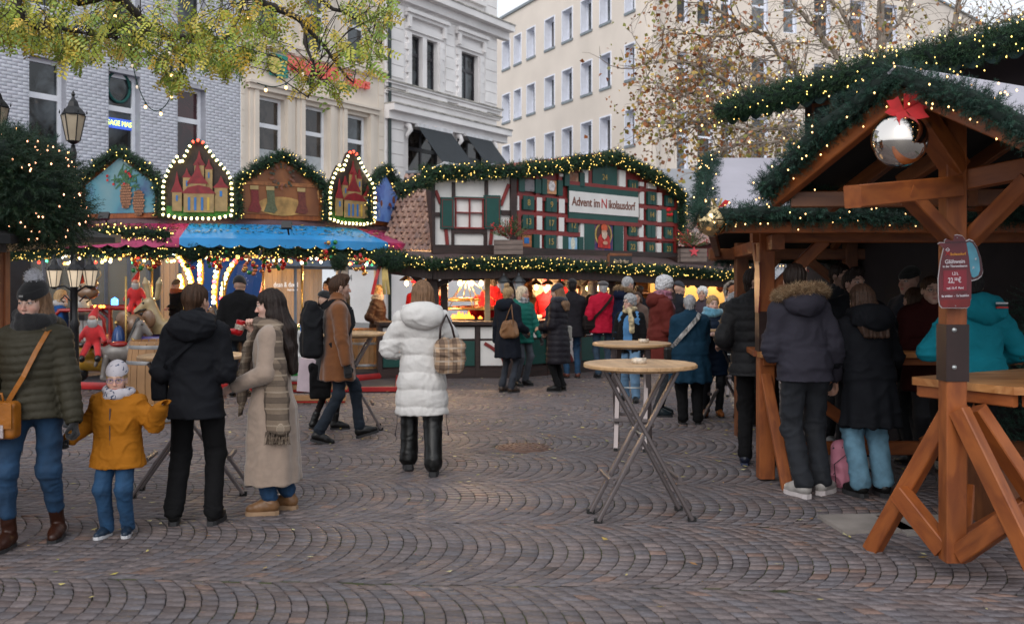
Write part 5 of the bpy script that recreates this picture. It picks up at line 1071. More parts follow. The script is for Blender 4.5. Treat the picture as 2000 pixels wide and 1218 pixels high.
  loop=[(0.0,.06),(.0,.3),(.0,.55),(L_*.06,.74),(L_*.12,.86),(L_*.2,.99),(L_*.26,.88),(L_*.3,.98),(L_*.38,1.16),(L_*.45,1.26),(L_*.55,1.26),(L_*.64,1.14),(L_*.74,.99),(L_*.85,.86),(L_*.96,.72),(L_,.55),(L_,.3),(L_,.06),(L_*.75,.0),(L_*.5,0),(L_*.25,0),(0,.06)]
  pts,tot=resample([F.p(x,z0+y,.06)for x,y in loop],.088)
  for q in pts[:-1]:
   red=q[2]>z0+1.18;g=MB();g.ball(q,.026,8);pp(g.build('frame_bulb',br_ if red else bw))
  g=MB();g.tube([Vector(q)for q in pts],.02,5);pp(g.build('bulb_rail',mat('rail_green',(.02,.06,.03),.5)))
 castle(8.5,'painted castle board in a frame of bright bulbs, the left and wider seen one');castle(53,'painted castle board in a frame of bright bulbs, the right one seen aslant')
 for u,v,Y,lab in((203,422,15.2,'left'),(560,440,15.4,'right')):
  c=P(u,v,Y);E_=empty('flood_light',c,0,'small black flood light on the canopy edge, the '+lab+' one','flood light');g=MB();g.box((0,0,0),(.16,.06,.12),M=Matrix.Rotation(-.5,3,'X'));g.build('housing',mat('black_plastic',(.012,.012,.014),.5),E_);g=MB();g.tube([(0,.05,-.02),(0,.15,-.14)],.015,6);g.build('bracket',MATS['black_plastic'],E_)
 for a0,a1,lab in((-48,-12,'left part of the garland of baubles under the pink canopy'),(-12,24,'garland under the canopy edge above the bulb arches'),(24,60,'garland under the blue canopy edge'),(60,100,'garland under the canopy at the right end of the carousel')):
  garland([ring(a,3.98,2.17-.02*math.sin(a))for a in np.linspace(a0,a1,9)],.10,'lit '+lab,dens=560,ln=.085,nn=11,nl=.035,w=.010,lights=56,lr=.0085,cols=GREENY,lm=BULBY,group='garlands under the carousel canopy')
 garland([ring(70,4.0,2.15),P(745,500,16.6),P(790,505,16.3)],.12,'lit garland joining the carousel to the grill stall',dens=600,ln=.09,nn=11,nl=.035,w=.010,lights=50,lr=.0085,cols=GREENY,lm=BULBY)
 tones=[mat('glow_amber',(1,.42,.08),.4,emit=5),mat('glow_red',(1,.05,.03),.4,emit=3),mat('glow_green',(.1,.8,.35),.4,emit=3),mat('glow_yellow',(1,.75,.2),.4,emit=5),mat('glow_white',(1,.9,.7),.4,emit=5)]
 for k in range(110):
  a=-40+k*1.1+rnd.uniform(-.5,.5);g=MB();g.ball(ring(a,3.86-rnd.random()*.5,2.06+rnd.uniform(-.08,.06)),.026,8);pb(g.build('ring_bulb',rnd.choice(tones)))
 bb=[mat('red_bauble',(.42,.01,.015),.18,.35),mat('gold_bauble',(.55,.33,.1),.2,.8),mat('green_bauble',(.02,.2,.06),.2,.4),mat('copper_bauble',(.4,.13,.06),.25,.6)]
 for i,(u,v)in enumerate(((205,478),(268,505),(300,500),(368,500),(408,495),(432,500),(485,512),(552,500),(595,488),(640,485),(707,510),(522,505))):
  Y=15.4 if u<520 else 16.0;c=P(u,v,Y);E_=empty('bauble_cluster',c,0,'bunch of coloured baubles under the carousel canopy, '+['leftmost','second from the left','third from the left','left of the left arch','right of the fir ball','at the right arch','beside the dark figure','under the blue canopy near its middle','right of the brass pole','above the shop window','nearest the ribbon ball','left of the brass pole'][i],'baubles','bauble bunches under the carousel canopy')
  for k in range(18):g=MB();g.ball((rnd.gauss(0,.06),rnd.gauss(0,.05),.10-k*.017+rnd.gauss(0,.02)),rnd.uniform(.028,.042),10);g.build('bauble',bb[rnd.randrange(4)],E_)
 for(u,v,r_,lab)in((380,490,.19,'between the two bulb arches'),(745,505,.16,'with red and gold ribbons'),(663,512,.13,'above the shop window'),(772,512,.15,'in the shade beside the ribboned one')):
  c=P(u,v,15.3 if u<400 else 15.9);fir_mass('fir_ball',c,(r_,)*3,700,'round clipped fir ball hanging '+lab,ln=.03,nn=7,nl=.025,w=.008,lights=0,cols=GREENY*.8,cat='fir ball',group='fir balls hanging at the stalls',down=0)
 c=P(738,532,15.9)
 for dx,m,sw in((-.0,mat('red_ribbon',(.5,.02,.02),.4),-.12),(.06,mat('gold_ribbon',(.45,.33,.12),.35,.6),.02),(.10,MATS['gold_ribbon'],.05)):
  g=MB();pts=[c+Vector((dx,0,.1)),c+Vector((dx+sw*.5,-.02,-.12)),c+Vector((dx+sw,0,-.36))]
  for a,b in zip(pts,pts[1:]):g.quad(a,a+Vector((.055,.01,0)),b+Vector((.055,-.01,0)),b)
  tag(g.build('ribbon',m),('red' if sw<0 else 'left gold' if sw<.04 else 'right gold')+' ribbon trailing from the fir ball','ribbon','ribbons under the fir ball')
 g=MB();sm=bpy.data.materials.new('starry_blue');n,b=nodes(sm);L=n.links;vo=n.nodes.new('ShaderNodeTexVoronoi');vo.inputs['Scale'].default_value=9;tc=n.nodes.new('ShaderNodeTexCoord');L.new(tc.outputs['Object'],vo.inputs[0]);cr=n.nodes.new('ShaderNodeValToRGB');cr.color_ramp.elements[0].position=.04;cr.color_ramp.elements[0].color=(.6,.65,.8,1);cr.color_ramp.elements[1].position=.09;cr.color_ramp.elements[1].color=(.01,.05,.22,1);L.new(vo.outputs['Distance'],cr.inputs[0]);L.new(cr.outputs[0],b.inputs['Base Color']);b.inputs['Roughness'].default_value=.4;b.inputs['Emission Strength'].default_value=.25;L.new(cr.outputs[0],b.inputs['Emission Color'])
 for k in range(12):a=R(30*k);g.add([(CX+rr*math.sin(t),CY-rr*math.cos(t),z)for z,rr in((.16,.62),(1.2,.55),(2.0,.75),(2.35,.95))for t in(a,a+R(30))],[(2*i,2*i+1,2*i+3,2*i+2)for i in range(3)])
 pb(g.build('centre_column',sm))
 gold=mat('gilt_arch',(.5,.3,.05),.3,.7)
 cbc=[mat('arch_bulb_yellow',(1,.74,.18),.3,emit=6),mat('arch_bulb_white',(.8,1,.9),.3,emit=5),mat('arch_bulb_red',(1,.06,.10),.3,emit=4),mat('arch_bulb_amber',(1,.36,.06),.3,emit=5)]
 arcs=[[(335,487),(352,505),(370,535),(378,575),(374,620),(364,655)],[(478,487),(458,510),(440,540),(432,580),(436,620),(446,650)],[(391,508),(391,530),(391,555)],[(352,540),(358,575),(357,610),(350,640)],[(425,520),(418,560),(418,600),(424,640)]]
 for q in arcs:
  pts,tot=resample([P(u,v,17.2)for u,v in q],.085)
  for _ in range(3):pts[1:-1]=(pts[:-2]+pts[1:-1]*2+pts[2:])/4
  g=MB();g.tube([Vector(x)+Vector((0,.05,0))for x in pts],.05,8);pb(g.build('gilt_arch',gold))
  for k,x in enumerate(pts):g=MB();g.ball(x-np.array([0,.03,0]),.04,8);pb(g.build('arch_bulb',cbc[[0,1,0,2,0,3,0,1][k%8]]))
 for u,Y in((514,16.4),(297,17.5),(590,17.5)):p=P(u,490,Y);g=MB();g.tube([(p.x,p.y,.16),(p.x,p.y,2.3)],.02,8);pb(g.build('brass_pole',mat('brass_pole',(.45,.3,.1),.25,.8)))
 lamp_light('carousel_light',(CX,CY-2.2,2.0),60,(1,.7,.35));lamp_light('carousel_light',(CX+2.2,CY-1.4,2.0),35,(1,.7,.4));lamp_light('carousel_light',(CX-2.2,CY-1.6,2.0),30,(1,.6,.35))
 def zf(x,y):r_=math.hypot(x-CX,y-CY);return 2.36+(4.1-r_)/.75*.28+.006
 def fn():
  a=rnd.uniform(-40,80);r_=rnd.uniform(3.38,3.9);p=ring(a,r_,0);return p.x,p.y
 LEAVES('canopy_leaves',900,fn,MATS['fallen_leaf'],zf,.02,.045,cols=[(.34,.28,.06),(.42,.34,.1),(.26,.2,.04)],label='yellow leaves lying on the carousel canopy',cat='leaves')
 g=MB();a=[G(420,768),G(776,766),G(778,716),G(560,716)];g.prism([x+Vector((0,0,.002))for x in a],Vector((0,0,.03)));tag(g.build('rubber_mat',mat('grey_rubber',(.05,.045,.05),.7,0,.3,4)),'dark grey mat with a red edge in front of the carousel','mat')
 E_=empty('red_edge_rail',G(600,768),0,'low red rail bordering the dark mat by the carousel','rail');
 for x,y in((a[0],a[1]),(a[1],a[2])):g=MB();g.beam(x-E_.location+Vector((0,0,.05)),y-E_.location+Vector((0,0,.05)),.06,.07);g.build('rail',RE,E_)
carousel()
# ------------------------------------------------------------ people: smooth bodies and clothes grown from distance fields
def surfnet(d,lo,h):
 nx,ny,nz=d.shape;neg=d<0;cd=(nx-1,ny-1,nz-1);ncell=cd[0]*cd[1]*cd[2]
 E_=[];st=((0,1,2),(1,0,2),(2,0,1))
 sx,sy,sz,cn=(np.zeros(ncell)for _ in range(4));quads=[]
 str_=(cd[1]*cd[2],cd[2],1)
 for ax in range(3):
  a=[slice(None)]*3;b=[slice(None)]*3;a[ax]=slice(0,-1);b[ax]=slice(1,None);a,b=tuple(a),tuple(b)
  cr=neg[a]!=neg[b];idx=np.array(np.nonzero(cr))
  if not idx.size:continue
  va=d[a][tuple(idx)];vb=d[b][tuple(idx)];t=va/(va-vb);pos=idx.astype(float);pos[ax]+=t
  o1,o2=[q for q in range(3)if q!=ax];cells=[]
  for d1,d2 in((-1,-1),(0,-1),(0,0),(-1,0)):
   c=idx.copy();c[o1]+=d1;c[o2]+=d2;ok=(c[o1]>=0)&(c[o2]>=0)&(c[o1]<cd[o1])&(c[o2]<cd[o2]);f=c[0]*str_[0]+c[1]*str_[1]+c[2]
   f=np.where(ok,f,0);w=ok.astype(float)
   cn+=np.bincount(f,w,ncell);sx+=np.bincount(f,pos[0]*w,ncell);sy+=np.bincount(f,pos[1]*w,ncell);sz+=np.bincount(f,pos[2]*w,ncell);cells.append((f,ok))
  okall=cells[0][1]&cells[1][1]&cells[2][1]&cells[3][1];q=np.stack([c[0]for c in cells],1)[okall];flip=(va[okall]<0)
  if ax==1:flip=~flip
  q=np.where(flip[:,None],q,q[:,::-1]);quads.append(q)
 act=cn>0;rem=np.cumsum(act)-1;V=np.stack([sx[act],sy[act],sz[act]],1)/cn[act][:,None]*h+lo
 return V,rem[np.concatenate(quads)]
def smin(a,b,k):
 if k<=0:return np.minimum(a,b)
 q=np.maximum(k-np.abs(a-b),0)/k;return np.minimum(a,b)-q*q*k*.25
class Vol:
 def __init__(s,lo,hi,h):
  s.lo=np.array(lo,float);s.h=h;n=np.ceil((np.array(hi)-s.lo)/h).astype(int)+1;s.n=n;s.d=np.full(n,.5,np.float32)
  s.ax=[s.lo[i]+np.arange(n[i])*h for i in range(3)];s.M=None
 def pts(s,lo,hi):
  sl=[]
  for i in range(3):
   a=int(max(0,math.floor((lo[i]-s.lo[i])/s.h)));b=int(min(s.n[i],math.ceil((hi[i]-s.lo[i])/s.h)+1));sl.append(slice(a,max(a+1,b)))
   if a>=s.n[i]or b<=0:return None,None
  sl=tuple(sl);return sl,(s.ax[0][sl[0]][:,None,None],s.ax[1][sl[1]][None,:,None],s.ax[2][sl[2]][None,None,:])
 def put(s,sl,v,k,cut):
  if cut:s.d[sl]=-smin(-s.d[sl],v,k)
  else:s.d[sl]=smin(s.d[sl],v,k)
 def cone(s,a,b,ra,rb,k=.02,fl=None,cut=False):
  a=np.array(a,float);b=np.array(b,float);m=max(ra,rb)+k+s.h*2+.02
  sl,p=s.pts(np.minimum(a,b)-m,np.maximum(a,b)+m)
  if sl is None:return
  ab=b-a;L2=max(1e-9,ab@ab);q=[p[i]-a[i]for i in range(3)];t=np.clip((q[0]*ab[0]+q[1]*ab[1]+q[2]*ab[2])/L2,0,1)
  r=[q[i]-ab[i]*t for i in range(3)];rad=ra+(rb-ra)*t
  if fl is not None:
   n,f=np.array(fl[0],float),fl[1];n/=np.linalg.norm(n);dn=r[0]*n[0]+r[1]*n[1]+r[2]*n[2];ex=1/(f*f)-1
   d=np.sqrt(r[0]**2+r[1]**2+r[2]**2+dn*dn*ex)-rad;d=d*min(1.,f)**.5
  else:d=np.sqrt(r[0]**2+r[1]**2+r[2]**2)-rad
  s.put(sl,d,k,cut)
 def chain(s,pts,rs,k=.02,**kw):
  for i in range(len(pts)-1):s.cone(pts[i],pts[i+1],rs[i],rs[i+1],k,**kw)
 def ell(s,c,r,M=None,k=.02,cut=False):
  c=np.array(c,float);m=max(r)+k+s.h*2;sl,p=s.pts(c-m,c+m)
  if sl is None:return
  q=[p[i]-c[i]for i in range(3)]
  if M is not None:M=np.array(M);q=[q[0]*M[0][i]+q[1]*M[1][i]+q[2]*M[2][i]for i in range(3)]
  k0=np.sqrt(sum((q[i]/r[i])**2 for i in range(3)));k1=np.sqrt(sum((q[i]/r[i]**2)**2 for i in range(3)))+1e-9
  s.put(sl,k0*(k0-1)/k1,k,cut)
 def box(s,c,hs,M=None,rad=.01,k=.01,cut=False):
  c=np.array(c,float);m=np.linalg.norm(hs)+k+s.h*2;sl,p=s.pts(c-m,c+m)
  if sl is None:return
  q=[p[i]-c[i]for i in range(3)]
  if M is not None:M=np.array(M);q=[q[0]*M[0][i]+q[1]*M[1][i]+q[2]*M[2][i]for i in range(3)]
  e=[np.abs(q[i])-hs[i]+rad for i in range(3)];o=np.sqrt(sum(np.maximum(x,0)**2 for x in e));i_=np.minimum(np.maximum(np.maximum(e[0],e[1]),e[2]),0);s.put(sl,o+i_-rad,k,cut)
 def loft(s,prof,M=None,piv=(0,0,0),k=.02,e=2.3,bend=None):
  """prof rows: z, rx, ry, cy; the cross sections are rounded rectangles"""
  P_=np.array(prof,float);m=P_[:,1:3].max()+.1;
  p=(s.ax[0][:,None,None],s.ax[1][None,:,None],s.ax[2][None,None,:]);q=[p[i]-piv[i]for i in range(3)]
  if M is not None:M=np.array(M);q=[q[0]*M[0][i]+q[1]*M[1][i]+q[2]*M[2][i]for i in range(3)]
  q=[q[i]+piv[i]for i in range(3)];z=q[2]+0*q[0]+0*q[1]
  zc=np.clip(z,P_[0,0],P_[-1,0]);f=lambda j:np.interp(zc,P_[:,0],P_[:,j])
  rx,ry,cy=f(1),f(2),f(3);cx=f(4)if P_.shape[1]>4 else 0
  g=(np.abs((q[0]-cx)/rx)**e+np.abs((q[1]-cy)/ry)**e)**(1/e);d=(g-1)*np.minimum(rx,ry);dz=np.maximum(P_[0,0]-z,z-P_[-1,0]);d=np.where(dz>0,np.sqrt(np.maximum(d,0)**2+dz**2),np.maximum(d,dz))
  s.d=smin(s.d,d.astype(np.float32),k)
 def planecut(s,n,c):
  """removes what lies on the side n points to, beyond c"""
  n=np.array(n,float);p=(s.ax[0][:,None,None],s.ax[1][None,:,None],s.ax[2][None,None,:]);s.d=np.maximum(s.d,(p[0]*n[0]+p[1]*n[1]+p[2]*n[2]-c)).astype(np.float32)
 def mesh(s):s.d[0]=s.d[-1]=.5;s.d[:,0]=s.d[:,-1]=.5;s.d[:,:,0]=s.d[:,:,-1]=.5;return surfnet(s.d,s.lo,s.h)
def vnormals(V,F):
 a,b,c,d=V[F[:,0]],V[F[:,1]],V[F[:,2]],V[F[:,3]];n=np.cross(c-a,d-b);N=np.zeros_like(V)
 for i in range(4):
  for j in range(3):N[:,j]+=np.bincount(F[:,i],n[:,j],len(V))
 return N/(np.linalg.norm(N,axis=1,keepdims=True)+1e-12)
_T=rng.random((32,32,32))
def vn(p):
 i=np.floor(p).astype(int);f=p-i;f=f*f*(3-2*f);i&=31;j=(i+1)&31;x,y,z=f.T;g=lambda a,b,c:_T[a[:,0],b[:,1],c[:,2]]
 return((g(i,i,i)*(1-x)+g(j,i,i)*x)*(1-y)+(g(i,j,i)*(1-x)+g(j,j,i)*x)*y)*(1-z)+((g(i,i,j)*(1-x)+g(j,i,j)*x)*(1-y)+(g(i,j,j)*(1-x)+g(j,j,j)*x)*y)*z
def ridge(p,seed,fx,fy,fz,warp=1.6):
 """creases: ridges of smooth noise, finer where the weights are larger"""
 p=np.asarray(p,float)+seed*.37;q=p*np.array([abs(fx),abs(fy),abs(fz)])/4.2;q[:,2]+=q[:,0]*(.5 if fx>0 else-.5);q=q+(vn(p*6+7)[:,None]-.5)*warp;n=vn(q)*.7+vn(q*2.1+5)*.3
 return(1-np.minimum(1,np.abs(n-.5)*5))**1.5*(.35+.9*vn(p*5+3))
def v3(*a):return np.array(a,float)
def nrm(v):return v/(np.linalg.norm(v)+1e-9)
def ik(a,b,l1,l2,hint):
 a,b=np.array(a,float),np.array(b,float);d=b-a;L=np.linalg.norm(d);L=min(L,(l1+l2)*.999);u=nrm(d);b=a+u*L;x=(l1*l1-l2*l2+L*L)/(2*L);y=math.sqrt(max(0,l1*l1-x*x));h=np.array(hint,float);h=nrm(h-u*(h@u));return a+u*x+h*y,b
def rotz(a):c,s=math.cos(a),math.sin(a);return np.array([[c,-s,0],[s,c,0],[0,0,1]])
def rotx(a):c,s=math.cos(a),math.sin(a);return np.array([[1,0,0],[0,c,-s],[0,s,c]])
def roty(a):c,s=math.cos(a),math.sin(a);return np.array([[c,0,s],[0,1,0],[-s,0,c]])
CAM2=(0,0)
def hexc(c):return lin(c)if isinstance(c,str)else c
def cloth(col,kind='cotton',rough=.75,sheen=.0):
 """fabric whose folds are fine relief; col is the real colour, darkened to put the dimmer foreground light in"""
 col=tuple(x*(.70 if hexc(col)[0]<.6 else.88)for x in hexc(col));nm='cloth_%s_%02d_%02d_%02d'%(kind,int(col[0]*99),int(col[1]*99),int(col[2]*99))
 if nm in MATS:return MATS[nm]
 if kind=='shell':return mat(nm,col,.82,0,.10,6,.009,11,spec=.18)
 if kind=='wool':return mat(nm,col,.95,0,.07,30,.0015,140,sheen=.3)
 if kind=='denim':return mat(nm,col,.85,0,.30,9,.004,26)
 if kind=='leather':return mat(nm,col,.40,0,.2,12,.004,22,spec=.4)
 if kind=='puffer':return mat(nm,col,.62,0,.06,6,.006,22,spec=.22)
 if kind=='knit':return mat(nm,col,.95,0,.2,60,.003,120,sheen=.2)
 return mat(nm,col,.9,0,.14,9,.006,18,spec=.2)
def plaid(name,base,dark,light,sc=9.,thin=.08,axes=(0,2)):
 if name in MATS:return MATS[name]
 m=bpy.data.materials.new(name);MATS[name]=m;n,b=nodes(m);L=n.links;tc=n.nodes.new('ShaderNodeTexCoord');sp=n.nodes.new('ShaderNodeSeparateXYZ');L.new(tc.outputs['Object'],sp.inputs[0]);cur=None
 def math_(op,a,b_=None,c=None):
  x=n.nodes.new('ShaderNodeMath');x.operation=op
  for i,q in enumerate((a,b_,c)):
   if q is None:continue
   if isinstance(q,(int,float)):x.inputs[i].default_value=q
   else:L.new(q,x.inputs[i])
  return x.outputs[0]
 mixc=(*base,1);prev=None
 def mixin(fac,col):
  nonlocal prev
  x=n.nodes.new('ShaderNodeMix');x.data_type='RGBA';L.new(fac,x.inputs[0])
  if prev is None:x.inputs[6].default_value=mixc
  else:L.new(prev,x.inputs[6])
  x.inputs[7].default_value=(*col,1);prev=x.outputs[2]
 for ax in axes:
  c=sp.outputs[ax];f=math_('FRACT',math_('MULTIPLY',c,sc));mixin(math_('MULTIPLY',math_('LESS_THAN',f,.36),.55),dark);f2=math_('FRACT',math_('MULTIPLY',c,sc));band=math_('LESS_THAN',math_('ABSOLUTE',math_('SUBTRACT',f2,.68)),thin*.5);mixin(math_('MULTIPLY',band,.8),light)
  f3=math_('FRACT',math_('MULTIPLY',c,sc*3));mixin(math_('MULTIPLY',math_('LESS_THAN',f3,.14),.35),dark)
 nz=n.nodes.new('ShaderNodeTexNoise');nz.inputs['Scale'].default_value=60;L.new(tc.outputs['Object'],nz.inputs[0]);bp=n.nodes.new('ShaderNodeBump');bp.inputs['Distance'].default_value=.003;L.new(nz.outputs[0],bp.inputs['Height']);L.new(bp.outputs[0],b.inputs['Normal'])
 L.new(prev,b.inputs['Base Color']);b.inputs['Roughness'].default_value=.9;return m
SKIN=mat('skin',rough=.5,var=.05,vs=14,attr='tint',spec=.35);SKIN.node_tree.nodes['Principled BSDF'].inputs['Subsurface Weight'].default_value=.12;SKIN.node_tree.nodes['Principled BSDF'].inputs['Subsurface Radius'].default_value=(.02,.008,.004)
EYE=mat('eye_surface',rough=.15,var=0,attr='tint')
HAIRC={'brown':(.045,.022,.012),'dark':(.018,.011,.009),'black':(.008,.006,.006),'blond':(.34,.22,.11),'lightbrown':(.16,.09,.05),'grey':(.30,.30,.31),'silver':(.50,.50,.52),'auburn':(.05,.027,.018),'pale':(.55,.45,.32),'red':(.28,.11,.05),'white':(.6,.58,.56)}
def hairmat(c):
 nm='hair_'+c
 if nm in MATS:return MATS[nm]
 m=mat(nm,HAIRC[c],.55,0,.45,3.0,.0022,4,stretch=(34,34,5),spec=.22);return m
class Person:
 HD=np.array([[1.,0,0],[0,1,0],[0,0,1]])
 def __init__(s,loc,face=180,h=1.7,w=1.0,label='',group=None,cat='person',q='mid',lean=0,side=0,look=(0,0),tilt=0,feet=((-.10,0),(.10,0)),armL='down',armR='down',z0=0.,seat=None,name='person',hipz=.93,girth=1.0,kid=None):
  s.kid=kid;s.sc=h/1.70 if not kid else kid[0];s.q=q;s.w=w;s.root=empty(name,(loc[0],loc[1],z0),R(face),label,cat,group)
  s.seed=rnd.random()*50;s.face=face;s.gi=girth
  s.hh={'near':.0050,'mid':.0075,'far':.0105}[q];s.ch={'near':.0105,'mid':.0155,'far':.022}[q]
  T=roty(R(side))@rotx(-R(lean));s.T=T;s.piv=v3(0,0,hipz)
  s.tp=lambda p:T@(np.array(p,float)-s.piv)+s.piv
  s.neck=s.tp((0,-.01,1.44));s.headc=s.tp((0,.022,1.578));s.H=T@rotz(R(look[0]))@rotx(R(look[1]))@roty(R(tilt))if True else None
  if lean:s.H=rotx(-R(lean*.35))@rotz(R(look[0]))@rotx(R(look[1]))@roty(R(tilt))
  s.hp=lambda p:s.H@np.array(p,float)+s.headc
  s.arms=[]
  PRE={'down':(.27,.03,.80),'pocket':(.22,.13,.97),'back':(.29,-.10,.82),'fwd':(.27,.16,.84),'cup':(.10,.34,1.22),'chest':(.02,.26,1.18),'belly':(.03,.25,1.02),'table':(.16,.40,1.12),'phone':(.06,.30,1.14),'hold':(.20,.24,.95),'wave':(.42,.10,1.42)}
  for i,a in((-1,armL),(1,armR)):
   hint=(i*.28,-1,-.5)
   if isinstance(a,str):t=v3(i*PRE[a][0],PRE[a][1],PRE[a][2]);
   else:t=v3(*a[:3]);hint=a[3]if len(a)>3 else hint
   if isinstance(a,str)and a in('down','back','fwd','pocket'):hint=(i*.25,-1,0)
   sh=s.tp((i*.163*w,-.012,1.358));el,wr=ik(sh,t,.285,.265,hint);s.arms.append((sh,el,wr))
  s.legs=[];s.feet=[]
  for i,f in((-1,feet[0]),(1,feet[1])):
   fx,fy=f[0],f[1];yaw=f[2]if len(f)>2 else-i*8;pit=f[3]if len(f)>3 else 0;lift=f[4]if len(f)>4 else 0
   Fm=rotz(R(yaw))@rotx(-R(pit));fo=v3(fx,fy,lift);ank=fo+Fm@v3(0,-.04,.10);hip=v3(i*.092*w,-.005,hipz-.02)
   if seat:kn=v3(*seat[0 if i<0 else 1])
   else:kn,ank2=ik(hip,ank,.42,.425,(i*.06,1,0));
   s.legs.append((hip,kn,ank));s.feet.append((fo,Fm))
  s.body_done=False
 def wv(s,V):
  V=np.array(V,float)
  if not s.kid:return V*s.sc
  k=s.kid[1];z=V[...,2];t=np.clip((z-1.36)/.12,0,1);kx=k*(1-t)+t;return np.stack([V[...,0]*kx,V[...,1]*kx,np.where(z<1.45,z*k,z-1.45+1.45*k)],-1)*s.sc
 def link(s,name,V,F,m,col=None,parent=None):
  return link(name,npmesh(name,s.wv(V),quads=F,smooth=True,col=col),m,parent or s.root)
  # --- skin
 def body(s,skin=(.43,.27,.205),hands=True,beard=None,brow=(.06,.035,.025),lips=(.42,.15,.13),eyes=True,glove=None,kid=False,fist=(.35,.35),handM=(None,None),neck=.050,makeup=0):
  h=s.hh;c=s.headc;v=Vol(c-.17,c+v3(.17,.17,.16),h);H=s.H;hp=s.hp
  f=1.04 if kid else 1.
  v.ell(hp((0,-.014,.034)),(.074,.093,.087),H,.01);v.ell(hp((0,.020,-.030)),(.057,.066,.078),H,.035);v.ell(hp((0,.045,-.075)),(.040,.040,.038),H,.03)
  v.ell(hp((0,.078,-.098)),(.017,.013,.013),H,.02);v.ell(hp((0,.076,.036)),(.046,.012,.011),H,.018)
  for i in(-1,1):
   v.ell(hp((i*.040,.055,-.022)),(.022,.02,.022),H,.025);v.ell(hp((i*.031,.099,.014)),(.018,.016,.0115),H,.010,cut=True)
   v.ell(hp((i*.077,-.006,-.004)),(.008,.018,.031),H@rotz(i*.35),.008);v.ell(hp((i*.085,-.004,.0)),(.006,.010,.018),H@rotz(i*.35),.006,cut=True)
   v.ell(hp((i*.010,.095,-.027)),(.008,.009,.007),H,.008)
  for i in(-1,1):v.ell(hp((i*.031,.0765,.0225)),(.0150,.0115,.0065),H,.003);v.ell(hp((i*.031,.0765,.0045)),(.0145,.0100,.0055),H,.003)
  v.cone(hp((0,.087,.016)),hp((0,.108 if not kid else.101,-.024)),.006,.010,.012)
  v.ell(hp((0,.0885,-.0545)),(.021,.008,.0045),H,.006);v.ell(hp((0,.087,-.0655)),(.018,.009,.0055),H,.006);v.ell(hp((0,.098,-.060)),(.022,.006,.0018),H,.003,cut=True)
  nb=s.neck;v.cone(hp((0,-.022,-.055)),nb,neck,neck*1.12,.03)
  V,F=v.mesh();L=(V-c)@H
  x,y,z=np.abs(L[:,0]),L[:,1],L[:,2];C=np.tile(np.array(skin),(len(V),1));fr=np.clip((y-.03)/.03,0,1)[:,None]
  def blend(wt,c2):nonlocal C;wt=np.clip(wt,0,1)[:,None];C=C*(1-wt)+np.array(c2)*wt
  rosy=np.array(skin)*(1.12,.72,.66)
  blend(.55*np.exp(-((x-.042)**2+(z+.025)**2)/.0005)*(y>.02),rosy);blend(.6*np.exp(-((x)**2+(z+.022)**2)/.00028)*(y>.08),rosy)
  blend(.9*((x/.023)**2+((z+.060)/.0105)**2<1)*(y>.06),lips);blend(.55*np.exp(-((x-.031)**2/.00022+(z-.012)**2/.00010))*(y>.05),np.array(skin)*.62)
  bw=.0052 if lips[0]>.35 else.007
  bm=(np.abs(z-.0345-.004*np.cos((x-.035)*60))<bw)&(x>.013)&(x<.052)&(y>.045);blend(.85*bm.astype(float),brow)
  lash=(np.abs(z-.0185+(x-.031)**2*14)<.0030)&(np.abs(x-.031)<.018)&(y>.05);blend((.75+makeup)*lash.astype(float),(.03,.02,.018))
  if beard is not None:
   bd,amt=beard;reg=((z<-.035)|((z<.005)&(x>.05)))&(z>-.14)&(y>-.02)&~((x<.024)&(np.abs(z+.060)<.009));reg=reg|((x<.03)&(z<-.036)&(z>-.052)&(y>.07));blend(amt*reg.astype(float),bd)
  if s.q=='far' or not eyes:
   em=((x-.031)**2/.000130+(z-.013)**2/.00004<1)&(y>.05);blend(em*.9,(.03,.02,.02))
  Vs,Fs,Cs=[V],[F],[C];n=len(V)
  lo,hi=v3(-.55,-.55,-.02),v3(.55,.75,1.52);b=Vol(lo,hi,.04)
  b.loft([(.86,.15,.10,0),(1.0,.13,.09,0),(1.2,.14,.10,0),(1.36,.15,.09,0),(1.44,.06,.05,-.01)],s.T,s.piv,.05)
  for sh,el,wr in s.arms:b.chain([sh,el,wr],[.045,.036,.028],.02)
  for hip,kn,an in s.legs:b.chain([hip,kn,an],[.07,.048,.035],.03)
  b.cone(s.tp((0,-.01,1.36)),s.neck,.06,.05,.03)
  V,F=b.mesh();Vs.append(V);Fs.append(F+n);Cs.append(np.tile(np.array(skin),(len(V),1)));n+=len(V)
  gl=[]
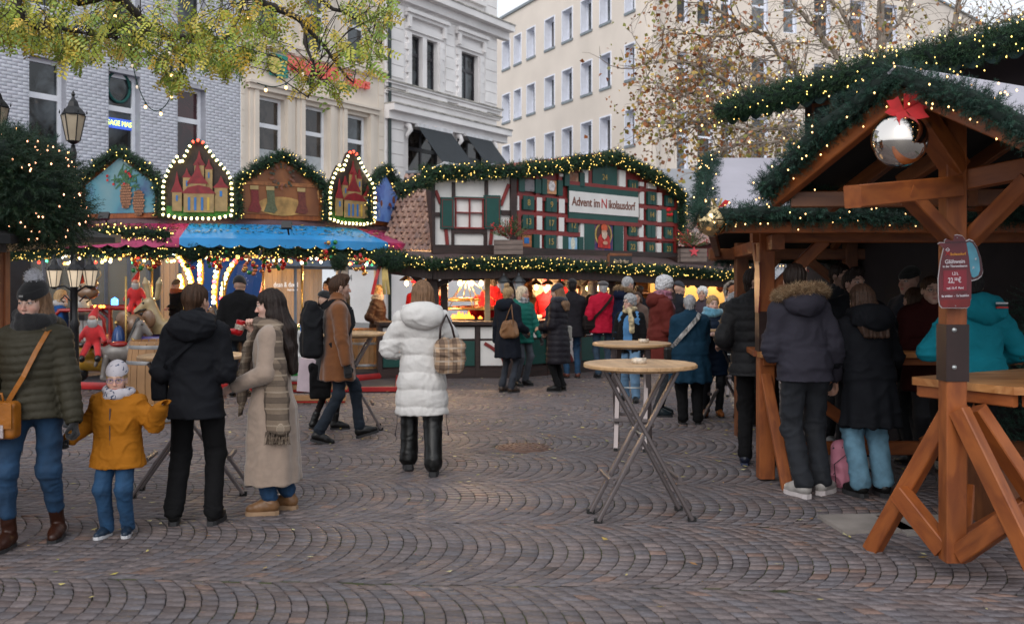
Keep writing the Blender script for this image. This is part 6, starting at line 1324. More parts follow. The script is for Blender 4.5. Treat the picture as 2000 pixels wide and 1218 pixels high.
  if hands:
   for k,(sh,el,wr)in enumerate(s.arms):
    if hands!=True and not hands[k]:continue
    i=-1 if k==0 else 1;d=nrm(wr-el)if handM[k]is None else nrm(np.array(handM[k][0],float));pn=np.array(handM[k][1],float)if handM[k]is not None else v3(i,0,0)*-1.0
    if handM[k]is None and d[1]>.5:pn=v3(-i*.8,0,-.6)
    pn=nrm(pn-d*(pn@d));sd=np.cross(d,pn)*1.0
    if sd[2]<0 and abs(d[2])<.7:sd=-sd
    elif abs(d[2])>=.7 and sd[1]<0:sd=-sd
    vv=Vol(wr-.14+d*.07,wr+.14+d*.07,max(.0048,s.hh*.85));cu=fist[k];g=1.22 if(glove and glove[k])else 1.
    vv.cone(wr-d*.05,wr+d*.015,.027*g,.025*g,.02,fl=(pn,.8));P0=wr+d*.02
    for e_,o in enumerate((-.027,-.010,.009,.027)):vv.cone(P0+sd*o*.55,P0+d*.075+sd*o,.0135*g,.0115*g,.014,fl=(pn,.85))
    for e_,(o,fl_)in enumerate(((-.028,.058),(-.010,.072),(.009,.078),(.027,.068))):
     p=P0+d*.078+sd*o;dd=d.copy();rr=.0092*g
     for j in range(3):
      a=cu*(1.15 if j else.8)*1.35;ax=np.cross(dd,pn);ax=nrm(np.cross(d,pn));dd=nrm(dd*math.cos(a)+np.cross(ax,dd)*math.sin(a));
      if(dd@pn)<-.2:dd=nrm(dd-2*pn*(dd@pn))
      L_=fl_*(.46,.32,.26)[j];p2=p+dd*L_;vv.cone(p,p2,rr,rr*.92,.003 if g==1 else.012);p=p2;rr*=.92
    p=P0+d*.02+sd*.03+pn*.006;dd=nrm(d*.75+sd*.6+pn*.35);p2=p+dd*.034;vv.cone(p-dd*.01,p2,.0125*g,.0105*g,.012);dd=nrm(d*.9+sd*(.3-cu*.5)+pn*(.3+cu));vv.cone(p2,p2+dd*.03,.0102*g,.0085*g,.004)
    V,F=vv.mesh()
    if glove and glove[k]:gl.append((V,F));continue
    Vs.append(V);Fs.append(F+n);Cs.append(np.tile(np.array(skin)*(1.0,.93,.9),(len(V),1)));n+=len(V)
  s.link('body',np.concatenate(Vs),np.concatenate(Fs),SKIN,np.concatenate(Cs))
  for V,F in gl:s.link('glove',V,F,cloth(glove[2],'knit'))
  if eyes and s.q!='far':
   for i in(-1,1):
    e=Vol(v3(-.016,-.016,-.016),v3(.016,.016,.016),.002);e.ell((0,0,0),(.0118,.0118,.0118));V,F=e.mesh();a=np.hypot(V[:,0]-getattr(s,'gaze',0),V[:,2]);C=np.where((a<.0062)[:,None]&(V[:,1:2]>0),np.array([[.035,.025,.02]]),np.array([[.42,.38,.36]]));s.link('eye',V@H.T+hp((i*.031,.0755,.0135)),F,EYE,C)
  return s
  # --- clothes
 def cloth_mesh(s,v,name,m,puff=0.,pitch=.08,fold=.006,seedo=0,col=None,zoff=0.,spike=0.,parent=None,vert=False,extra=None):
  V,F=v.mesh();N=vnormals(V,F);sd=s.seed+seedo
  arm_w=np.zeros(len(V));t_arm=np.zeros(len(V))
  if puff or fold:
   for sh,el,wr in s.arms:
    for a,b,off in((sh,el,0),(el,wr,.285)):
     ab=b-a;t=np.clip(((V-a)@ab)/(ab@ab),-.1,1.1);dd=np.linalg.norm(V-(a+t[:,None]*ab),axis=1);lateral=np.abs(V[:,0])>.135*s.w
     m_=(dd<.095)&(lateral|(V[:,1]>.14))&(dd<np.where(arm_w>0,arm_w,9));t_arm=np.where(m_,off+t*np.linalg.norm(ab),t_arm);arm_w=np.where(m_,dd,arm_w)
  L=(V-s.piv)@s.T+s.piv;coord=np.where(arm_w>0,t_arm*.9+.02,L[:,2]+.012*np.sin(L[:,0]*9+sd))
  D=np.zeros(len(V))
  if puff:
   ph=coord/pitch+.02*np.sin(V[:,0]*30+sd);fr_=np.abs(np.sin(np.pi*ph));D+=puff*(fr_**.55-.8)
   D+=puff*.35*ridge(V*v3(1.6,1.6,1),sd,60,40,8,1.2)*(1-fr_)**.5
   D+=puff*.22*(ridge(V,sd+4,26,22,48,1.8)-.3)
  if fold:
   el_w=np.zeros(len(V))
   for sh,el,wr in s.arms:el_w=np.maximum(el_w,np.exp(-np.sum((V-el)**2,1)/.012))
   for hip,kn,an in s.legs:el_w=np.maximum(el_w,.8*np.exp(-np.sum((V-kn)**2,1)/.015));el_w=np.maximum(el_w,.9*np.exp(-np.sum((V-an)**2,1)/.012))
   D+=fold*(ridge(V,sd,14,10,22)*.9+ridge(V,sd+2,-17,12,26,2.0)*.7+ridge(V,sd+5,6,5,60,2.2)*el_w*1.8-.6)
   if vert:D+=fold*1.1*(np.sin(np.arctan2(V[:,0],V[:,1])*9+sd+2*np.sin(V[:,2]*3))*np.clip((1.0-V[:,2])*2.5,0,1))
  if extra is not None:D+=extra(V)
  V=V+N*D[:,None]
  return s.link(name,V,F,m,col,parent)
 def coat(s,col,kind='shell',hem=.78,flare=.02,thick=0.,collar=.055,puff=0.,pitch=.08,fold=None,arm=1.0,m=None,hood=False,hoodr=1.,gi=None,cuff=True,open_=False,name='coat',high=1.485,belt=0,hoodm=None,slit=0,asym=0):
  g=(gi or s.gi);w=s.w;t=thick;v=Vol(v3(-.62,-.58,hem-.1),v3(.62,.75,1.60)+np.maximum(0,s.tp((0,0,1.5))-v3(0,0,1.5))*v3(0,.4,.2),s.ch)
  B=lambda z,rx,ry,cy=0:(z,rx*w*g+t,ry*g+t,cy)
  prof=[B(hem,.185+flare,.135+flare,-.005)]+([B(.80,.183+flare*.5,.138+flare*.5,-.005)]if hem<.78 else[])+[B(.93,.178,.135),B(1.06,.160-belt,.120-belt),B(1.20,.172,.130,.004),B(1.31,.172,.122,0),B(1.37,.150,.105,-.006),B(1.42,.100,.085,-.01),B(1.455,.068,.066,-.012)]
  low=[p for p in prof if p[0]<=1.07];
  if abs(np.trace(s.T)-3)>1e-3:v.loft(low,None,s.piv,.02);v.loft([p for p in prof if p[0]>.9],s.T,s.piv,.05)
  else:v.loft(prof,None,s.piv,.02)
  for k,(sh,el,wr)in enumerate(s.arms):
   i=-1 if k==0 else 1;v.cone(s.tp((i*.045,-.012,1.425)),sh,.052+t*.6,.060*arm+t,.06);e=wr-nrm(wr-el)*.012
   v.chain([sh,el,e],[.060*arm+t,.055*arm+t,.046*arm+t*.8],.025);v.cone(e,e+nrm(wr-el)*.07,.034,.034,.008,cut=True)
  if collar:v.cone(s.tp((0,-.01,1.42)),s.tp((0,-.004,high)),.078+t*.5,collar+.022,.03);v.cone(s.tp((0,.005,high-.015)),s.tp((0,.01,high+.1)),collar,collar+.01,.012,cut=True)
  m=m or cloth(col,'puffer' if puff else kind);f=fold if fold is not None else(.004 if puff else{'shell':.010,'wool':.006,'cotton':.009,'leather':.008}.get(kind,.008))
  c=s.cloth_mesh(v,name,m,puff,pitch,f,vert=(hem<.7 and not puff))
  if hood:s.hood(m,hoodr,fold=f,puff=puff,parent=s.root)
  return c
 def hood(s,m,r=1.,fold=.006,puff=0,parent=None,fur=None):
  v=Vol(v3(-.30,-.42,1.2),v3(.30,.25,1.66)+v3(0,.2,0),s.ch*.9);
  v.ell(s.tp((0,-.118*r,1.405)),(.150*r,.085*r,.098*r),s.T,.03);v.ell(s.tp((0,-.07,1.45)),(.14*r,.105*r,.06*r),s.T,.04)
  for i in(-1,1):v.cone(s.tp((i*.10*r,-.03,1.455)),s.tp((i*.06,.075,1.415)),.038*r,.022*r,.03)
  v.ell(s.tp((0,-.035,1.50)),(.092,.082,.06),s.T,.02,cut=True);v.ell(s.headc,(.088,.105,.11),s.H,.01,cut=True)
  o=s.cloth_mesh(v,'hood',m,0,.08,max(fold,.008)*1.2,3)
  return o
 def fur_trim(s,col=((.30,.19,.10),(.18,.10,.05),(.42,.30,.18)),r=1.,n=900,ln=.05):
  a=rng.uniform(-2.6,2.6,n);ps=np.array([s.tp((math.sin(x)*.142*r,-.055-math.cos(x)*.105*r,1.475+.02*math.cos(x)))for x in a])+rng.normal(0,.014,(n,3));ctr=s.tp((0,-.05,1.43));d=ps-ctr;d/=np.linalg.norm(d,axis=1,keepdims=True);d=d+rng.normal(0,.35,d.shape)
  V,C=sprigs(s.wv(ps),d,ln*.5,9,ln*.8,.0035,np.array(col),.3);link('fur_trim',tri_mesh('fur_trim',V,C),mat('fur',rough=.8,var=.1,attr='tint'),s.root)
 def legsw(s,col,kind='denim',slim=False,thigh=.086,knee=.062,ankle=.052,low=None,m=None,name='trousers',fold=.010,cutz=.0,top=1.0):
  v=Vol(v3(-.40,-.60,.0),v3(.40,.60,top+.03),s.ch);g=s.gi
  if slim:thigh=.072;v.ell((0,-.005,.91),(.13*s.w*g,.09*g,.10),None,.03)
  else:v.ell((0,-.005,.91),(.155*s.w*g,.115*g,.12),None,.03)
  for(hip,kn,an),(fo,Fm)in zip(s.legs,s.feet):
   a2=an+(nrm(an-kn)*(low if low is not None else-.0));v.chain([hip+v3(0,0,.02),kn,a2],[thigh*g,knee*g,ankle],.03)
   v.ell((hip*.85+kn*.15)+v3(0,-.015,0),(.083*g,.088*g,.10),None,.04)if not slim else None
  s.cloth_mesh(v,name,m or cloth(col,kind),0,1,fold,7);return s
 def shoes(s,col,shaft=.12,sole=(.02,.02,.022),kind='leather',solet=.022,fat=1.,m=None,toe=.150,stripes=None):
  m=m or cloth(col,kind)
  for(fo,Fm),(hip,kn,an)in zip(s.feet,s.legs):
   v=Vol(fo-.2+v3(0,0,.17),fo+v3(.2,.24,.24+shaft),s.ch*.62);T=lambda p:Fm@np.array(p,float)+fo;z=solet
   v.cone(T((0,-.062,z+.034)),T((0,.06,z+.030)),.036*fat,.040*fat,.02);v.cone(T((0,.05,z+.026)),T((.0,toe-.034,z+.020)),.041*fat,.031*fat,.02);v.cone(T((0,-.045,z+.04)),T((0,.02,z+.052)),.036*fat,.034*fat,.03)
   up=nrm(kn-an);v.cone(T((0,-.048,z+.05)),an+up*(shaft-.10)+up*.0,.040*fat,.047*fat,.02)
   n=Fm@v3(0,0,-1);v.planecut(n,n@T((0,0,z)))
   o=s.cloth_mesh(v,'shoe' if shaft<.16 else 'boot',m,0,1,.003,11)
   out=[(.036*fat,-.07),(.034*fat,-.02),(.042*fat,.05),(.040*fat,.095),(.026*fat,toe-.01),(0,toe+.003),(-.026*fat,toe-.01),(-.040*fat,.095),(-.042*fat,.05),(-.034*fat,-.02),(-.036*fat,-.07),(-.02*fat,-.098),(.02*fat,-.098)]
   g=MB();g.prism([Vector(s.wv(T((x,y,.001))))for x,y in out],Vector(Fm@v3(0,0,solet+.004))*s.sc);g.build('sole',mat('sole_%02d'%int(sole[0]*99),sole,.7),o)
  return s
 def hair(s,c='brown',style='short',ln=.25,vol=1.,wave=0.,part=None,m=None):
  hm=m or hairmat(c);H,hp=s.H,s.hp;h=min(s.hh*1.3,.012);pad=ln+.1 if style in('long','bob')else.1
  v=Vol(s.headc-v3(.24,.30,.16+pad),s.headc+v3(.24,.24,.24),max(h,.0075 if style=='long' else h));k=vol
  v.ell(hp((0,-.018,.042)),(.081*k,.101*k,.092*k),H,.01)
  if style=='short':v.cone(hp((0,-.05,.0)),hp((0,-.055,-.045)),.062,.052,.03)
  if style in('quiff',):v.cone(hp((0,-.05,.0)),hp((0,-.055,-.045)),.062,.050,.03);v.cone(hp((-.035,.05,.115)),hp((.04,.055,.11)),.028,.026,.03);v.cone(hp((0,.0,.12)),hp((0,.05,.115)),.035,.03,.03)
  if style=='bun':v.cone(hp((0,-.05,.0)),hp((0,-.055,-.04)),.06,.05,.03);v.ell(hp((0,-.055,.150)),(.045,.045,.038),H,.01)
  if style=='perm':v.ell(hp((0,-.02,.055)),(.098,.11,.098),H,.02);v.ell(hp((0,-.05,-.02)),(.085,.065,.05),H,.03)
  if style in('bob','long'):
   L_=ln if style=='long' else ln
   bk=s.tp((0,-.155,1.30));
   for i in(-1,1):
    v.cone(hp((i*.055,-.02,.03)),hp((i*.072,-.02,-.07)),.036,.036,.02)
    v.cone(hp((i*.050,-.05,.03)),hp((i*.062,-.06,-.10)),.042,.040,.03)
    if style=='long':
     e=hp((i*.070,-.01,-.07));f=s.tp((i*.10,.055 if part!='back' else-.14,1.575-.16-ln*.45));f2=s.tp((i*.095,.085 if part!='back' else-.165,1.575-.16-ln));v.chain([e,f,f2],[.036,.034,.018],.025)
   v.cone(hp((0,-.06,0)),hp((0,-.075,-.10)),.07,.055,.03)
   if style=='long':
    q1=s.tp((0,-.125,1.40));q2=s.tp((0,-.16,1.575-.16-ln));
    for dx in(-.055,0,.055):v.chain([hp((dx*.8,-.07,-.08)),q1+s.T@v3(dx,0,0),q2+s.T@v3(dx*.9,0,0)],[.05,.045,.022],.03)
  if style in('bob','long','perm'):v.ell(hp((0,.095,-.035)),(.052,.09,.105),H,.012,cut=True)
  else:v.ell(hp((0,.11,-.03)),(.085,.10,.105),H,.012,cut=True);v.ell(hp((0,.02,-.10)),(.10,.055,.095),H,.012,cut=True)
  v.ell(s.tp((0,.03,1.42)),(.06,.07,.1),None,.01,cut=True)if style!='long' else None
  sd=s.seed
  def ex(V):
   L=(V-s.headc)@H;az=np.arctan2(L[:,0],L[:,1]+.02)
   if style=='perm':return.010*(np.sin(L[:,0]*150+sd)*np.sin(L[:,1]*140+1)*np.sin(L[:,2]*150+2))+.006*np.sin(L[:,0]*70)*np.sin(L[:,2]*80+sd)
   d=.0028*np.sin(az*38+3*np.sin(L[:,2]*14+sd))+.003*np.sin(az*17+sd+2*np.sin(L[:,2]*9))
   if wave:d+=wave*np.sin(L[:,2]*60+az*8)*np.clip(-L[:,2]*8,0,1)
   if style in('short','quiff'):d+=.002*np.sin(L[:,0]*160+sd)*np.sin(L[:,1]*60)
   return d
  s.cloth_mesh(v,'hair',hm,0,1,0,0,extra=ex);return s
 def beanie(s,col,cuff=True,pom=None,m=None,tall=1.,stripes=None,low=.03):
  m=m or cloth(col,'knit');H,hp=s.H,s.hp;v=Vol(s.headc-v3(.16,.17,.14),s.headc+v3(.16,.17,.24),s.hh*1.3)
  v.ell(hp((0,-.020,.050)),(.088,.107,.100*tall),H,.01);v.ell(hp((0,-.045,.085)),(.075,.08,.075*tall),H,.03);n=H@nrm(v3(0,-.32,-1));v.planecut(n,n@hp((0,.09,low)))
  s.cloth_mesh(v,'beanie',m,0,1,.003,2)
  if cuff:
   v=Vol(s.headc-v3(.17,.17,.14),s.headc+v3(.17,.17,.20),s.hh*1.3);c0=hp((0,-.016,low+.02));
   v.ell(hp((0,-.020,.048)),(.094,.113,.103),H,.01);v.planecut(n,n@hp((0,.09,low-.008)));v.planecut(-n,-n@hp((0,.09,low+.048)));s.cloth_mesh(v,'cuff',m,0,1,.001,3)
  if pom:
   c=hp((0,-.03,.168*tall));k=520;g=MB();g.ball(Vector(s.wv(c)),.036*s.sc,16);g.build('pompom_core',mat('pompom_white',(.75,.75,.8),.9,0,.2,60,.004,60),s.root);u=rng.normal(size=(k,3));u/=np.linalg.norm(u,axis=1,keepdims=True);V,C=sprigs(s.wv(c+u*.022),u,.030,8,.016,.0028,np.array([pom,np.array(pom)*.8]));link('pompom',tri_mesh('pompom',V,C),mat('pompom_fur',rough=.8,var=.05,attr='tint'),s.root)
  return s
 def cap(s,col,m=None):
  m=m or cloth(col,'wool');H,hp=s.H,s.hp;v=Vol(s.headc-v3(.17,.17,.1),s.headc+v3(.17,.2,.2),s.hh*1.3);v.ell(hp((0,-.01,.075)),(.098,.125,.062),H,.02);v.cone(hp((-.03,.10,.055)),hp((.03,.10,.055)),.035,.035,.02,fl=(H@v3(0,0,1),.3));n=H@v3(0,-.1,-1);v.planecut(n,n@hp((0,0,.045)));s.cloth_mesh(v,'cap',m,0,1,.002,2);return s
 def scarf(s,col,m=None,r=1.,ends=0,fold=.008,endlen=.35,kind='knit',z=0.):
  m=m or cloth(col,kind);v=Vol(v3(-.26,-.30,1.53-endlen-.25),v3(.26,.42,1.64),s.ch*.85)
  ring_=[s.tp((.085*r*math.sin(a),-.01+.085*r*math.cos(a),1.462+z+.018*math.cos(a*1.0+2)))for a in np.linspace(0,2*math.pi,13)];v.chain(ring_,[.040*r]*13,.015)
  ring_=[s.tp((.078*r*math.sin(a),.0+.078*r*math.cos(a),1.50+z+.015*math.sin(a)))for a in np.linspace(0,2*math.pi,13)];v.chain(ring_,[.032*r]*13,.012)
  v.ell(s.headc,(.080,.098,.118),s.H,.006,cut=True)
  for e in range(ends):
   i=1 if e else-1;v.chain([s.tp((i*.03,.10,1.44)),s.tp((i*.07,.165,1.32)),s.tp((i*.08,.165,1.44-endlen))],[.035,.045,.048],.02,fl=((0,1,0),.45))
  s.cloth_mesh(v,'scarf',m,0,1,fold,5);return s
 def glasses(s,col=(.02,.02,.03),r=.021):
  g=MB();hp=lambda p:Vector(s.wv(s.hp(p)))
  for i in(-1,1):
   g.tube([hp((i*.033+r*1.05*math.cos(a),.099-abs(i*.033+r*math.cos(a))*.12,.010+r*.82*math.sin(a)))for a in np.linspace(0,6.2832,17)],.0016*s.sc,5)
   g.tube([hp((i*.055,.094,.014)),hp((i*.079,.03,.012)),hp((i*.080,-.01,.008))],.0014*s.sc,5)
  g.tube([hp((-.012,.100,.014)),hp((0,.103,.017)),hp((.012,.100,.014))],.0014*s.sc,5);g.build('glasses',mat('glasses_%02d'%int(col[2]*99),col,.3),s.root);return s
 def W(s,p):a=R(s.face);p=s.wv(p);c,si=math.cos(a),math.sin(a);return Vector((p[0]*c-p[1]*si,p[0]*si+p[1]*c,p[2]))+s.root.location
def strap(name,pts,w,m,parent,t=.006,up=None):
 """flat band through points (parent space)"""
 g=MB();pts=[Vector(p)for p in pts]
 for k in range(len(pts)-1):
  d=(pts[k+1]-pts[k]).normalized();u=Vector(up)if up else Vector((0,0,1));g.beam(pts[k]-d*.003,pts[k+1]+d*.003,w,t,up=u,ch=.002)
 return g.build(name,m,parent)
 # ------------------------------------------------------------ rides on the carousel
def rides():
 def blob(name,prims,m,parent,res=.02,rough=0):
  P_=np.array([np.array(q)for p in prims for q in((p[1],p[2])if p[0]=='c' else(p[1],))]);mx=max([max(p[3:5])if p[0]=='c' else max(p[2])for p in prims])+.05
  v=Vol(P_.min(0)-mx,P_.max(0)+mx,res)
  for p in prims:
   if p[0]=='c':v.cone(p[1],p[2],p[3],p[4],.03)
   elif p[0]=='e':v.ell(p[1],p[2],None,.03)
   else:v.box(p[1],p[2],None,.04,.03)
  V,F=v.mesh();return link(name,npmesh(name,V,quads=F,smooth=True),m,parent)
 def ride(name,u,Y,z,rz,lab,cat):c=P(u,550,Y);E_=empty(name,(c.x,c.y,z),R(rz),lab,cat);E_.scale=(.86,)*3;return E_
 def en(n,c,**k):return mat('enamel_'+n,tuple(x*.62 for x in c),.25,0,.2,8,spec=.6,**k)  # enamel darkened so the dim carousel interior is in the colour
 red,yel,blu,crm,brn_,gry,grn,wht,blk=en('red',(.42,.015,.012)),en('yellow',(.55,.30,.03)),en('blue',(.03,.10,.32)),en('cream',(.60,.45,.24)),en('tan',(.28,.15,.08)),en('grey',(.26,.23,.21)),en('green',(.02,.30,.05)),en('white',(.62,.62,.62)),en('black',(.012,.012,.013))
 lt=lambda n,c:mat('ride_light_'+n,c,.3,emit=6)
 def legs(B,pts,m,r=.045,z0=0):
  for a,b in pts:blob('leg',[('c',a,b,r*1.3,r),('c',b,(b[0]+.04,b[1],b[2]-.03),r,r*.9)],m,B)
 def eyes(B,pts):
  for p in pts:g=MB();g.ball(p,.022,8);g.build('eye',blk,B)
 def pole(B,z=2.0):g=MB();g.tube([(0,0,-B.location.z+.16),(0,0,z-B.location.z)],.018,8);g.build('pole',MATS['brass_pole'],B)
 B=ride('fire_engine_ride',232,15.9,.3,-12,'small red fire engine ride with a blue beacon beside the donkey','ride')
 blob('body',[('b',(0,0,.28),(.52,.3,.26)),('b',(-.35,0,.42),(.2,.28,.2))],red,B);blob('roof',[('b',(-.02,0,1.12),(.42,.28,.05))],red,B)
 for x,y in((-.38,-.26),(.36,-.26),(-.38,.26),(.36,.26),(0,-.27)):g=MB();g.beam((x,y,.5),(x*.9,y,1.12),.05,.05);g.build('window_pillar',red,B)
 for x in(-.34,.34):g=MB();g.lathe((x,-.33,.1),[(1e-3,-.04),(.12,-.04),(.13,0),(.12,.04),(1e-3,.04)],16,M=Matrix.Rotation(R(90),3,'X'));g.build('wheel',blk,B)
 for x,n,c in((-.02,'blue',(.05,.3,1)),):g=MB();g.lathe((x,-.1,1.17),[(.06,0),(.06,.1),(1e-3,.14)],12);g.build('beacon',lt(n,c),B)
 for x in(-.3,-.24,-.18,-.12):g=MB();g.ball((x,-.29,1.14),.028,8);g.build('amber_light',lt('amber',(1,.3,.04)),B)
 g=MB();g.ball((.40,-.3,1.1),.04,8);g.build('red_light',lt('red',(1,.04,.03)),B);g=MB();g.box((.46,0,.9),(.12,.4,.6));g.build('rear_panel',red,B)
 B=ride('scooter_ride',205,14.5,.35,20,'blue and yellow toy scooter ride with a Santa doll on its seat','ride')
 blob('body',[('c',(-.35,0,.15),(.05,0,.10),.13,.12),('c',(.05,0,.1),(.28,0,.35),.12,.10),('e',(-.35,0,.3),(.26,.15,.14))],yel,B);blob('front_shield',[('e',(.22,0,.45),(.12,.2,.34))],blu,B);blob('seat',[('e',(-.28,0,.46),(.26,.12,.07))],blk,B)
 for x in(-.42,.40):g=MB();g.lathe((x,0,-.02),[(1e-3,-.05),(.13,-.05),(.16,0),(.13,.05),(1e-3,.05)],18,M=Matrix.Rotation(R(90),3,'X'));g.build('wheel',blk,B)
 for x,z in((.24,.42),(-.5,.34)):g=MB();g.ball((x,-.16,z),.04,8);g.build('indicator',lt('amber',(1,.3,.04)),B)
 g=MB();g.tube([(.18,-.25,.85),(.2,0,.8),(.18,.25,.85)],.02,6);g.build('handlebar',MATS['brass_pole'],B)
 def santa(loc,rz,lab,s=1.,par_=None):
  B=empty('santa_doll',loc,R(rz),lab,'Santa doll','Santa dolls on the carousel');rv=MATS['red_velvet']if 'red_velvet' in MATS else mat('red_velvet',(.50,.008,.012),.75,0,.15,20,sheen=.4)
  blob('body',[('e',(0,0,.22*s),(.13*s,.11*s,.18*s)),('c',(-.1*s,0,.3*s),(-.2*s,-.1*s,.12*s),.05*s,.04*s),('c',(.1*s,0,.3*s),(.2*s,-.1*s,.12*s),.05*s,.04*s),('c',(-.06*s,0,.08*s),(-.12*s,-.2*s,-.12*s),.06*s,.05*s),('c',(.06*s,0,.08*s),(.12*s,-.2*s,-.12*s),.06*s,.05*s),('c',(0,0,.5*s),(.06*s,.04*s,.68*s),.08*s,.02*s)],rv,B)
  blob('beard',[('e',(0,-.06*s,.40*s),(.085*s,.06*s,.10*s))],wht,B,.015);blob('face',[('e',(0,-.075*s,.475*s),(.06*s,.05*s,.045*s))],mat('doll_face',(.55,.3,.22),.5),B,.012)
  for x in(-.12,.12):blob('boot',[('e',(x*s,-.24*s,-.17*s),(.05*s,.08*s,.06*s))],blk,B,.015)
 c=P(188,550,14.4);santa((c.x,c.y-.1,.72),10,'Santa doll riding the toy scooter',.9);c=P(272,550,15.8);santa((c.x,c.y-.15,1.30),20,'Santa doll sitting on the roof of the fire engine',.8)
 B=ride('carriage_ride',158,15.6,.35,5,'red hooded toy carriage with a white bench behind the iron lantern post','ride');blob('body',[('b',(0,0,.22),(.5,.28,.2))],red,B);g=MB();g.tube([(-.5,-.2,.4),(-.48,-.2,.85),(-.3,-.2,1.02),(.3,-.2,1.02),(.48,-.2,.85),(.5,-.2,.4)],.035,8);g.build('hoop_front',red,B);g=MB();g.tube([(-.5,.2,.4),(-.48,.2,.85),(-.3,.2,1.02),(.3,.2,1.02),(.48,.2,.85),(.5,.2,.4)],.035,8);g.build('hoop_back',red,B);g=MB();g.box((0,0,1.03),(.7,.42,.03));g.build('hood',red,B)
 for k in range(6):g=MB();g.box((-.3+k*.12,.12,.62),(.10,.03,.4));g.build('bench_slat',wht,B)
 B=ride('plush_reindeer',172,15.4,1.42,0,'brown plush reindeer with antlers on the hood of the red carriage','toy reindeer');blob('body',[('e',(0,0,.1),(.2,.12,.12)),('e',(.12,-.05,.26),(.09,.09,.1)),('c',(.12,-.1,.24),(.14,-.18,.2),.05,.04)],brn_,B,.015);g=MB();g.ball((.14,-.22,.2),.022,8);g.build('nose',red,B)
 for s in(-1,1):g=MB();g.tube([(.12+s*.04,0,.33),(.12+s*.12,0,.42),(.12+s*.1,0,.5)],.014,5);g.build('antler',crm,B)
 B=ride('snowman_figure',158,16.6,1.15,0,'white snowman figure with a red cap behind the lantern post','snowman');blob('body',[('e',(0,0,.15),(.2,.2,.2)),('e',(0,0,.48),(.14,.14,.15))],wht,B);blob('cap',[('c',(0,0,.6),(.08,0,.76),.11,.03)],red,B);eyes(B,[(-.05,-.13,.52),(.05,-.13,.52)])
 B=ride('donkey_ride',306,15.1,.5,0,'cream coloured donkey ride with tall ears looking left','ride');blob('body',[('e',(.25,0,.5),(.34,.18,.2)),('c',(.02,0,.6),(-.12,-.02,.98),.14,.10),('c',(-.12,-.02,1.0),(-.34,-.04,.84),.105,.06)],crm,B);legs(B,[((.05,-.1,.4),(.0,-.12,.02)),((.45,-.1,.4),(.5,-.12,.02)),((.05,.1,.4),(-.05,.12,.02)),((.45,.1,.4),(.45,.12,.02))],crm)
 for x,a in((-.12,-.06),(.02,.04)):blob('ear',[('c',(x,-.04,1.08),(x+a,-.04,1.34),.045,.055),('c',(x+a,-.04,1.34),(x+a*1.3,-.04,1.44),.05,.02)],crm,B,.013)
 eyes(B,[(-.2,-.12,.99)]);g=MB();g.tube([(-.36,-.09,.80),(-.26,-.11,.86),(-.14,-.12,.88)],.012,5);g.build('bridle',blk,B)
 B=ride('elephant_ride',268,14.9,.35,0,'brown elephant ride with raised trunk between the horse and the drum','ride');blob('body',[('e',(.0,0,.5),(.3,.24,.28)),('e',(.02,-.18,.78),(.19,.17,.2)),('c',(.1,-.3,.72),(.24,-.34,.5),.07,.05),('c',(.24,-.34,.5),(.3,-.36,.78),.05,.035)],brn_,B);blob('ear',[('e',(-.19,-.12,.85),(.15,.04,.19))],brn_,B);blob('ear',[('e',(.22,-.05,.88),(.13,.04,.17))],brn_,B);legs(B,[((-.14,-.14,.35),(-.14,-.14,.02)),((.14,-.14,.35),(.14,-.14,.02)),((.0,.14,.35),(.0,.14,.02))],brn_,.075);eyes(B,[(-.05,-.34,.84)])
 for u,Y,z,rz,m,lab,hm_ in((246,14.3,.28,8,gry,'grey carousel horse with a gold collar below the fire engine','gold'),(436,15.4,.45,160,brn_,'brown carousel horse head beside the right bulb arch','red')):
  B=ride('carousel_horse',u,Y,z,rz,lab,'ride');blob('body',[('e',(-.1,0,.42),(.32,.15,.17)),('c',(.12,0,.5),(.24,0,.86),.12,.075),('c',(.24,0,.9),(.40,0,.72),.08,.045),('c',(-.40,0,.48),(-.5,0,.2),.05,.03)],m,B);legs(B,[((.1,-.08,.35),(.3,-.1,.2)),((-.3,-.08,.35),(-.35,-.1,.0)),((.1,.08,.35),(.2,.1,.05)),((-.3,.08,.35),(-.25,.1,.0))],m);blob('saddle',[('e',(-.1,0,.56),(.16,.16,.06))],red,B);blob('mane',[('c',(.06,0,.62),(.2,0,.98),.05,.04)],blk,B,.015);g=MB();g.tube([(.18+.1*math.cos(a)*.8,.12*math.sin(a),.62-.05*math.cos(a))for a in np.linspace(0,6.28,13)],.02,6);g.build('collar',MATS['brass_pole'],B);eyes(B,[(.28,-.07,.9),(.28,.07,.9)]);pole(B)
 B=ride('drum_ride',322,14.6,.2,0,'round red ride tub with a purple studded rim left of the man in black','ride');g=MB();g.lathe((0,0,0),[(.36,0),(.42,.62)],24);g.build('tub',red,B);g=MB();g.lathe((0,0,.62),[(.43,0),(.45,.02),(.45,.15),(.43,.17),(.40,.17)],24);g.build('rim',en('purple',(.07,.05,.22)),B)
 for k in range(12):a=k*math.pi/6;g=MB();g.ball((.455*math.cos(a),.455*math.sin(a),.70),.03,8);g.build('stud',MATS['brass_pole'],B)
 for k in range(12):a=k*math.pi/6+.2;g=MB();g.beam((.385*math.cos(a),.385*math.sin(a),.04),(.425*math.cos(a),.425*math.sin(a),.6),.03,.015);g.build('rope_stripe',yel,B)
 B=ride('police_van_ride',592,13.6,.22,0,'toy police van in white and green between the beige coat and the backpack','ride');blob('body',[('b',(0,0,.32),(.45,.28,.22)),('b',(.05,0,.66),(.36,.26,.26))],wht,B);g=MB();g.box((0,-.285,.30),(.86,.02,.2));g.build('green_band',grn,B);blob('green_roof',[('b',(-.3,0,.86),(.22,.24,.14))],grn,B)
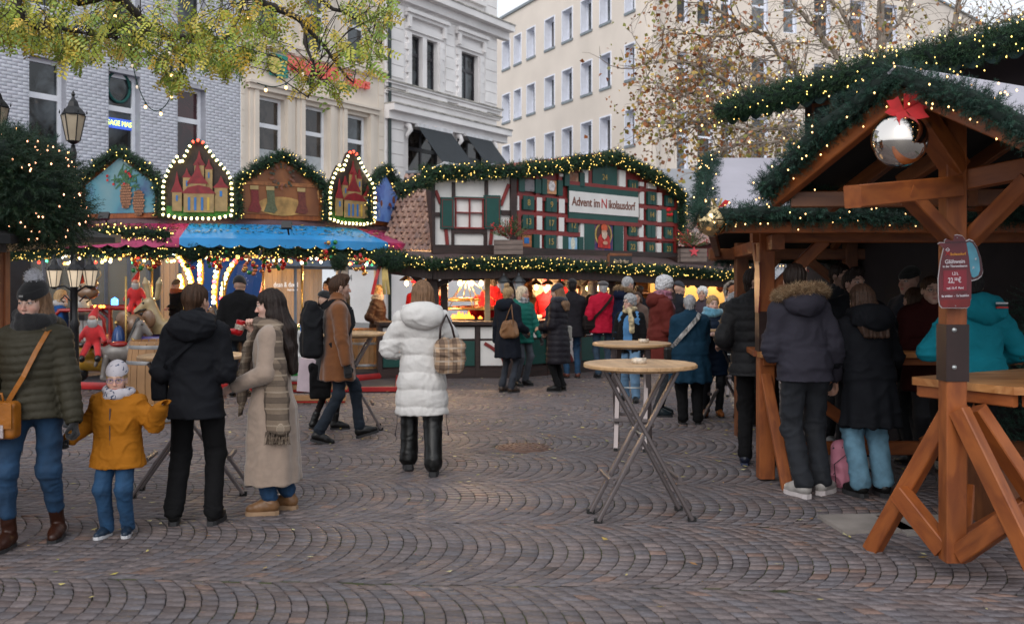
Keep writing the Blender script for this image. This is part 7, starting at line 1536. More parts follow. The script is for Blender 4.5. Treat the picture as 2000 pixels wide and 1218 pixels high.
 for x in(-.2,.1,.33):g=MB();g.box((x,-.268,.68),(.2,.015,.24));g.build('side_window',GL,B)
 for x in(-.3,.3):g=MB();g.lathe((x,-.29,.06),[(1e-3,-.04),(.11,-.04),(.12,0),(.11,.04),(1e-3,.04)],16,M=Matrix.Rotation(R(90),3,'X'));g.build('wheel',blk,B)
 for x in(-.36,-.2):g=MB();g.ball((x,-.30,.33),.028,8);g.build('red_light',lt('red',(1,.04,.03)),B)
 text_obj('lettering','POLIZEI',.17,frame_M((.14,-.298,.30),(1,0,0)),wht,B)
 B=empty('plank_ramp',P(590,550,13.4)*1,0,'stepped pale wooden planks with red edges below the toy police van','ramp');B.location.z=0
 for k in range(3):g=MB();g.beam((-.6,k*.12,.08+k*.14),(.6,k*.12,.08+k*.14),.10,.07,up=(0,0,1));g.build('plank',WB,B);g=MB();g.beam((-.6,k*.12-.03,.03+k*.14),(.6,k*.12-.03,.03+k*.14),.04,.025);g.build('red_edge',red,B)
rides()
# ------------------------------------------------------------ timber drinking stands on the right, left hut, street lamps
TARP=mat('grey_roof_felt',(.36,.34,.39),.5,0,.12,1.2,.002,30)
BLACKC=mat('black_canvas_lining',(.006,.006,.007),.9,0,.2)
PLATE=mat('brown_steel_plate',(.028,.014,.013),.45,.2,.15,8)
BOLT=mat('zinc_bolt',(.40,.42,.42),.4,.7)
GA='fir garlands on the drinking stands'
CHR=mat('mirror_silver',(.82,.76,.70),.035,1,0)
def near_stand():
 B=empty('drinking_stand',(2.5,5.5,0),0,'near timber drinking stand on the right with gable roof, post and plank table','drinking stand');o=B.location
 W_=WO;pb=par(B)
 post=Vector((2.50,5.52,0));gd=Vector((.5,-.866,0));gn=Vector((-.866,-.5,0))
 def beam(a,b,w,h,nm='beam',m=None,up=(0,0,1)):g=MB();g.beam(a,b,w,h,up=up);return pb(g.build(nm,m or W_))
 beam(post+Vector((0,0,.10)),post+Vector((0,0,2.72)),.115,.115,'post')
 tp=Vector((0,0,.96))
 for s,e in((-1,.62),(1,.60)):
  a=post+gd*s*.05+tp;b=post+gd*s*e;dd=Vector((.06,.03,0))if s<0 else Vector((-.02,-.03,0));beam(a+dd,b+dd,.075,.10,'leg',up=gd)
  beam(post+Vector((0,0,.15))+gd*s*.05,post+gd*s*.36+Vector((0,0,.42)),.09,.11,'brace',up=gd)
 for s in(-1,1):
  a=post+(-gn)*.12+gd*s*.06+tp;b=post-gn*.62+gd*s*.42;beam(a,b,.085,.10,'leg',up=gd);beam(post-gn*.1+Vector((0,0,.2)),post-gn*.42+gd*s*.2+Vector((0,0,.42)),.08,.09,'brace')
 zt=1.10;T=[P(1775,735,1)];Ta,Tb,tn=Vector((2.43,5.96,1.052)),Vector((2.80,5.36,1.052)),Vector((.866,.5,0))
 pp_=[Ta+tn*.03,Ta.lerp(Tb,.04),Ta.lerp(Tb,.95),Tb+tn*.05,Tb+tn*1.35,Ta+tn*1.35];g=MB();g.prism(pp_,Vector((0,0,.045)))
 for v_ in range(len(g.g)):q=g.v[v_];g.g[v_]=(q[1]*1.0,q[2]*1.0,q[0]*1.0)
 pb(g.build('table_top',wood('worn_table_wood',(.30,.11,.03),(.50,.24,.09),.38,grain=(6,6,1.2),scale=2.4)))
 for i,(a,b)in enumerate(zip(pp_,pp_[1:]+pp_[:1])):
  if i in(1,3,5):n_=Vector((0,0,-.035));c=(pp_[1]+pp_[4])/2;k=.93;g=MB();g.beam(c+(a-c)*k+n_,c+(b-c)*k+n_,.05,.075);pb(g.build('apron',W_))
 g=MB();z0,z1=1.12,1.44
 for a,b in(((-.064,-.0615),(.064,-.0615)),((.0615,-.064),(.0615,.064)),((-.0615,.064),(-.0615,-.064))):g.beam(post+Vector((a[0],a[1],z0+.16)),post+Vector((b[0],b[1],z0+.16)),.006,z1-z0,ch=.001)
 pb(g.build('steel_plate',PLATE))
 for z in(1.2,1.41):g=MB();g.lathe(post+Vector((-.02,-.066,z)),[(.014,0),(.012,.005),(1e-3,.008)],12,M=Matrix.Rotation(R(90),3,'X'));pb(g.build('bolt',BOLT))
 ap=Vector((2.17,5.33,2.80));h=1.0;dz=.54;E1=ap-gd*h-Vector((0,0,dz));E2=ap+gd*h-Vector((0,0,dz));rg=-gn*2.9
 beam(E1+Vector((0,0,-.06)),ap+Vector((0,0,-.07)),.07,.10,'rafter',up=(0,0,1));beam(E2+Vector((0,0,-.06)),ap+Vector((0,0,-.07)),.07,.10,'rafter')
 for q in(.5,1.3,2.1):beam(E1-gn*q+Vector((0,0,-.08)),ap-gn*q+Vector((0,0,-.09)),.06,.09,'rafter',WOD);beam(E2-gn*q+Vector((0,0,-.08)),ap-gn*q+Vector((0,0,-.09)),.06,.09,'rafter',WOD)
 beam(ap+gn*.0+Vector((0,0,-.12)),ap+rg+Vector((0,0,-.12)),.09,.12,'ridge_beam',WOD)
 for E_ in(E1,E2):beam(E_-gd*0+Vector((0,0,-.02)),E_+rg+Vector((0,0,-.02)),.08,.08,'eave_beam')
 zt2=2.24
 beam(P(1665,384,4.9),P(1866,364,5.45),.10,.115,'tie_beam');beam(P(1888,352,5.55),P(2120,308,5.2),.10,.115,'tie_beam')
 beam(E1+Vector((.10,-.02,-.06)),P(1850,388,6.0),.08,.10,'tie_beam',WOD);beam(P(1900,386,5.9),P(2150,380,6.3),.08,.10,'tie_beam',WOD)
 beam(P(1765,372,5.15),P(1862,472,5.48),.075,.095,'knee_brace',up=gd);beam(P(2010,352,5.25),P(1892,470,5.5),.075,.095,'knee_brace',up=gd)
 beam(ap+Vector((.03,.05,-.12)),P(1868,330,5.52),.11,.13,'king_brace',up=gd);beam(P(1760,356,6.1),P(1848,298,5.8),.07,.09,'knee_brace',WOD)
 p2=post-gn*2.0;beam(p2,p2+Vector((0,0,2.6)),.12,.12,'post',WOD)
 g=MB();u3=Vector((0,0,.035));ov=gn*.1
 for E_ in(E1,E2):g.prism([ap+ov+u3,E_+ov+u3+(E_-ap).normalized()*.04,E_+rg+u3,ap+rg+u3],Vector((0,0,.02)),0)
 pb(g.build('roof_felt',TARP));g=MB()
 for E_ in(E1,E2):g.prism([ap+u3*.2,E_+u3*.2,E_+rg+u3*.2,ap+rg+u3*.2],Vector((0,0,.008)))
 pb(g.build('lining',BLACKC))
 k=dict(dens=560,ln=.072,nn=24,nl=.030,w=.0032,lights=26,lr=.0052,group=GA,lout=1.25)
 off=gn*.10+Vector((0,0,.0))
 garland([E1+off+Vector((0,0,.0)),ap.lerp(E1,.5)+off+Vector((0,0,.05)),ap+off+Vector((0,0,.02))],.078,'dense lit garland on the rising left rake of the near stand',**k)
 garland([ap+off+Vector((0,0,.0)),ap.lerp(E2,.5)+off+Vector((0,0,.04)),E2+off],.078,'dense lit garland on the right rake of the near stand above the silver ball',**k)
 garland([E1+off,E1-gn*.9,E1-gn*1.9+Vector((0,0,-.03))],.07,'lit garland along the low back eave of the near stand',**k)
 c=P(1757,274,5.25);E_=empty('silver_bauble',c,0,'big mirror silver bauble with a red bow under the gable of the near stand','bauble');g=MB();g.ball((0,0,0),.147,64);g.build('ball',CHR,E_)
 g=MB();g.lathe((0,0,.145),[(.022,-.01),(.02,.02),(.008,.03),(.004,.06)],12);g.build('hanger',mat('ball_cap',(.5,.4,.3),.3,.9),E_);rm=mat('red_velvet',(.50,.008,.012),.75,0,.15,20,sheen=.4)
 for k_ in range(6):
  a=k_*1.05+.3;d=Vector((math.cos(a),-.25,math.sin(a)*.45)).normalized();s_=Vector((-d.z,-.1,d.x)).normalized();r0=Vector((0,-.05-.006*k_,.15));g=MB();L_=.125
  pts=[r0,r0+d*L_*.5+s_*L_*.35+Vector((0,0,.015)),r0+d*L_*.75+s_*L_*.15,r0+d*L_,r0+d*L_*.7-s_*L_*.18,r0+d*L_*.5-s_*L_*.35+Vector((0,0,.01))];g.add(pts,[(0,1,2),(0,2,3),(0,3,4),(0,4,5)],smooth=False);g.build('velvet_leaf',rm,E_)
 g=MB()
 for k_ in range(7):g.ball((rnd.gauss(0,.012),-.05,.165+rnd.gauss(0,.012)),.008,6)
 g.build('gold_stamens',bb_gold(),E_)
 S_=empty('jug_sign',P(1870,530,5.40),0,'dark red jug shaped price sign screwed to the orange post','sign');so=S_.location;ps=par(S_)
 def px(x,y):return P(1820+x*110/744,440+y*180/1218,5.40)-so
 def sh(name,pts,d0,t,m):g=MB();g.prism([px(*p)+Vector((0,-d0,0))for p in pts],Vector((0,-t,0)));return g.build(name,m,S_)
 body=[(75,250),(100,232),(165,235),(160,205),(200,170),(260,140),(330,130),(395,145),(430,190),(445,230),(460,270),(480,400),(500,560),(512,730),(510,960),(495,1000),(485,1060),(460,1085),(130,1085),(100,1050),(85,960),(80,700),(110,480),(150,310),(130,285)]
 hand=[(445,215),(490,195),(540,215),(590,290),(640,430),(665,600),(650,660),(600,700),(520,725),(500,640),(470,400)]
 grow=lambda q,cx,cy,k:[(cx+(x-cx)*k,cy+(y-cy)*k)for x,y in q]
 sh('sign_edge',grow(body,300,620,1.02),0,.006,mat('sign_white_edge',(.5,.48,.5),.5));sh('sign_edge',grow(hand,555,460,1.05),-.0005,.006,MATS['sign_white_edge'])
 sh('sign_handle',hand,.006,.003,mat('sign_dark_red',(.045,.008,.012),.35));sh('sign_body',body,.0065,.004,mat('sign_wine_red',(.10,.010,.016),.35,0,.35,9))
 sh('sign_window',[(445,235),(480,218),(520,235),(570,310),(610,440),(622,590),(600,660),(545,690),(515,675),(495,600),(478,420)],.010,.002,mat('sign_blue',(.06,.22,.30),.4,0,.3,12))
 sh('sign_panel',[(140,600),(445,585),(445,860),(140,868)],.011,.002,mat('sign_red_panel',(.19,.008,.02),.4));sh('sign_base',[(90,985),(500,975),(490,1060),(462,1082),(132,1082),(104,1050)],.0108,.001,mat('sign_base_red',(.14,.006,.006),.4,0,.3,20));sh('sign_spout',[(160,222),(440,215),(442,228),(160,238)],.011,.001,mat('sign_dark_red2',(.03,.004,.008),.4))
 wl=mat('sign_pale_letter',(.62,.58,.62),.5);ol=mat('sign_orange_letter',(.62,.26,.03),.5)
 def tx(t,x,y,s_,m=wl,sx=1.,rot=.035):q=px(x,y)+Vector((0,-.0145,0));M_=frame_M(q,Vector((1,0,rot)));return text_obj('sign_lettering',t,s_,M_,m,S_,.0005,sx=sx,kw={'offset':.0003})
 u_=180/1218/FPX*5.4
 tx('Glühwein',290,480,75*u_,sx=.92);tx('in der Thermoskanne',290,540,40*u_,sx=.92);tx('1,2 L',290,638,55*u_,sx=.8);tx('22,',240,730,98*u_,sx=.7);tx('50',303,712,52*u_,sx=.8);tx('€',352,725,95*u_,sx=.7);tx('zzgl. 15,-€  Pfand',292,828,38*u_,sx=.85);tx('6x trinken  -  5x bezahlen',294,930,42*u_,sx=.83);tx('ikolausdorf',330,380,50*u_,ol,.92)
 g=MB();
 for a,b in(((168,325),(195,298)),((195,298),(222,325)),((168,325),(222,325)),((168,325),(195,348)),((195,348),(222,325))):g.beam(px(*a)+Vector((0,-.013,0)),px(*b)+Vector((0,-.013,0)),.0018,.0018)
 g.build('sign_emblem',wl,S_);g=MB()
 for a,b in(((222,330),(168,400)),((170,345),(225,400)),((215,335),(215,395))):g.beam(px(*a)+Vector((0,-.012,0)),px(*b)+Vector((0,-.012,0)),.002,.002)
 g.build('sign_emblem',mat('sign_bright_red',(.5,.01,.01),.5),S_)
 for x,y,r_ in((565,443,17),(533,558,19)):
  for k_ in range(3):
   a=k_*math.pi/3;g=MB();g.beam(px(x-r_*math.cos(a),y-r_*math.sin(a))+Vector((0,-.0135,0)),px(x+r_*math.cos(a),y+r_*math.sin(a))+Vector((0,-.0135,0)),.0012,.0012);g.build('sign_snowflake',wl,S_)
 g=MB()
 for x,y in((323,165),(300,1062)):g.ball(px(x,y)+Vector((0,-.012,0)),.0035,8);
 tag(g.build('sign_screws',BOLT,S_),kind='stuff')
def bb_gold():return MATS['gold_bauble']
near_stand()
def far_stand():
 B=empty('drinking_stand',(2.1,8,0),0,'roofed timber drinking stand crowded with people, grey felt roof','drinking stand');pb=par(B)
 def beam(a,b,w,h,nm='beam',m=None,up=(0,0,1)):g=MB();g.beam(a,b,w,h,up=up);return pb(g.build(nm,m or WO))
 Yf,Yb=8.25,10.6;XL,XR=(1495-1000)/FPX*Yf,5.2
 fe,be,rd=7.45,11.0,9.2;ze,zb,zr=2.16,2.06,2.82
 xl=lambda Y:(1375-1000)/FPX*fe+(Y-fe)*.12
 for X,Y,m in((XL,Yf,WO),(XL+.35,Yb,WOD),((1660-1000)/FPX*Yb,Yb,WOD),(4.6,Yf+.2,WOD),(4.6,Yb,WOD)):beam((X,Y,0 if m is WOD else.02),(X,Y,2.1),.13,.13,'post',m)
 beam((XL-.12,Yf,2.07),(XR,Yf,2.07),.10,.12,'plate_beam',WO);beam((XL+.0,Yb,1.98),(XR,Yb,1.98),.10,.12,'plate_beam',WOD);beam((xl(fe)-.0,fe+.06,2.1),(XR,fe+.06,2.1),.07,.09,'eave_beam',WO)
 beam((XL,Yf-.4,2.0),(XL+.35,Yb+.3,2.0),.10,.12,'cross_beam',WO)
 beam((XL+.06,Yf,1.6),(XL+.5,Yf,2.03),.07,.1,'knee_brace',WO);beam((XL,Yf+.06,1.6),(XL+.05,Yf+.5,1.98),.07,.1,'knee_brace',WO)
 for X in((1660-1000)/FPX*Yb,):
  beam((X-.05,Yb,1.6),(X-.5,Yb,1.95),.07,.09,'knee_brace',WOD);beam((X+.05,Yb,1.5),(X+.55,Yb,1.95),.07,.09,'knee_brace',WOD)
 beam((XL+.38,Yb,1.5),(XL+.75,Yb,1.95),.07,.09,'knee_brace',WOD)
 for i in range(5):X=XL+.55+i*.8;beam((X,Yf,2.13),(X,rd,2.75),.06,.08,'rafter',WOD);beam((X,Yb,2.04),(X,rd,2.75),.06,.08,'rafter',WOD)
 Lf,Lr,Lb=Vector((xl(fe)+.0,fe,ze)),Vector((1.90,rd,zr)),Vector((2.30,be,zb));Rf,Rr_,Rb=Vector((XR,fe,ze)),Vector((XR,rd,zr)),Vector((XR,be,zb))
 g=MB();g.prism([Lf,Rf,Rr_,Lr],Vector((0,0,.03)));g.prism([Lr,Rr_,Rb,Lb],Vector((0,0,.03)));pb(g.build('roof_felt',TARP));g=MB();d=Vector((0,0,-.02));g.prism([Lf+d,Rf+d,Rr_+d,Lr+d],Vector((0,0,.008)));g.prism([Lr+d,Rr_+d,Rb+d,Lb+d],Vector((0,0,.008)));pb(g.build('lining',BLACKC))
 beam(Lb+Vector((-.05,0,-.1)),Rb+Vector((0,0,-.1)),.07,.09,'eave_beam',WOD);beam(Lf+Vector((.06,0,-.09)),Lb+Vector((.03,0,-.08)),.06,.08,'verge_beam',WOD)
 zc=1.07
 beam((XL-.07,Yf-.06,zc),(XR,Yf-.06,zc),.22,.05,'counter',wood('worn_table_wood',(0,0,0),(0,0,0)));beam((XL-.04,Yf-.08,zc-.06),(XR,Yf-.08,zc-.06),.05,.06,'counter_apron',WO);beam((XL,Yf,zc),(XL+.3,Yb,zc),.2,.05,'counter',WO)
 beam((XL+.06,Yf+.03,.95),(XL+.95,Yf+.03,.30),.07,.10,'brace',WO);beam((XL,Yf+.02,.27),(XR,Yf+.02,.27),.08,.11,'foot_rail',WO);beam((XL+1.35,Yf+.03,.30),(XL+2.3,Yf+.03,.95),.07,.10,'brace',WO)
 beam((XL-.02,Yf+.0,1.0),(XL+.07,Yf-.42,.0),.05,.09,'leg',WO,up=(1,0,0))
 g=MB()
 for a,b in(((-.071,-.068),(.071,-.068)),((-.068,.07),(-.068,-.07)),((.068,-.07),(.068,.07))):g.beam(Vector((XL+a[0],Yf+a[1],1.26)),Vector((XL+b[0],Yf+b[1],1.26)),.006,.34,ch=.001)
 pb(g.build('steel_plate',PLATE))
 g=MB();g.prism([Vector((XL-.075,Yf-.1,z))+Vector((0,y,0))for z,y in((1.42,0),(1.42,.12),(1.7,.15),(1.85,.1),(1.85,-.02),(1.7,-.05))],Vector((-.01,0,0)));tag(g.build('edge_on_sign',mat('sign_wine_red',(.1,.01,.016),.35)),'thin dark red sign seen edge on at the left post of the crowded stand','sign')
 k=dict(dens=480,ln=.085,nn=20,nl=.034,w=.0042,lights=20,lr=.006,group=GA,lout=1.2)
 garland([Lf+Vector((-.05,-.08,.03)),Lf.lerp(Rf,.25)+Vector((0,-.08,.05)),Lf.lerp(Rf,.5)+Vector((0,-.08,.02)),Lf.lerp(Rf,.75)+Vector((0,-.08,.05)),Rf+Vector((0,-.08,.03))],.082,'lit garland along the front eave of the crowded stand',**k)
 garland([Lf+Vector((-.04,-.04,0)),Lr+Vector((-.02,0,.02))],.062,'lit garland climbing the left verge of the crowded stand to its ridge',**k)
 k.update(lights=34);garland([Lb+Vector((0,.0,-.12)),Rb+Vector((0,0,-.12))],.09,'lit garland on the far eave seen under the crowded stand roof',**k)
 c=P(1391,432,7.42);E_=empty('gold_bauble',c,0,'big mirror gold bauble at the left corner of the crowded stand','bauble');g=MB();g.ball((0,0,0),.118,48);g.build('ball',mat('mirror_gold',(.80,.60,.32),.04,1,0),E_);g=MB();g.lathe((0,0,.115),[(.02,-.01),(.015,.025),(.004,.05)],10);g.build('hanger',MATS['ball_cap'],E_)
 for i,a in enumerate((.2,1.2,2.3)):g=MB();d=Vector((math.cos(a)*.09,-.02,.04+.03*math.sin(a)));r0=Vector((.03,-.06,.10));g.add([r0,r0+d*.6+Vector((0,0,.03)),r0+d,r0+d*.6-Vector((0,0,.02))],[(0,1,2,3)]);g.build('bow_leaf',MATS['gold_ribbon']if a>.5 else MATS['red_velvet'],E_)
far_stand()
def big_hut():
 A0,A1=P(1420,218,11.6),P(2010,68,8.0);A1=A0+(A1-A0)*1.15
 B=empty('dark_hut',(4.6,11.5,0),0,'tall dark timber hut with garlanded eave rising behind the drinking stands','hut');pb=par(B)
 d=(A1-A0);d.z=0;d.normalize();n_=Vector((-d.y,d.x,0));n_=n_ if n_.y>0 else-n_
 g=MB();g.prism([A0+Vector((0,0,-.03)),A1+Vector((0,0,-.03)),A1+n_*2.6+Vector((0,0,.9)),A0+n_*2.6+Vector((0,0,.9))],Vector((0,0,-.08)));pb(g.build('roof',mat('dark_green_roof',(.012,.03,.028),.6)))
 L_=(A1-A0).length;K=22;g=MB()
 for k in range(K):
  a,b=A0.lerp(A1,k/K),A0.lerp(A1,(k+1)/K);pts=[a,b]+[a.lerp(b,1-t)+Vector((0,0,-.10-.07*math.sin(math.pi*t)))for t in np.linspace(0,1,7)];g.prism(pts,n_*.02)
 pb(g.build('scalloped_valance',mat('dark_teal_cloth',(.008,.03,.028),.8)))
 W0=P(1578,240,11.0);W0=A0+d*.55+n_*.7;W1=W0+d*5.2;F=Fc(W0,W1);g=MB();F.box(g,0,F.len,0,3.98,-2.2,0);pb(g.build('wall',mat('dark_brown_wall',(.022,.014,.015),.7,0,.2)))
 t0=F.t(1592);t1=F.t(1632);z1,z0=F.z(1610,200),F.z(1610,262);g=MB();F.box(g,t0,t1,z0,z1,.0,.05);F.box(g,t0+.05,t1-.05,z0+.05,z1-.05,.05,.055,1);pb(g.build('window',[WOD,GL]))
 for t in np.arange(.6,F.len,.9):
  g=MB();F.box(g,t,t+.1,2.2,3.5,.0,.05);pb(g.build('timber',WD))
 g=MB();F.box(g,3.3,5.2,2.9,3.35,.0,.03);pb(g.build('grey_infill',mat('grey_plaster',(.2,.19,.2),.8)))
 garland([A0+Vector((-.1,0,.0)),A0.lerp(A1,.5)+Vector((0,0,.06)),A1],.15,'wide lit garland along the high eave of the dark hut',dens=700,ln=.10,nn=15,nl=.04,w=.006,lights=50,lr=.007,cols=GREENY,lm=BULBY,group=GA)
 F2=Fc((2.75,14.5),(6.4,13.0));g=MB();F2.box(g,1.3,F2.len,0,2.6,-.1,0);pb(g.build('back_wall',mat('dark_brown_wall',(.022,.014,.015))))
 for i,(u0,u1,v0,v1,c)in enumerate(((1930,1985,500,575,(.25,.22,.2)),(1840,1860,520,640,(.03,.03,.03)))):
  Y=9.6;a,b=P(u0,v1,Y),P(u1,v0,Y);g=MB();g.box(((a.x+b.x)/2,Y,(a.z+b.z)/2),(b.x-a.x,.02,b.z-a.z));tag(g.build('poster',mat('poster_%d'%i,c,.5,0,.6,9)),'pale poster with a red drawing beside the turquoise jacket' if i==0 else 'dark board on the post behind the jug sign','poster')
big_hut()
def small_fir(x,y,h,r,lab,m=1500):
 E_=empty('fir_tree',(x,y,0),0,lab,'fir tree');n=m;z=h*(1-rng.random(n)**.55*.97);a=rng.random(n)*6.283;tier=.8+.2*np.cos(z*38);rr=r*(1-z/h)*tier*rng.uniform(.55,1.0,n)+.02;b=np.stack([np.cos(a)*rr,np.sin(a)*rr,z],1);d=np.stack([np.cos(a),np.sin(a),.12+.5*rng.random(n)],1)+rng.normal(0,.25,(n,3))
 v,c=sprigs(b,d,.13,22,.030,.0045,GREENS*.8);link('needles',tri_mesh('needles',v,c),FIR,E_,kind='stuff');g=MB();g.tube([(0,0,0),(0,0,h*.9)],[.03,.008],8);g.build('trunk',BARK,E_)
small_fir(3.9,7.3,1.65,.62,'small dark fir tree at the right edge behind the turquoise jacket',1500)
small_fir(3.35,11.9,1.7,.5,'dim fir tree far behind the crowded stand',500)
def red_counter():
 g=MB();g.box((3.75,6.75,.26),(1.0,.6,.52));tag(g.build('wooden_crate',WOD),'dim brown crate on the paving below the near table','crate')
red_counter()
# glowing clutter of stalls far behind the stand
def back_stalls():
 E_=empty('distant_stall',(5.0,17.5,0),0,'far stall with a blue and white awning glimpsed under the stand roof','market stall');g=MB();a,b,c,d=P(1600,520,17),P(1800,525,17),P(1790,502,18),P(1600,500,18);g.prism([a,b,c,d],Vector((0,0,-.04)));pe=par(E_);pe(g.build('awning',mat('grey_awning',(.25,.24,.28),.7)))
 g=MB();g.prism([P(1700,512,16.9),P(1790,512,16.9),P(1780,498,17.4),P(1710,498,17.4)],Vector((0,0,-.03)));pe(g.build('blue_awning',MATS['blue_canopy']));g=MB();F=Fc(xy(1560,18.5),xy(1850,18.5));F.box(g,0,F.len,0,1.95,-.1,0);pe(g.build('back_wall',mat('dim_warm_board',(.10,.05,.03),.8,0,.6,4)))
 garland([P(1560,556,16.6),P(1640,560,16.6),P(1740,556,16.6),P(1830,560,16.6)],.16,'far fir garland full of lights behind the heads in the stand',dens=420,ln=.1,nn=10,nl=.04,w=.012,lights=70,lr=.014,cols=GREENY,lm=BULBY)
 garland([P(1500,590,15.5),P(1600,585,15.6),P(1700,588,15.6)],.13,'second far fir garland low behind the heads in the stand',dens=420,ln=.1,nn=10,nl=.04,w=.012,lights=50,lr=.013,cols=GREENY,lm=BULBY)
 q=P(1566,522,9.6);E2=empty('lit_sign',q,0,'small cream sign with red letters hung under the far eave','sign');g=MB();g.lathe((0,0,-.05),[(.045,-.12),(.05,0),(.045,.12)],16);g.build('lamp_body',mat('cream_lamp',(.55,.38,.28),.5,emit=.25),E2);text_obj('lettering','Glüh',.055,frame_M((0,-.055,-.03),(1,0,0)),mat('sign_bright_red',(.5,.01,.01),.5),E2)
back_stalls()
# ------------------------------------------------------------ left hut corner with its thick fir roof edge, lamps
def left_hut():
 B=empty('left_hut',P(-30,550,5.6),0,'corner of an orange timber hut at the left edge under thick fir branches','hut');pb=par(B)
 x0=(20-1000)/FPX*7.2;g=MB();g.box((x0-1.0,6.5,.95),(2.0,1.4,1.9));pb(g.build('side_wall',WO));g=MB();g.beam((x0-.02,7.14,0),(x0-.02,7.14,1.95),.06,.06);pb(g.build('corner_post',WO))
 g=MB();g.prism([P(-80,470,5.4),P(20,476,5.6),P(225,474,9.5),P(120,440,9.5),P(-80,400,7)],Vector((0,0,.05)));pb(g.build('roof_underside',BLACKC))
 g=MB();g.beam(P(0,478,5.9),P(230,466,10.5),.07,.09);pb(g.build('purlin',WD));
 fir_mass('fir_branches',P(92,420,6.0),(.20,.26,.15),900,'lower drooping fir branches at the corner of the left hut',ln=.13,nn=24,nl=.034,w=.0036,lights=26,lr=.0055,lm=mat('dim_orange_light',(1,.42,.22),.4,emit=5),cat='fir branches',cols=GREENY*.6)
 fir_mass('fir_branches',P(52,370,5.9),(.27,.34,.27),1900,'thick dark fir branches over the corner of the left hut, large rounded mass',ln=.11,nn=26,nl=.034,w=.0036,lights=80,lr=.0055,lm=MATS['dim_orange_light'],cat='fir branches',cols=GREENY*.62)
 fir_mass('fir_branches',P(-20,310,5.7),(.24,.3,.16),1000,'fir branches at the upper left edge below the lantern',ln=.11,nn=24,nl=.034,w=.0036,lights=26,lr=.005,lm=MATS['dim_orange_light'],cat='fir branches',cols=GREENY*.62)
 garland([P(-20,262,6.2),P(40,262,6.4),P(100,290,6.6),P(130,330,6.5)],.07,'thin lit garland looping over the top of the left fir mass',dens=420,ln=.07,nn=22,nl=.03,w=.0036,lights=20,lr=.006,group=GA)
 garland([P(120,462,12.6),P(220,452,13.6),P(330,458,14.6)],.09,'lit garland running from the left fir mass to the carousel',dens=480,ln=.08,nn=12,nl=.035,w=.008,lights=52,lr=.010,cols=GREENY,lm=BULBY)
left_hut()
def lantern(name,c,s,lab,lit,group=None,post=None):
 E_=empty(name,c,0,lab,'lantern' if not post else 'street lamp',group);gm=mat('lantern_pane_lit' if lit else 'lantern_pane_milky',(.40,.33,.24)if not lit else(.62,.5,.36),.3,0,.15,emit=.0 if not lit else.35);bk=mat('lantern_black',(.014,.014,.016),.45,.4)
 K=6
 for k in range(K):
  a0,a1=2*math.pi*k/K+.26,2*math.pi*(k+1)/K+.26;r0,r1=.10*s,.185*s;z0,z1=-.30*s,.12*s;f=lambda r,a,z:Vector((r*math.cos(a),r*math.sin(a),z));g=MB();g.quad(f(r0,a0,z0),f(r0,a1,z0),f(r1,a1,z1),f(r1,a0,z1));g.build('pane',gm,E_)
  g=MB();g.beam(f(r0*1.02,a0,z0),f(r1*1.02,a0,z1),.016*s,.016*s);g.build('bar',bk,E_);g=MB();g.lathe(f(r1*1.12,a0,z1+.04*s),[(1e-3,-.02*s),(.014*s,0),(1e-3,.05*s)],6);g.build('finial',bk,E_)
 g=MB();g.lathe((0,0,0),[(.20*s,.115*s),(.205*s,.135*s),(.15*s,.21*s),(.10*s,.26*s),(.075*s,.34*s),(.03*s,.40*s),(.02*s,.43*s),(.035*s,.46*s),(.02*s,.50*s),(1e-3,.53*s)],6,smooth=False);g.build('roof',bk,E_);g=MB();g.lathe((0,0,0),[(1e-3,-.36*s),(.05*s,-.34*s),(.09*s,-.31*s),(.105*s,-.295*s),(1e-3,-.29*s)],12);g.build('base',bk,E_)
 if lit:g=MB();g.lathe((0,0,-.1*s),[(1e-3,-.09*s),(.04*s,-.05*s),(.04*s,0),(1e-3,.07*s)],8);g.build('bulb',mat('lantern_flame_bulb',(1,.5,.16),.4,emit=9),E_)
 if post:g=MB();g.tube([(0,0,-.36*s),(0,0,-.5*s),(0,0,-.62*s),(0,0,-c[2])],[.03*s,.06*s,.04*s,.055*s],10);g.build('post',bk,E_)
 return E_
lantern('street_lamp',P(143,240,14),.88,'black street lamp with milky panes standing against the brick house',False,post=True)
lantern('street_lamp',P(-6,225,10),.62,'black lantern cut by the left picture edge',False,post=True)
def cluster():
 Y=11.3;c=P(147,560,Y);B=empty('lantern_post',(c.x,Y,0),0,'dark iron post carrying three small lit lanterns in front of the rides','lamp post');bk=MATS['lantern_black'];g=MB()
 g.lathe((0,0,0),[(.13,0),(.13,.06),(.07,.12),(.06,.5),(.045,.55),(.04,1.15),(.055,1.2),(.032,1.25),(.028,1.6),(.05,1.62),(.02,1.68),(1e-3,1.7)],16);g.build('post',bk,B)
 for s in(-1,1):
  g=MB();g.tube([(0,0,1.55),(s*.12,0,1.63),(s*.24,0,1.62)],.012,6);g.tube([(s*.05,0,1.45),(s*.12,0,1.52),(s*.17,0,1.47),(s*.13,0,1.44)],.009,6);g.build('arm',bk,B)
 for i,(u,y,lab)in enumerate(((106,0,'left'),(146,-.12,'middle'),(176,.05,'right'))):lantern('post_lantern',P(u,537,Y+y),.46,lab+' lit glass lantern of the three on the iron post',True,'lanterns of the three armed post')
cluster()
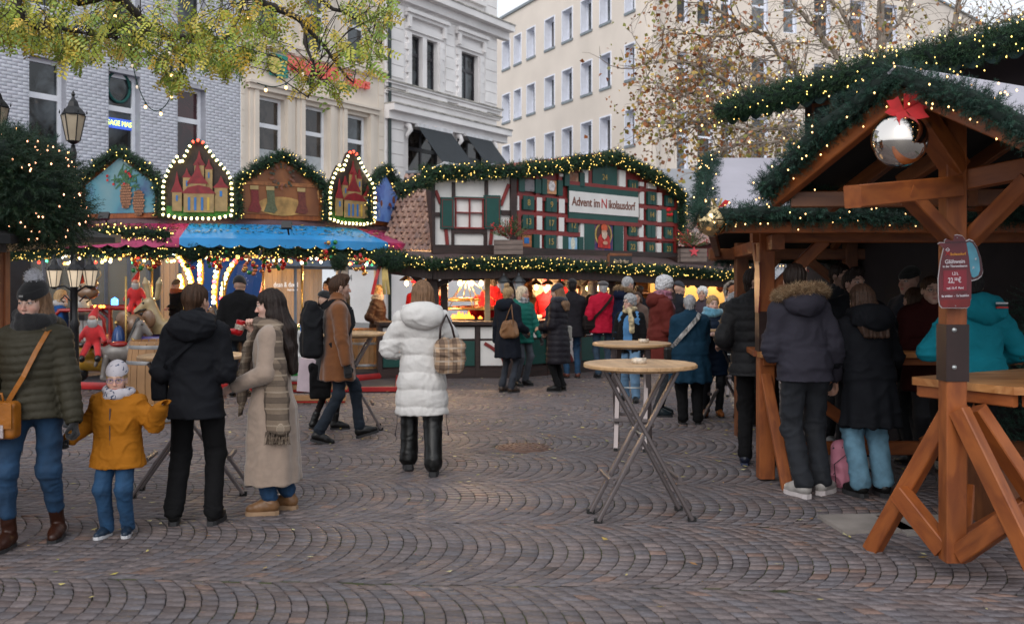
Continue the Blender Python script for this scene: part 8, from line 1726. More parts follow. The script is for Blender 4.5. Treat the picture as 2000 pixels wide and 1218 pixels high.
# ------------------------------------------------------------ folding standing tables
STEEL=mat('folded_table_steel',(.17,.145,.145),.36,.6,.1,6)
def table_top(B,r=.415,H=1.10):
 g=MB();K=9
 for k in range(K):
  x0,x1=-r+2*r*k/K+.0008,-r+2*r*(k+1)/K-.0008;pts=[]
  for x in np.linspace(x0,x1,5):pts.append((x,-math.sqrt(max(0,r*r-x*x))))
  for x in np.linspace(x1,x0,5):pts.append((x,math.sqrt(max(0,r*r-x*x))))
  q=MB();off=rnd.random()*5
  for z,sh in((0,.97),(.006,1),(.022,1),(.028,.975)):pass
  rings=[[(x*sh,y*sh,H+z)for x,y in pts]for z,sh in((-.030,.975),(-.024,1),(-.006,1),(0,.982))];vs=[p for rr in rings for p in rr];n=len(pts);fs=[(i+j*n,(i+1)%n+j*n,(i+1)%n+(j+1)*n,i+(j+1)*n)for j in range(3)for i in range(n)]+[tuple(range(n-1,-1,-1)),tuple(range(3*n,4*n))]
  q.add(vs,fs,grain=[(p[0]+off,p[2]+off,p[1]+off)for p in vs]);q.build('board',WP,B)
 g=MB();g.lathe((0,0,H-.05),[(r*.72,0),(r*.72,.019)],24);g.build('under_ring',WP,B)
def fold_table(x,y,rz,lab,H=1.10,spread=.34,r=.415):
 """two crossing frames, the cross pin runs along local y"""
 B=empty('standing_table',(x,y,0),rz,lab,'standing table','folding standing tables');table_top(B,r,H)
 for s in(-1,1):
  for yy in(-.17,.17):
   k=yy*(1 if s>0 else.84);g=MB();g.beam((-s*spread*.70,k,H-.05),(s*spread,k*1.0,.02),.028,.052,up=(0,1,0));g.build('leg',STEEL,B);g=MB();g.box((s*spread,k,.018),(.055,.035,.036));g.build('foot_cap',mat('black_rubber',(.01,.01,.01),.7),B)
  g=MB();zz=.30;g.beam((s*(spread*.70*.0+spread*.74),-.17,zz),(s*spread*.74,.17,zz),.03,.035);g.build('cross_bar',STEEL,B)
 g=MB();g.tube([(-.0,-.19,.60),(-.0,.19,.60)],.008,8);g.build('pin',BOLT,B)
 return B
def ashtray(x,y,z,lab):
 B=empty('ashtray',(x,y,z),0,lab,'ashtray','glass ashtrays');g=MB();g.lathe((0,0,0),[(.045,0),(.052,.004),(.054,.034),(.050,.036),(.042,.034),(.038,.012),(1e-3,.010)],20);m=mat('ashtray_glass',(.55,.47,.38),.12,0,.3,40,spec=.6);g.build('bowl',m,B)
 for k in range(4):a=k*math.pi/2+.4;g=MB();g.box((.049*math.cos(a),.049*math.sin(a),.035),(.014,.012,.010),a);g.build('rest',m,B)
n1=G(1250,1010);fold_table(n1.x,n1.y,R(6),'nearest pale round standing table on crossed steel legs, alone on the open paving',spread=.33,r=.405)
ashtray(n1.x-.01,n1.y-.02,1.10,'glass ashtray on the nearest standing table')
n2=G(1234,872);fold_table(n2.x,n2.y,R(80),'second pale standing table, right behind the nearest one',H=1.06,spread=.30,r=.40);ashtray(n2.x+.12,n2.y,1.06,'glass ashtray on the standing table behind the nearest one')
n3=G(375,962);fold_table(n3.x,n3.y,R(8),'standing table hidden behind the man in black, only its dark legs and edges showing',spread=.42)
n4=G(1402,812);fold_table(n4.x+.08,n4.y,R(15),'standing table with red mugs between the elderly women',spread=.36)
n5=G(1415,770);fold_table(n5.x,n5.y,R(60),'far standing table beside the fur hooded woman',spread=.3)
n6=G(683,838);fold_table(n6.x,n6.y,R(12),'standing table beyond the man with the black backpack',spread=.34)
def mug(x,y,z,lab,rz=0,m=None,h=.085,hold=False):
 B=empty('mug',(x,y,z),rz,lab,'mug',None);rm=m or mat('red_glaze',(.42,.012,.015),.22,0,.25,30,spec=.6);g=MB();g.lathe((0,0,0),[(1e-3,0),(.030,0),(.037,.006),(.035,.03),(.036,h-.006),(.038,h),(.034,h),(.031,h-.01),(.029,.02),(1e-3,.015)],22);g.build('cup',rm,B)
 g=MB();g.tube([(.034,0,h*.8),(.056,0,h*.75),(.062,0,h*.5),(.054,0,h*.25),(.035,0,h*.2)],.0055,6);g.build('handle',rm,B);g=MB();g.lathe((0,0,h*.45),[(.0368,0),(.0368,.022)],22);g.build('band',mat('mug_print',(.5,.42,.35),.4,0,.6,60),B);return B
mug(n4.x-.10,n4.y-.1,1.10,'red mug on the far round table nearest the blue scarf woman');mug(n4.x+.02,n4.y-.22,1.10,'red mug at the front edge of the table by the beige coat woman')
mug(n5.x+.02,n5.y-.1,1.10,'red mug before the fur hooded dark haired woman')
mug((1815-1000)/FPX*7.95,7.86,1.095,'clear red mug before the man in glasses in the crowded stand',m=mat('wine_glass_red',(.25,.015,.015),.08,0,.3,spec=.6));mug((1842-1000)/FPX*7.95,7.88,1.095,'red mug half hidden beside the turquoise jacket')
g=MB();a=G(1652,950);V_=Vol(v3(-.16,-.14,-.01),v3(.16,.14,.42),.008);V_.box((0,0,.19),(.115,.085,.19),None,.07,.02);V_.box((0,-.075,.12),(.085,.05,.10),None,.04,.03);v,f=V_.mesh();N=vnormals(v,f);v=v+N*(ridge(v,3,22,9,14)*.02)[:,None]
pkm=bpy.data.materials.new('pink_print_fabric');n,b=nodes(pkm);L=n.links;tc=n.nodes.new('ShaderNodeTexCoord');vo=n.nodes.new('ShaderNodeTexVoronoi');vo.inputs['Scale'].default_value=22;nz=n.nodes.new('ShaderNodeTexNoise');nz.inputs['Scale'].default_value=30;L.new(tc.outputs['Object'],nz.inputs[0]);L.new(tc.outputs['Object'],vo.inputs[0]);ad=n.nodes.new('ShaderNodeMath');ad.operation='ADD';L.new(vo.outputs['Distance'],ad.inputs[0]);L.new(nz.outputs[0],ad.inputs[1]);cr=n.nodes.new('ShaderNodeValToRGB');E2=cr.color_ramp.elements;E2[0].position=.60;E2[0].color=(.05,.03,.05,1);E2[1].position=.64;E2[1].color=(.52,.19,.26,1);L.new(ad.outputs[0],cr.inputs[0]);L.new(cr.outputs[0],b.inputs['Base Color']);b.inputs['Roughness'].default_value=.7
E_=empty('pink_backpack',(a.x,a.y,0),R(-8),'pink patterned backpack standing on the paving by light blue jeans','backpack');link('pack',npmesh('pack',v,quads=f,smooth=True),pkm,E_);g=MB();g.tube([(-.03,-.05,.36),(0,-.07,.42),(.03,-.05,.36)],.008,6);g.build('handle',pkm,E_);g=MB();g.tube([(-.10,-.118,.05),(-.11,-.10,.2),(0,-.115,.3),(.11,-.10,.2),(.10,-.118,.05)],.004,5);g.build('zip',mat('zip_dark',(.03,.02,.03),.5),E_)
# ------------------------------------------------------------ the visitors
def pe(u,v,face,h,label,body={},coat=None,legs=None,shoes=None,hair=None,xy_=None,**k):
 g=G(u,v)if xy_ is None else Vector((*xy_,0));p=Person((g.x,g.y),face,h,label=label,group='visitors of the market',**k)
 p.body(**body)
 if coat:c=dict(coat[1]);p.coat(coat[0],**c)
 if legs:c=dict(legs[1])if len(legs)>1 else{};p.legsw(legs[0],**c)
 if shoes:c=dict(shoes[2])if len(shoes)>2 else{};p.shoes(shoes[0],shoes[1],**c)
 if hair:c=dict(hair[2])if len(hair)>2 else{};p.hair(hair[0],hair[1],**c)
 return p
def bag(name,loc,rz,size,m,label,rad=.04,slump=.02,handle=None,hm=None,taper=0,tilt=0,flap=None,res=.008,cat='bag'):
 """soft bag: rounded box hanging at loc (centre), with a looped handle"""
 x,y,z=size;V_=Vol(v3(-x-.04,-y-.04,-z-.04),v3(x+.04,y+.04,z+.04),res);V_.box((0,0,0),(x,y,z),None,min(rad,y*.9),.02)
 if taper:V_.planecut(nrm(v3(1,0,taper)),x*.80);V_.planecut(nrm(v3(-1,0,taper)),x*.80)
 v,f=V_.mesh();N=vnormals(v,f);v=v+N*(slump*(ridge(v,len(label),14,11,9)-.3))[:,None];E_=empty(name,loc,rz,label,cat);E_.rotation_euler=(R(tilt),0,rz);link('bag_body',npmesh('bag_body',v,quads=f,smooth=True),m,E_)
 if flap:g=MB();g.box((0,-y-.006,z*.35),(x*1.9,.012,z*1.2));g.build('flap',flap,E_)
 if handle:
  for pts in handle:g=MB();g.tube([Vector(p)for p in pts],.008 if hm is None else hm[1],6);g.build('handle',m if hm is None else hm[0],E_)
 return E_
near=dict(q='near')
# --- mother with beanie
P1=pe(66,1064,182,1.66,'woman in olive quilted jacket and black pompom beanie holding the hand of a boy',dict(glove=(1,0,(.01,.01,.012)),fist=(.8,.4),skin=(.52,.33,.26)),('3c382b',dict(puff=.011,pitch=.052,hem=.84,hood=True,thick=.018,hoodr=1.05)),('1d4264',dict(fold=.011,knee=.066,ankle=.056,low=-.14)),('3c1d10',.28,dict(fat=1.05)),('lightbrown','long',dict(ln=.13)),look=(-8,-6),feet=((-.09,-.14,10),(.13,.10,0)),armL=(-.30,.10,.83),armR=(.30,.10,.98),girth=1.08,**near)
P1.beanie((.008,.008,.010),pom=(.85,.85,.90));P1.scarf((.012,.012,.014),r=1.12,z=-.01)
g=MB();q=P1.hp((0,.117,.062));g.box(Vector(P1.wv(q)),(.035,.004,.012),rz=R(-30));g.build('metal_tag',BOLT,P1.root)
MU=cloth('a8651c','leather');c=P1.W((.15,.215,.85));bag('satchel',c,R(176),(.155,.055,.115),MU,'mustard yellow leather satchel with a silver front on the hip of the olive jacket woman',.03,.006,[[(-.06,0,.11),(-.05,0,.16),(.05,0,.16),(.06,0,.11)]])
E_=bpy.data.objects['satchel'];g=MB();g.box((-.0,.062,.03),(.30,.012,.15));g.build('flap',MU,E_);g=MB();g.box((.0,.066,-.062),(.20,.012,.08));g.build('silver_pocket',mat('crinkled_silver',(.45,.38,.38),.35,.6,.3,40,.003,60),E_);g=MB();g.box((.0,.074,-.015),(.03,.01,.03));g.build('clasp',BOLT,E_)
strap('strap',[c-Vector(E_.location)+Vector((0,0,.0))]and[Matrix.Rotation(-R(176),3,'Z')@(P1.W(x)-E_.location)for x in((.09,.17,.95),(-.02,.19,1.12),(-.09,.165,1.28),(-.125,.09,1.395),(-.13,0,1.42),(-.10,-.12,1.34))],.032,MU,E_,.005,up=(0,1,0))
# --- boy
MUST='b5711a'
P2=Person(G(230,1046)[:2],178,1.13,q='near',kid=(.80,.80),label='small boy in mustard jacket, pale patterned hat and glasses with one arm raised',group='visitors of the market',feet=((-.10,.0,12),(.11,.06,-14)),armL=(-.50,.12,1.36,(-.6,-.2,-1)),armR=(.45,.10,1.02,(.5,-.4,-.6)),look=(14,-4),girth=1.16,w=1.05)
P2.body(kid=True,hands=(False,True),glove=(0,1,(.01,.011,.014)),fist=(.9,.9),skin=(.56,.36,.28),brow=(.25,.15,.08),neck=.044);P2.coat(MUST,'shell',hem=.72,flare=.02,thick=.035,hood=True,arm=1.12,fold=.014,collar=.05,hoodr=1.05);P2.legsw('1f4a70',fold=.009,ankle=.066,knee=.074);P2.shoes((.012,.03,.06),.15,sole=(.5,.5,.52),fat=1.12,solet=.026)
hm=bpy.data.materials.new('dino_print_jersey');n,b=nodes(hm);L=n.links;tc=n.nodes.new('ShaderNodeTexCoord');nz=n.nodes.new('ShaderNodeTexNoise');nz.inputs['Scale'].default_value=16;nz.inputs['Detail'].default_value=1.5;nz.inputs['Distortion'].default_value=2.2;L.new(tc.outputs['Object'],nz.inputs[0]);cr=n.nodes.new('ShaderNodeValToRGB');e=cr.color_ramp.elements;e[0].position=.625;e[0].color=(.46,.43,.46,1);e[1].position=.64;e[1].color=(.02,.04,.09,1);L.new(nz.outputs[0],cr.inputs[0]);L.new(cr.outputs[0],b.inputs['Base Color']);b.inputs['Roughness'].default_value=.9
P2.beanie(None,cuff=False,m=hm,tall=1.06,low=.028);P2.hair('blond','short',vol=.985);P2.scarf(None,m=hm,r=1.1,fold=.006,z=-.01);P2.glasses((.06,.06,.28),r=.022)
g=MB();
q=[P2.wv(P2.tp((0,y,z)))for y,z in((.178,1.34),(.188,1.2),(.182,1.05),(.178,.9),(.175,.74))]
g.tube([Vector(x)for x in q],.004,5);g.build('zip',mat('zip_dark',(.03,.02,.03),.5),P2.root)
# --- man in black, seen from behind
P3=pe(382,1022,4,1.66,'man in black hooded jacket and black trousers seen from behind at left',dict(skin=(.46,.27,.2)),((.009,.010,.014),dict(kind='shell',hem=.76,thick=.015,hood=True,hoodr=1.12,fold=.013)),((.007,.007,.008),dict(kind='cotton',ankle=.066,knee=.074,thigh=.094,fold=.010)),((.006,.006,.006),.12,dict(solet=.03)),('brown','short',dict(vol=1.0)),look=(-22,0),feet=((-.15,0,12),(.14,.0,-10)),armL=(-.20,.20,1.0),armR=(.17,.24,1.04),w=.98,girth=.98,**near)
bag('crossbody_bag',P3.W((-.25,.0,.98)),R(4),(.055,.03,.10),cloth((.008,.008,.01),'shell'),'small black crossbody bag on the left hip of the man in black',.02,.004)
strap('strap',[Vector(P3.W(x))-bpy.data.objects['crossbody_bag'].location for x in((-.24,-.03,1.05),(-.17,-.165,1.15),(-.02,-.175,1.28),(.08,-.15,1.38))],.025,cloth((.008,.008,.01),'shell'),bpy.data.objects['crossbody_bag'],.004,up=(0,-1,0))
# --- woman in long beige coat with mug
P4=pe(532,1000,92,1.62,'woman in long beige coat and brown plaid scarf drinking from a red boot mug',dict(skin=(.58,.38,.31),fist=(.5,.75),neck=.045,lips=(.45,.13,.12),brow=(.04,.02,.015)),('ac9787',dict(kind='wool',hem=.24,flare=.06,thick=.012,fold=.006,open_=True)),('1d456b',dict(slim=True,low=-.06,ankle=.066,knee=.05)),('8a6443',.22,dict(solet=.03,sole=(.30,.19,.11),fat=1.05)),None,feet=((-.09,.03,8),(.10,-.08,-14)),armL=(-.17,.24,.98,(-.5,-1,-.3)),armR=(.0,.145,1.37,(.6,-.3,-1)),look=(0,-10),**near)
P4.hair('dark','long',ln=.34,part='back')
PL=plaid('brown_check_wool',(.17,.125,.09),(.045,.032,.025),(.34,.27,.20),8.5,.09)
v=Vol(v3(-.34,-.34,.60),v3(.34,.36,1.60),.011);ringp=[P4.tp((.10*math.sin(a),.0+.105*math.cos(a),1.43+.02*math.cos(a)))for a in np.linspace(0,2*math.pi,13)];v.chain(ringp,[.048]*13,.02)
for q,rr,fl in(([(-.10,-.02,1.44),(-.185,-.04,1.36),(-.215,-.06,1.15),(-.225,-.08,.88),(-.235,-.09,.68)],[.05,.07,.085,.09,.092],(1,0,0)),([(-.06,.09,1.42),(-.10,.165,1.25),(-.12,.195,1.05),(-.13,.20,.90)],[.05,.06,.062,.065],(.3,1,0))):v.chain([P4.tp(x)for x in q],rr,.03,fl=(fl,.42))
v.planecut((0,0,-1),-.64);v.ell(P4.headc,(.080,.098,.118),P4.H,.006,cut=True);P4.cloth_mesh(v,'plaid_scarf',PL,0,1,.010,5,vert=True)
fr=[];
for k in range(70):
 y=rng.uniform(-.17,.0);fr.append(((-.245+rng.normal(0,.012),y,.655),(-.25+rng.normal(0,.02),y+rng.normal(0,.02),.56)))
for k in range(34):x=rng.uniform(-.18,-.08);fr.append(((x,.20+rng.normal(0,.01),.84),(x+rng.normal(0,.015),.21,.76)))
g=MB()
for a,b in fr:g.tube([Vector(P4.wv(a)),Vector(P4.wv(b))],[.003,.0022],4)
tag(g.build('fringe',PL,P4.root),kind='stuff')
mg=P4.W((-.01,.245,1.415));B=empty('boot_mug',mg,R(182),'red and white boot shaped mug raised by the woman in the beige coat','mug');v=Vol(v3(-.08,-.06,-.07),v3(.11,.06,.08),.004);v.cone((0,0,.05),(0,0,-.03),.036,.030,.01);v.cone((0,0,-.035),(.055,0,-.045),.027,.022,.015);v.planecut((0,0,1),.052);v.planecut((0,0,-1),.062);v.cone((0,0,.07),(0,0,.03),.029,.027,.002,cut=True);V,F=v.mesh();link('cup',npmesh('cup',V,quads=F,smooth=True),MATS['red_glaze'],B);g=MB();g.lathe((0,0,.0),[(.0335,-.015),(.037,.022)],24);g.build('band',MATS['mug_print'],B);B.rotation_euler=(0,R(-14),R(182))
# --- man with backpack
P5=pe(660,862,-72,1.735,'man in camel coat walking right with a big black roll top backpack',dict(glove=(1,1,(.012,.012,.014)),skin=(.48,.30,.23),fist=(.4,.5),beard=((.10,.06,.045),.45)),('7d4a22',dict(kind='wool',hem=.64,flare=.03,thick=.012,fold=.007,high=1.50)),('10202f',dict(knee=.060,ankle=.055,low=-.03)),((.01,.009,.009),.15),('brown','quiff'),look=(2,-4),feet=((-.10,.30,0,-14,.03),(.09,-.20,-5,16,.01)),armL=(-.25,.12,.86),armR=(.27,.05,.80),girth=1.02,**near)
v=Vol(v3(-.24,-.52,.80),v3(.24,-.08,1.52),.010);v.box((0,-.265,1.12),(.165,.105,.26),None,.07,.03);v.box((0,-.27,1.40),(.165,.06,.06),None,.05,.05);v.ell((0,-.27,1.46),(.09,.05,.045),None,.02,cut=True)
V,F=v.mesh();N=vnormals(V,F);V=V+N*(.018*ridge(V,3,12,9,15)+.010*ridge(V,8,25,10,30)-.008)[:,None];BP=empty('black_backpack',P5.root.location,R(-72),'large black roll top backpack worn by the man in the camel coat','backpack');bm2=cloth((.012,.013,.016),'shell');link('pack',npmesh('pack',V*P5.sc,quads=F,smooth=True),bm2,BP)
for i in(-1,1):strap('strap',[Vector(x)*P5.sc for x in((i*.10,-.16,1.38),(i*.11,-.08,1.445),(i*.115,.02,1.445),(i*.12,.115,1.36),(i*.13,.14,1.22),(i*.15,.06,1.08),(i*.15,-.10,1.0))],.05,bm2,BP,.008,up=(i,0,.2))
g=MB();g.beam(Vector((-.13,-.37,1.16)),Vector((-.10,-.375,1.25)),.012,.006);g.build('tag_loop',mat('tag_red_blue',(.05,.2,.6),.5),BP)
P6=pe(636,838,-70,1.55,'woman in black half hidden behind the black backpack, carrying bags',{},((.012,.011,.013),dict(kind='wool',hem=.62)),((.02,.014,.014),dict(slim=True,kind='cotton',knee=.05,ankle=.04)),((.01,.01,.01),.2),None,q='mid',feet=((-.08,-.1),(.08,.14)),armR='down');P6.beanie((.012,.012,.014))
g=MB();q=G(606,838);bx_=Vector((q.x,q.y-.12,.62));g.prism([bx_+Vector(x)for x in((-.13,0,-.17),(.11,.0,-.19),(.13,0,.17),(-.10,0,.20))],Vector((.02,.10,0)));tag(g.build('paper_bag',mat('pink_paper',(.52,.42,.47),.6,0,.1,9,.003,14)),'pale pink paper carrier bag left of the camel coat','bag')
bag('black_tote',Vector((q.x+.13,q.y-.1,.56)),0,(.12,.06,.20),cloth((.012,.012,.013),'cotton'),'black cloth bag hanging beside the pale pink paper bag',.04,.02)
# --- woman in white
P8=pe(824,922,6,1.675,'woman in long white quilted coat and black leather trousers seen from behind',{},('d6d3d0',dict(puff=.020,pitch=.150,hem=.53,flare=.035,thick=.038,fold=.010,hood=True,hoodr=1.30,arm=1.1)),((.010,.010,.011),dict(kind='leather',thigh=.10,knee=.083,ankle=.080,low=-.02,fold=.008)),((.008,.008,.009),.15,dict(solet=.045,fat=1.12)),('lightbrown','bob',dict(ln=.1,vol=1.08)),look=(14,-4),feet=((-.12,.12,6,10,0),(.10,-.16,-4,0,0)),armL=(-.16,.26,1.08,(-.8,-.9,-.5)),armR=(.16,.28,1.06,(.8,-.8,-.5)),w=.96,girth=.96,**near)
for sx_ in(-1,1):g=MB();a=P8.W((sx_*.22,-.02,.52));g.tube([a,a+Vector((0,0,-.08)),a+Vector((.015*sx_,0,-.16))],.003,4);g.box(tuple(a+Vector((.015*sx_,0,-.17))),(.012,.012,.03));x=g.build('cord',mat('zip_dark',(.03,.02,.03)),P8.root);x.matrix_parent_inverse=(Matrix.Translation(P8.root.location)@Matrix.Rotation(R(6),4,'Z')).inverted()
CK=plaid('beige_check_canvas',(.42,.28,.18),(.04,.022,.018),(.55,.45,.36),9,.12);tb=bag('check_bag',P8.W((.25,-.19,1.05)),R(16),(.125,.08,.15),CK,'beige checked shoulder bag with dark straps on the white coat',.07,.03,[[(-.10,0,.09),(-.09,.0,.25),(-.035,.02,.36),(.02,.04,.25),(.05,.0,.09)]],(cloth('33201d','leather'),.010))
g=MB();g.box((0,-.085,-.07),(.24,.02,.07));
gr='visitors of the market'
# --- middle distance
m_=dict(q='mid');f_=dict(q='far')
P7=pe(738,728,-102,1.60,'woman in brown quilted coat with curly fair hair below the fir ball',{},('33201b',dict(puff=.010,pitch=.07,hem=.66,thick=.02)),('93725a',dict(kind='cotton',low=0)),((.55,.5,.46),.1),('blond','perm'),look=(0,0),armL='pocket',armR='pocket',**m_);P7.scarf('8d8784')
P9=pe(992,766,-38,1.60,'woman in navy coat with fair hair in a bun, tan bag on her back',{},((.010,.013,.022),dict(kind='cotton',hem=.56,thick=.02,hood=True)),('2b313c',dict(knee=.058)),('42342a',.17),('blond','bun'),armR=(.20,.22,1.0),**m_)
bag('tan_bag',P9.W((.16,-.17,1.03)),R(-38),(.15,.065,.14),cloth('8f6644','leather'),'slouchy tan leather bag behind the navy coat of the woman with the bun',.06,.03,[[(-.08,0,.1),(-.03,.02,.25),(.0,.06,.37),(.04,.02,.25),(.08,0,.1)]],None,taper=.35)
P10=pe(1020,754,-140,1.60,'blonde woman in teal quilted jacket facing the woman with the bun',dict(glove=(1,1,(.01,.01,.012))),('0d6a5e',dict(puff=.012,pitch=.08,hem=.74,thick=.02,hood=True)),('4b5059',dict()),((.008,.008,.008),.2),('pale','bob',dict(ln=.12,vol=1.04)),look=(20,0),armL='fwd',armR='hold',**m_);P10.scarf(None,m=plaid('black_white_check',(.35,.35,.36),(.01,.01,.01),(.6,.6,.6),16))
P11=pe(1090,764,62,1.62,'woman in long dark quilted coat, grey beanie and long grey scarf',{},('221f27',dict(puff=.012,pitch=.09,hem=.45,thick=.02,flare=.03)),((.008,.008,.009),dict(slim=True,kind='cotton')),((.008,.008,.009),.24),('lightbrown','long',dict(ln=.10)),look=(24,-8),armL=(-.10,.26,1.02),armR='hold',**m_);P11.beanie('30303a');P11.scarf('313a3a',r=1.15,ends=2,endlen=.42,fold=.012)
bag('dark_green_bag',P11.W((.02,.24,.98)),R(62),(.13,.03,.06),cloth('1d2a30','leather'),'small dark green leather bag held by the woman with the grey scarf',.02,.004);bag('white_bag',P11.W((.26,.0,.92)),R(20),(.11,.05,.12),cloth('a9a59e','leather'),'white structured handbag behind the long dark coat',.03,.006)
P12=pe(1117,738,8,1.70,'man in dark grey jacket and black beanie seen from behind at the counter',{},('26242a',dict(kind='cotton',hem=.72,thick=.02)),('1c4668',{}),((.16,.05,.03),.12),('black','short'),armR='fwd',**m_);P12.beanie((.01,.011,.014))
bag('black_shoulder_bag',P12.W((.24,.02,.88)),0,(.11,.06,.13),cloth((.012,.012,.014),'leather'),'black bag at the side of the man in the dark grey jacket',.04,.02)
P13=pe(1178,738,10,1.68,'man in bright red jacket and grey cap with a dark shoulder bag',{},('c01838',dict(kind='shell',hem=.80,thick=.03,fold=.016)),('31475c',{}),((.02,.02,.025),.11),('grey','short'),armL=(-.24,.20,1.10),armR='fwd',w=1.1,**m_);P13.cap('4a474a')
b13=bag('messenger_bag',P13.W((-.24,-.06,.98)),R(20),(.14,.06,.13),cloth('231e1e','cotton'),'dark messenger bag hanging left of the red jacket',.04,.02);strap('strap',[P13.W(x)-b13.location for x in((-.19,-.14,1.08),(-.08,-.20,1.20),(.06,-.185,1.36),(.14,-.10,1.44),(.13,.0,1.45))],.045,cloth('2b211d','cotton'),b13,.005,up=(0,-1,0)).rotation_euler=(0,0,-R(20))
P14=pe(1157,722,40,1.68,'person in a pale grey hood at the counter left of the red jacket',{},('20222a',dict(hem=.75)),('20242c',{}),((.01,.01,.01),.1),None,**f_);
v=Vol(P14.headc-.19,P14.headc+.19,.012);v.ell(P14.hp((0,-.02,.03)),(.100,.118,.125),P14.H,.02);v.cone(P14.hp((0,-.03,-.05)),P14.neck,.09,.1,.03);v.ell(P14.hp((0,.11,-.02)),(.07,.07,.09),P14.H,.01,cut=True);P14.cloth_mesh(v,'hood',cloth('8d939c','cotton'),0,1,.006)
P15=pe(1218,742,-60,1.76,'tall grey haired man with glasses in navy parka with fur hood bending forward',dict(skin=(.5,.3,.24)),('141d38',dict(kind='shell',hem=.72,thick=.02,hood=True)),('20242c',{}),((.01,.01,.01),.1),('grey','short'),lean=6,look=(0,-16),armR='belly',**m_);P15.fur_trim();P15.glasses()
P16=pe(1230,784,158,1.49,'elderly woman with grey curls, light blue jumper under an open dark jacket, walking',dict(skin=(.52,.34,.28)),('5b8fc0',dict(kind='cotton',hem=.84,thick=.0)),('7196b8',dict(fold=.008,knee=.075,ankle=.07,kind='denim')),((.008,.008,.01),.1),('grey','perm'),feet=((-.13,.12),(.12,-.12)),look=(-32,0),armL='down',armR='down',girth=1.1,**m_);P16.glasses();P16.scarf('c4a068',m=mat('gold_black_silk',(.35,.28,.16),.5,0,.9,18),ends=1,endlen=.3)
v=Vol(v3(-.5,-.45,.72),v3(.5,.5,1.56),.016);v.loft([(.78,.205,.165,-.01),(.95,.20,.16,-.01),(1.2,.192,.158,0),(1.36,.17,.13,-.005),(1.44,.11,.10,-.01)],P16.T,P16.piv,.03);v.ell((0,.17,1.05),(.075,.12,.42),None,.02,cut=True)
for k,(a,b,c)in enumerate(P16.arms):v.chain([a,b,c-nrm(c-b)*.02],[.078,.068,.056],.02)
v.ell((0,.02,1.50),(.07,.08,.06),None,.02,cut=True);P16.cloth_mesh(v,'open_jacket',cloth('11141c','cotton'),.004,.06,.008,9)
P17=pe(1290,812,-84,1.735,'tall grey haired woman in rust red coat and patterned scarf in profile',dict(skin=(.55,.36,.30)),('6b2a24',dict(kind='shell',hem=.68,thick=.025,hood=True,fold=.014)),('23242a',dict(fold=.009)),((.012,.018,.035),.2),('silver','perm',dict(vol=.97)),feet=((-.1,.05),(.1,-.03)),look=(0,-14),armL='cup',armR=(.16,.32,1.10),lean=3,**m_);P17.glasses();P17.scarf(None,m=mat('multicolour_silk',(.22,.08,.12),.6,0,.9,26),ends=1,r=1.05)
P18=pe(1326,745,-60,1.66,'person in dark coat and striped dark beanie between the rust red and navy coats',{},('262029',dict(hem=.7)),('1c1c22',{}),((.01,.01,.01),.1),None,armR='cup',**f_);P18.beanie('1c1e24',m=mat('striped_knit',(.03,.032,.04),.9,0,.9,3,stretch=(0,0,22)))
P19=pe(1348,828,-4,1.52,'short grey haired woman in long petrol blue coat with a zebra strap, seen from behind',{},('15394f',dict(kind='shell',hem=.56,thick=.03,fold=.012,flare=.03)),('1a140f',dict(kind='cotton',thigh=.09,knee=.075,ankle=.07)),((.012,.012,.012),.1),('grey','short'),lean=4,armL=(-.14,.30,1.1),armR=(.12,.32,1.12),girth=1.12,w=1.05,**m_)
b19=bag('small_black_bag',P19.W((-.27,-.0,.93)),0,(.07,.04,.08),cloth((.012,.012,.014),'leather'),'small black bag on a zebra strap at the petrol blue coat',.03,.01);strap('zebra_strap',[P19.W(x)-b19.location for x in((-.24,-.08,1.02),(-.16,-.20,1.14),(-.02,-.215,1.30),(.08,-.17,1.41),(.11,-.08,1.46))],.05,mat('zebra_web',(.30,.29,.28),.7,0,.99,34,stretch=(1,1,.4)),b19,.006,up=(0,-1,0))
g=MB();
P20=pe(1392,814,176,1.50,'short haired blonde woman with fluffy light blue scarf holding a red mug',dict(skin=(.60,.40,.33)),('10263f',dict(puff=.012,pitch=.09,hem=.60,thick=.025)),('12151c',{}),('a05a1c',.14),('blond','short',dict(vol=1.05)),look=(10,0),armL=(-.10,.30,1.16),armR=(.10,.30,1.16),**m_);P20.scarf('5d98b8',r=1.25,fold=.014,m=mat('fluffy_blue_wool',(.11,.30,.42),.95,0,.25,40,.004,90,sheen=.5))
P21=pe(1430,752,180,1.60,'dark haired woman in black jacket with pale fur hood up',dict(skin=(.5,.3,.24)),((.012,.012,.014),dict(puff=.01,pitch=.08,hem=.75)),((.01,.01,.012),{}),((.01,.01,.01),.12),('black','bob',dict(ln=.1)),armL='cup',armR='cup',**m_)
a_=rng.uniform(0,6.283,700);ps=np.stack([.125*np.sin(a_),.03+rng.normal(0,.012,700),.04+.145*np.cos(a_)],1);dd=np.stack([np.sin(a_),.4+0*a_,np.cos(a_)],1);V,C=sprigs((ps+P21.headc)*P21.sc,dd+rng.normal(0,.3,dd.shape),.03,8,.035,.005,np.array([(.42,.36,.3),(.3,.26,.22),(.55,.5,.44)]));link('fur_hood',tri_mesh('fur_hood',V,C),MATS['fur'],P21.root)
P22=pe(1456,815,74,1.64,'auburn haired woman in beige quilted jacket leaning on the far table',dict(skin=(.58,.38,.32)),('a3917f',dict(puff=.014,pitch=.08,hem=.80,thick=.025)),('20222a',{}),((.02,.015,.012),.12),('red','short',dict(vol=1.06)),lean=10,armL='cup',armR='cup',**m_);P22.glasses()
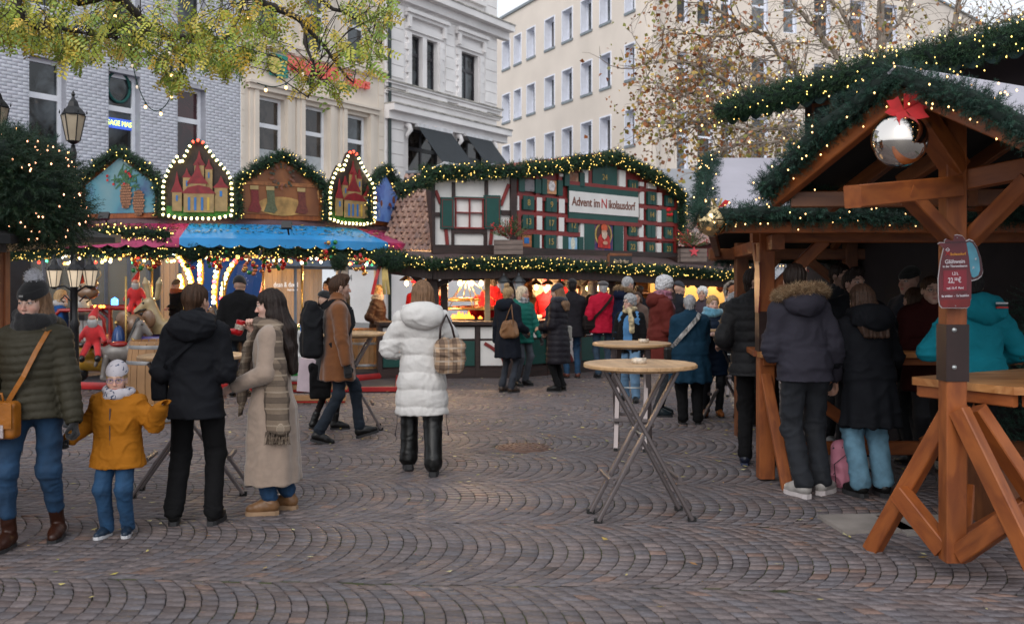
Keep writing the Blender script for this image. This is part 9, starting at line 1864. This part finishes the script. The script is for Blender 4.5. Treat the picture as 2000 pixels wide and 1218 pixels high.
P23=pe(1468,830,62,1.56,'grey haired woman in blue quilted jacket bending over her phone',dict(skin=(.5,.32,.26)),('1b3650',dict(puff=.016,pitch=.08,hem=.74,thick=.03)),((.012,.012,.014),{}),((.01,.01,.01),.12),('grey','perm'),lean=16,look=(0,-20),armL=(-.02,.36,1.02),armR=(.1,.34,1.0),**m_)
bag('black_pouch_bag',P23.W((-.25,.05,.98)),0,(.10,.05,.11),cloth((.01,.01,.012),'cotton'),'black bag hanging in front of the blue quilted jacket',.04,.02)
# --- at the crowded stand
P24=pe(1478,908,-20,1.80,'bearded man in black quilted jacket behind the left post of the stand',dict(skin=(.45,.28,.22),beard=((.05,.03,.025),.6)),((.008,.009,.010),dict(puff=.012,pitch=.09,hem=.78,thick=.03)),((.007,.007,.008),dict(kind='cotton',knee=.07,ankle=.06)),((.008,.012,.03),.12,dict(sole=(.03,.04,.08))),('dark','short'),look=(-100,0),armL=(-.26,.18,1.03),armR='pocket',w=1.08,**near)
P25=pe(1572,966,6,1.82,'man in slate grey parka with brown fur trimmed hood and white trainers, back turned',dict(skin=(.46,.28,.21)),('3c3a45',dict(kind='shell',hem=.84,thick=.018,hood=True,fold=.014,hoodr=1.1,arm=1.05)),('25272c',dict(fold=.012,knee=.078,ankle=.07,thigh=.098,low=-.02)),('b9b4b0',.12,dict(sole=(.55,.5,.5),solet=.03,fat=1.1)),('dark','short'),side=-4,look=(-18,0),lean=5,feet=((-.06,-.05,20),(.16,.02,-50)),armL=(-.16,.30,1.14),armR=(.27,.08,.86),w=.98,girth=.96,**near);P25.fur_trim(r=1.08,n=2000,ln=.062)
P26=pe(1700,968,8,1.67,'long haired woman in black coat and light blue jeans leaning on the counter',{},((.009,.009,.012),dict(kind='shell',hem=.56,thick=.02,hood=True,fold=.012,flare=.03,hoodr=1.2)),('6d97ae',dict(knee=.080,ankle=.078,thigh=.095,low=-.03,fold=.010)),((.006,.006,.007),.18,dict(fat=1.15,solet=.035)),('auburn','long',dict(ln=.16,part='back')),lean=12,feet=((-.11,.0,15),(.09,-.02,-10)),armL=(-.20,.38,1.14),armR=(.22,.38,1.14),look=(8,-12),**near)
s25=dict(q='mid')
P27=pe(1640,850,190,1.86,'bearded man in dark coat further back under the stand roof',dict(skin=(.40,.25,.19),beard=((.06,.04,.03),.6)),((.010,.014,.022),dict(kind='wool',hem=.7)),((.01,.01,.012),{}),((.3,.3,.3),.1),('dark','short'),xy_=((1640-1000)/FPX*9.9,9.9),look=(20,0),**s25)
P28=pe(1668,850,172,1.78,'moustached young man in black jacket over a grey hood, facing out of the stand',dict(skin=(.50,.31,.24),beard=((.16,.09,.06),.3)),((.008,.008,.010),dict(kind='shell',hem=.74,thick=.03,high=1.50)),((.008,.008,.01),{}),((.5,.48,.47),.1),('dark','quiff',dict(vol=.98)),xy_=((1668-1000)/FPX*8.75,8.75),look=(28,6),armL='belly',armR='belly',w=1.1,**s25);P28.hood(cloth('6a6560','cotton'),.95)
P29=pe(1722,850,10,1.72,'person in red jacket seen from behind deep in the stand',{},('7d1418',dict(kind='shell',hem=.75,thick=.02)),((.01,.01,.012),{}),((.01,.01,.01),.1),('dark','short'),xy_=((1722-1000)/FPX*11.6,11.6),**f_)
P30=pe(1776,850,118,1.80,'man in dark beanie in profile deep in the stand',dict(skin=(.42,.26,.2)),((.012,.016,.03),dict(kind='wool',hem=.75,thick=.02)),((.01,.01,.012),{}),((.01,.01,.01),.1),None,xy_=((1778-1000)/FPX*9.6,9.6),armL='cup',**s25);P30.beanie((.015,.015,.014))
P31=pe(1762,850,30,1.62,'long haired person in the dark next to the man in glasses',{},((.012,.012,.016),dict(hem=.7)),((.01,.01,.012),{}),((.01,.01,.01),.1),('brown','long',dict(ln=.2,part='back')),xy_=((1788-1000)/FPX*8.95,8.95),**s25)
P32=pe(1815,850,174,1.72,'man in glasses and maroon jacket over a white hood holding the counter edge',dict(skin=(.5,.31,.24)),('3d1010',dict(kind='shell',hem=.72,thick=.03,fold=.012)),((.012,.012,.016),{}),((.5,.5,.5),.1),('brown','short'),xy_=((1818-1000)/FPX*8.55,8.55),armL=(-.14,.34,1.14),armR=(.14,.34,1.14),w=1.12,**s25);P32.glasses();P32.hood(cloth('a39fa6','cotton'),.75)
P33=pe(1905,990,8,1.78,'person in turquoise hooded jacket seen from behind beside the near post',{},('158a9c',dict(kind='shell',hem=.80,thick=.022,hood=True,hoodr=1.12,fold=.015,arm=1.05)),((.015,.014,.016),dict(kind='cotton')),((.012,.012,.014),.12,dict(sole=(.4,.4,.4))),('black','short'),xy_=((1908-1000)/FPX*7.15,7.15),lean=5,armL=(-.22,.28,1.10,(-.7,-.6,-.6)),armR=(.24,.22,1.02,(.7,-.6,-.5)),look=(-10,-10),w=1.0,girth=.98,**near)
g=MB();
for k,(c_,dz)in enumerate((((.5,.5,.52),.020),((.01,.01,.01),.004),((.4,.015,.012),-.010))):g=MB();q=P33.tp((.06,-.235,1.42+dz));g.box(Vector(P33.wv(q)),(.09,.01,.012));g.build('badge',mat('badge_%d'%k,c_,.6),P33.root)
# --- stall staff in red
RED='a80f1c'
def cook(u,Y,h,face,lab,hat='red',**k):
 p=Person(((u-1000)/FPX*Y,Y),face,h,label=lab,group='stall cooks in red',q='mid' if u>1000 else 'far',**k);p.body(skin=(.52,.33,.26));p.coat(RED,'cotton',hem=.80,thick=.012);p.legsw((.012,.012,.014));p.shoes((.01,.01,.01));p.hair('dark','short')
 if hat=='red':p.beanie('b3121e',cuff=True)
 elif hat=='pink':p.cap(None,m=cloth('d8284a','cotton'))
 return p
cook(815,18.6,1.74,150,'cook in a pink cap and red coat under the left stall lamps','pink');cook(862,18.9,1.62,100,'cook in red behind the fair haired woman in white',None);cook(850+114,18.5,1.80,10,'tall cook in long red coat seen from behind beside the pale post');cook(935,18.9,1.42,170,'stooping cook in red cap behind the swing grate',lean=14);cook(1068,18.9,1.70,150,'cook in red cap looking down under the lamp trio',armL='belly',look=(10,-18));cook(1104,19.3,1.76,30,'cook in red cap turned away right of the looking down cook')
p=Person(((1128-1000)/FPX*18.9,18.9),180,1.6,label='cook in white shirt almost hidden behind the man in the black beanie',group='stall cooks',q='far');p.body();p.coat('b8c4d4','cotton',hem=.8);p.legsw((.02,.02,.02));p.shoes((.01,.01,.01));p.hair('brown','short')
P34=pe(1244,735,170,1.50,'small fair haired face between the blue jumper woman and the rust red coat',{},('6d5a52',dict(hem=.7)),('22242a',{}),((.01,.01,.01),.1),('auburn','bob',dict(ln=.08)),**f_)
P35=pe(1248,722,0,1.60,'person in a felt hat beyond the navy parka',{},('2a2024',dict(hem=.7)),('22242a',{}),((.01,.01,.01),.1),('brown','short'),**f_);P35.cap('5a5048')
P36=pe(1195,722,20,1.56,'person in a dark woolly hat to the right of the grey cap',{},('4a1420',dict(hem=.7)),('22242a',{}),((.01,.01,.01),.1),None,**f_);P36.beanie('22222e')
P37=pe(1372,745,160,1.58,'white haired person between the petrol coat and the blue scarf woman',{},('4a4048',dict(hem=.7)),('22242a',{}),((.01,.01,.01),.1),('white','perm'),**f_)
P38=pe(1500,800,170,1.72,'bald man behind the left post of the stand',{},('20222c',dict(hem=.7)),('22242a',{}),((.01,.01,.01),.1),None,xy_=((1488-1000)/FPX*13.2,13.2),**f_)
# --- on and around the carousel
P39=Person(((468-1000)/FPX*14.2,14.2),0,1.74,label='dark silhouetted man in a hood standing on the carousel edge',group='visitors of the market',q='mid',w=1.12,armL=(-.24,.2,1.0),armR=(.24,.2,1.0));P39.body();P39.coat((.008,.007,.007),'cotton',hem=.80,thick=.03);P39.legsw((.012,.016,.028));P39.shoes((.01,.01,.01));P39.beanie((.008,.008,.008),low=.0)
for(u,Y,h,fc,c_,hc,st,lab,z)in((118,15.6,1.55,-60,'22508c','blond','bob','blonde woman in blue jacket with white scarf beyond the lantern post',0),(640,19.6,1.70,150,'20202a','dark','bun','dark haired person by the shop window',0),(653,20.2,1.62,-120,'2e5a7c','silver','short','grey haired person in blue by the shop window',0),(668,16.6,1.78,80,'0d0d10','dark','short','man in black collar jacket in profile above the backpack',0)):
 p=Person(((u-1000)/FPX*Y,Y),fc,h,label=lab,group='visitors of the market',q='mid' if u in(118,668)else 'far',z0=z);p.body();p.coat(c_,'cotton',hem=.75);p.legsw('22262e');p.shoes((.01,.01,.01));p.hair(hc,st)
 if u==118:p.scarf('b8b4b4')
p=Person(((345-1000)/FPX*16.4,16.4),150,1.1,kid=(.78,.78),z0=.62,label='child in striped woolly hat and orange scarf riding on the carousel',group='visitors of the market',q='mid',feet=((-.1,.3),(.1,.3)),armL='belly',armR='belly');p.body(kid=True,skin=(.58,.38,.3));p.coat('16131c','cotton',hem=.8,thick=.03);p.legsw('27405c');p.shoes((.02,.02,.02));p.beanie('7a6a5c');p.scarf('b0603c',r=1.2)
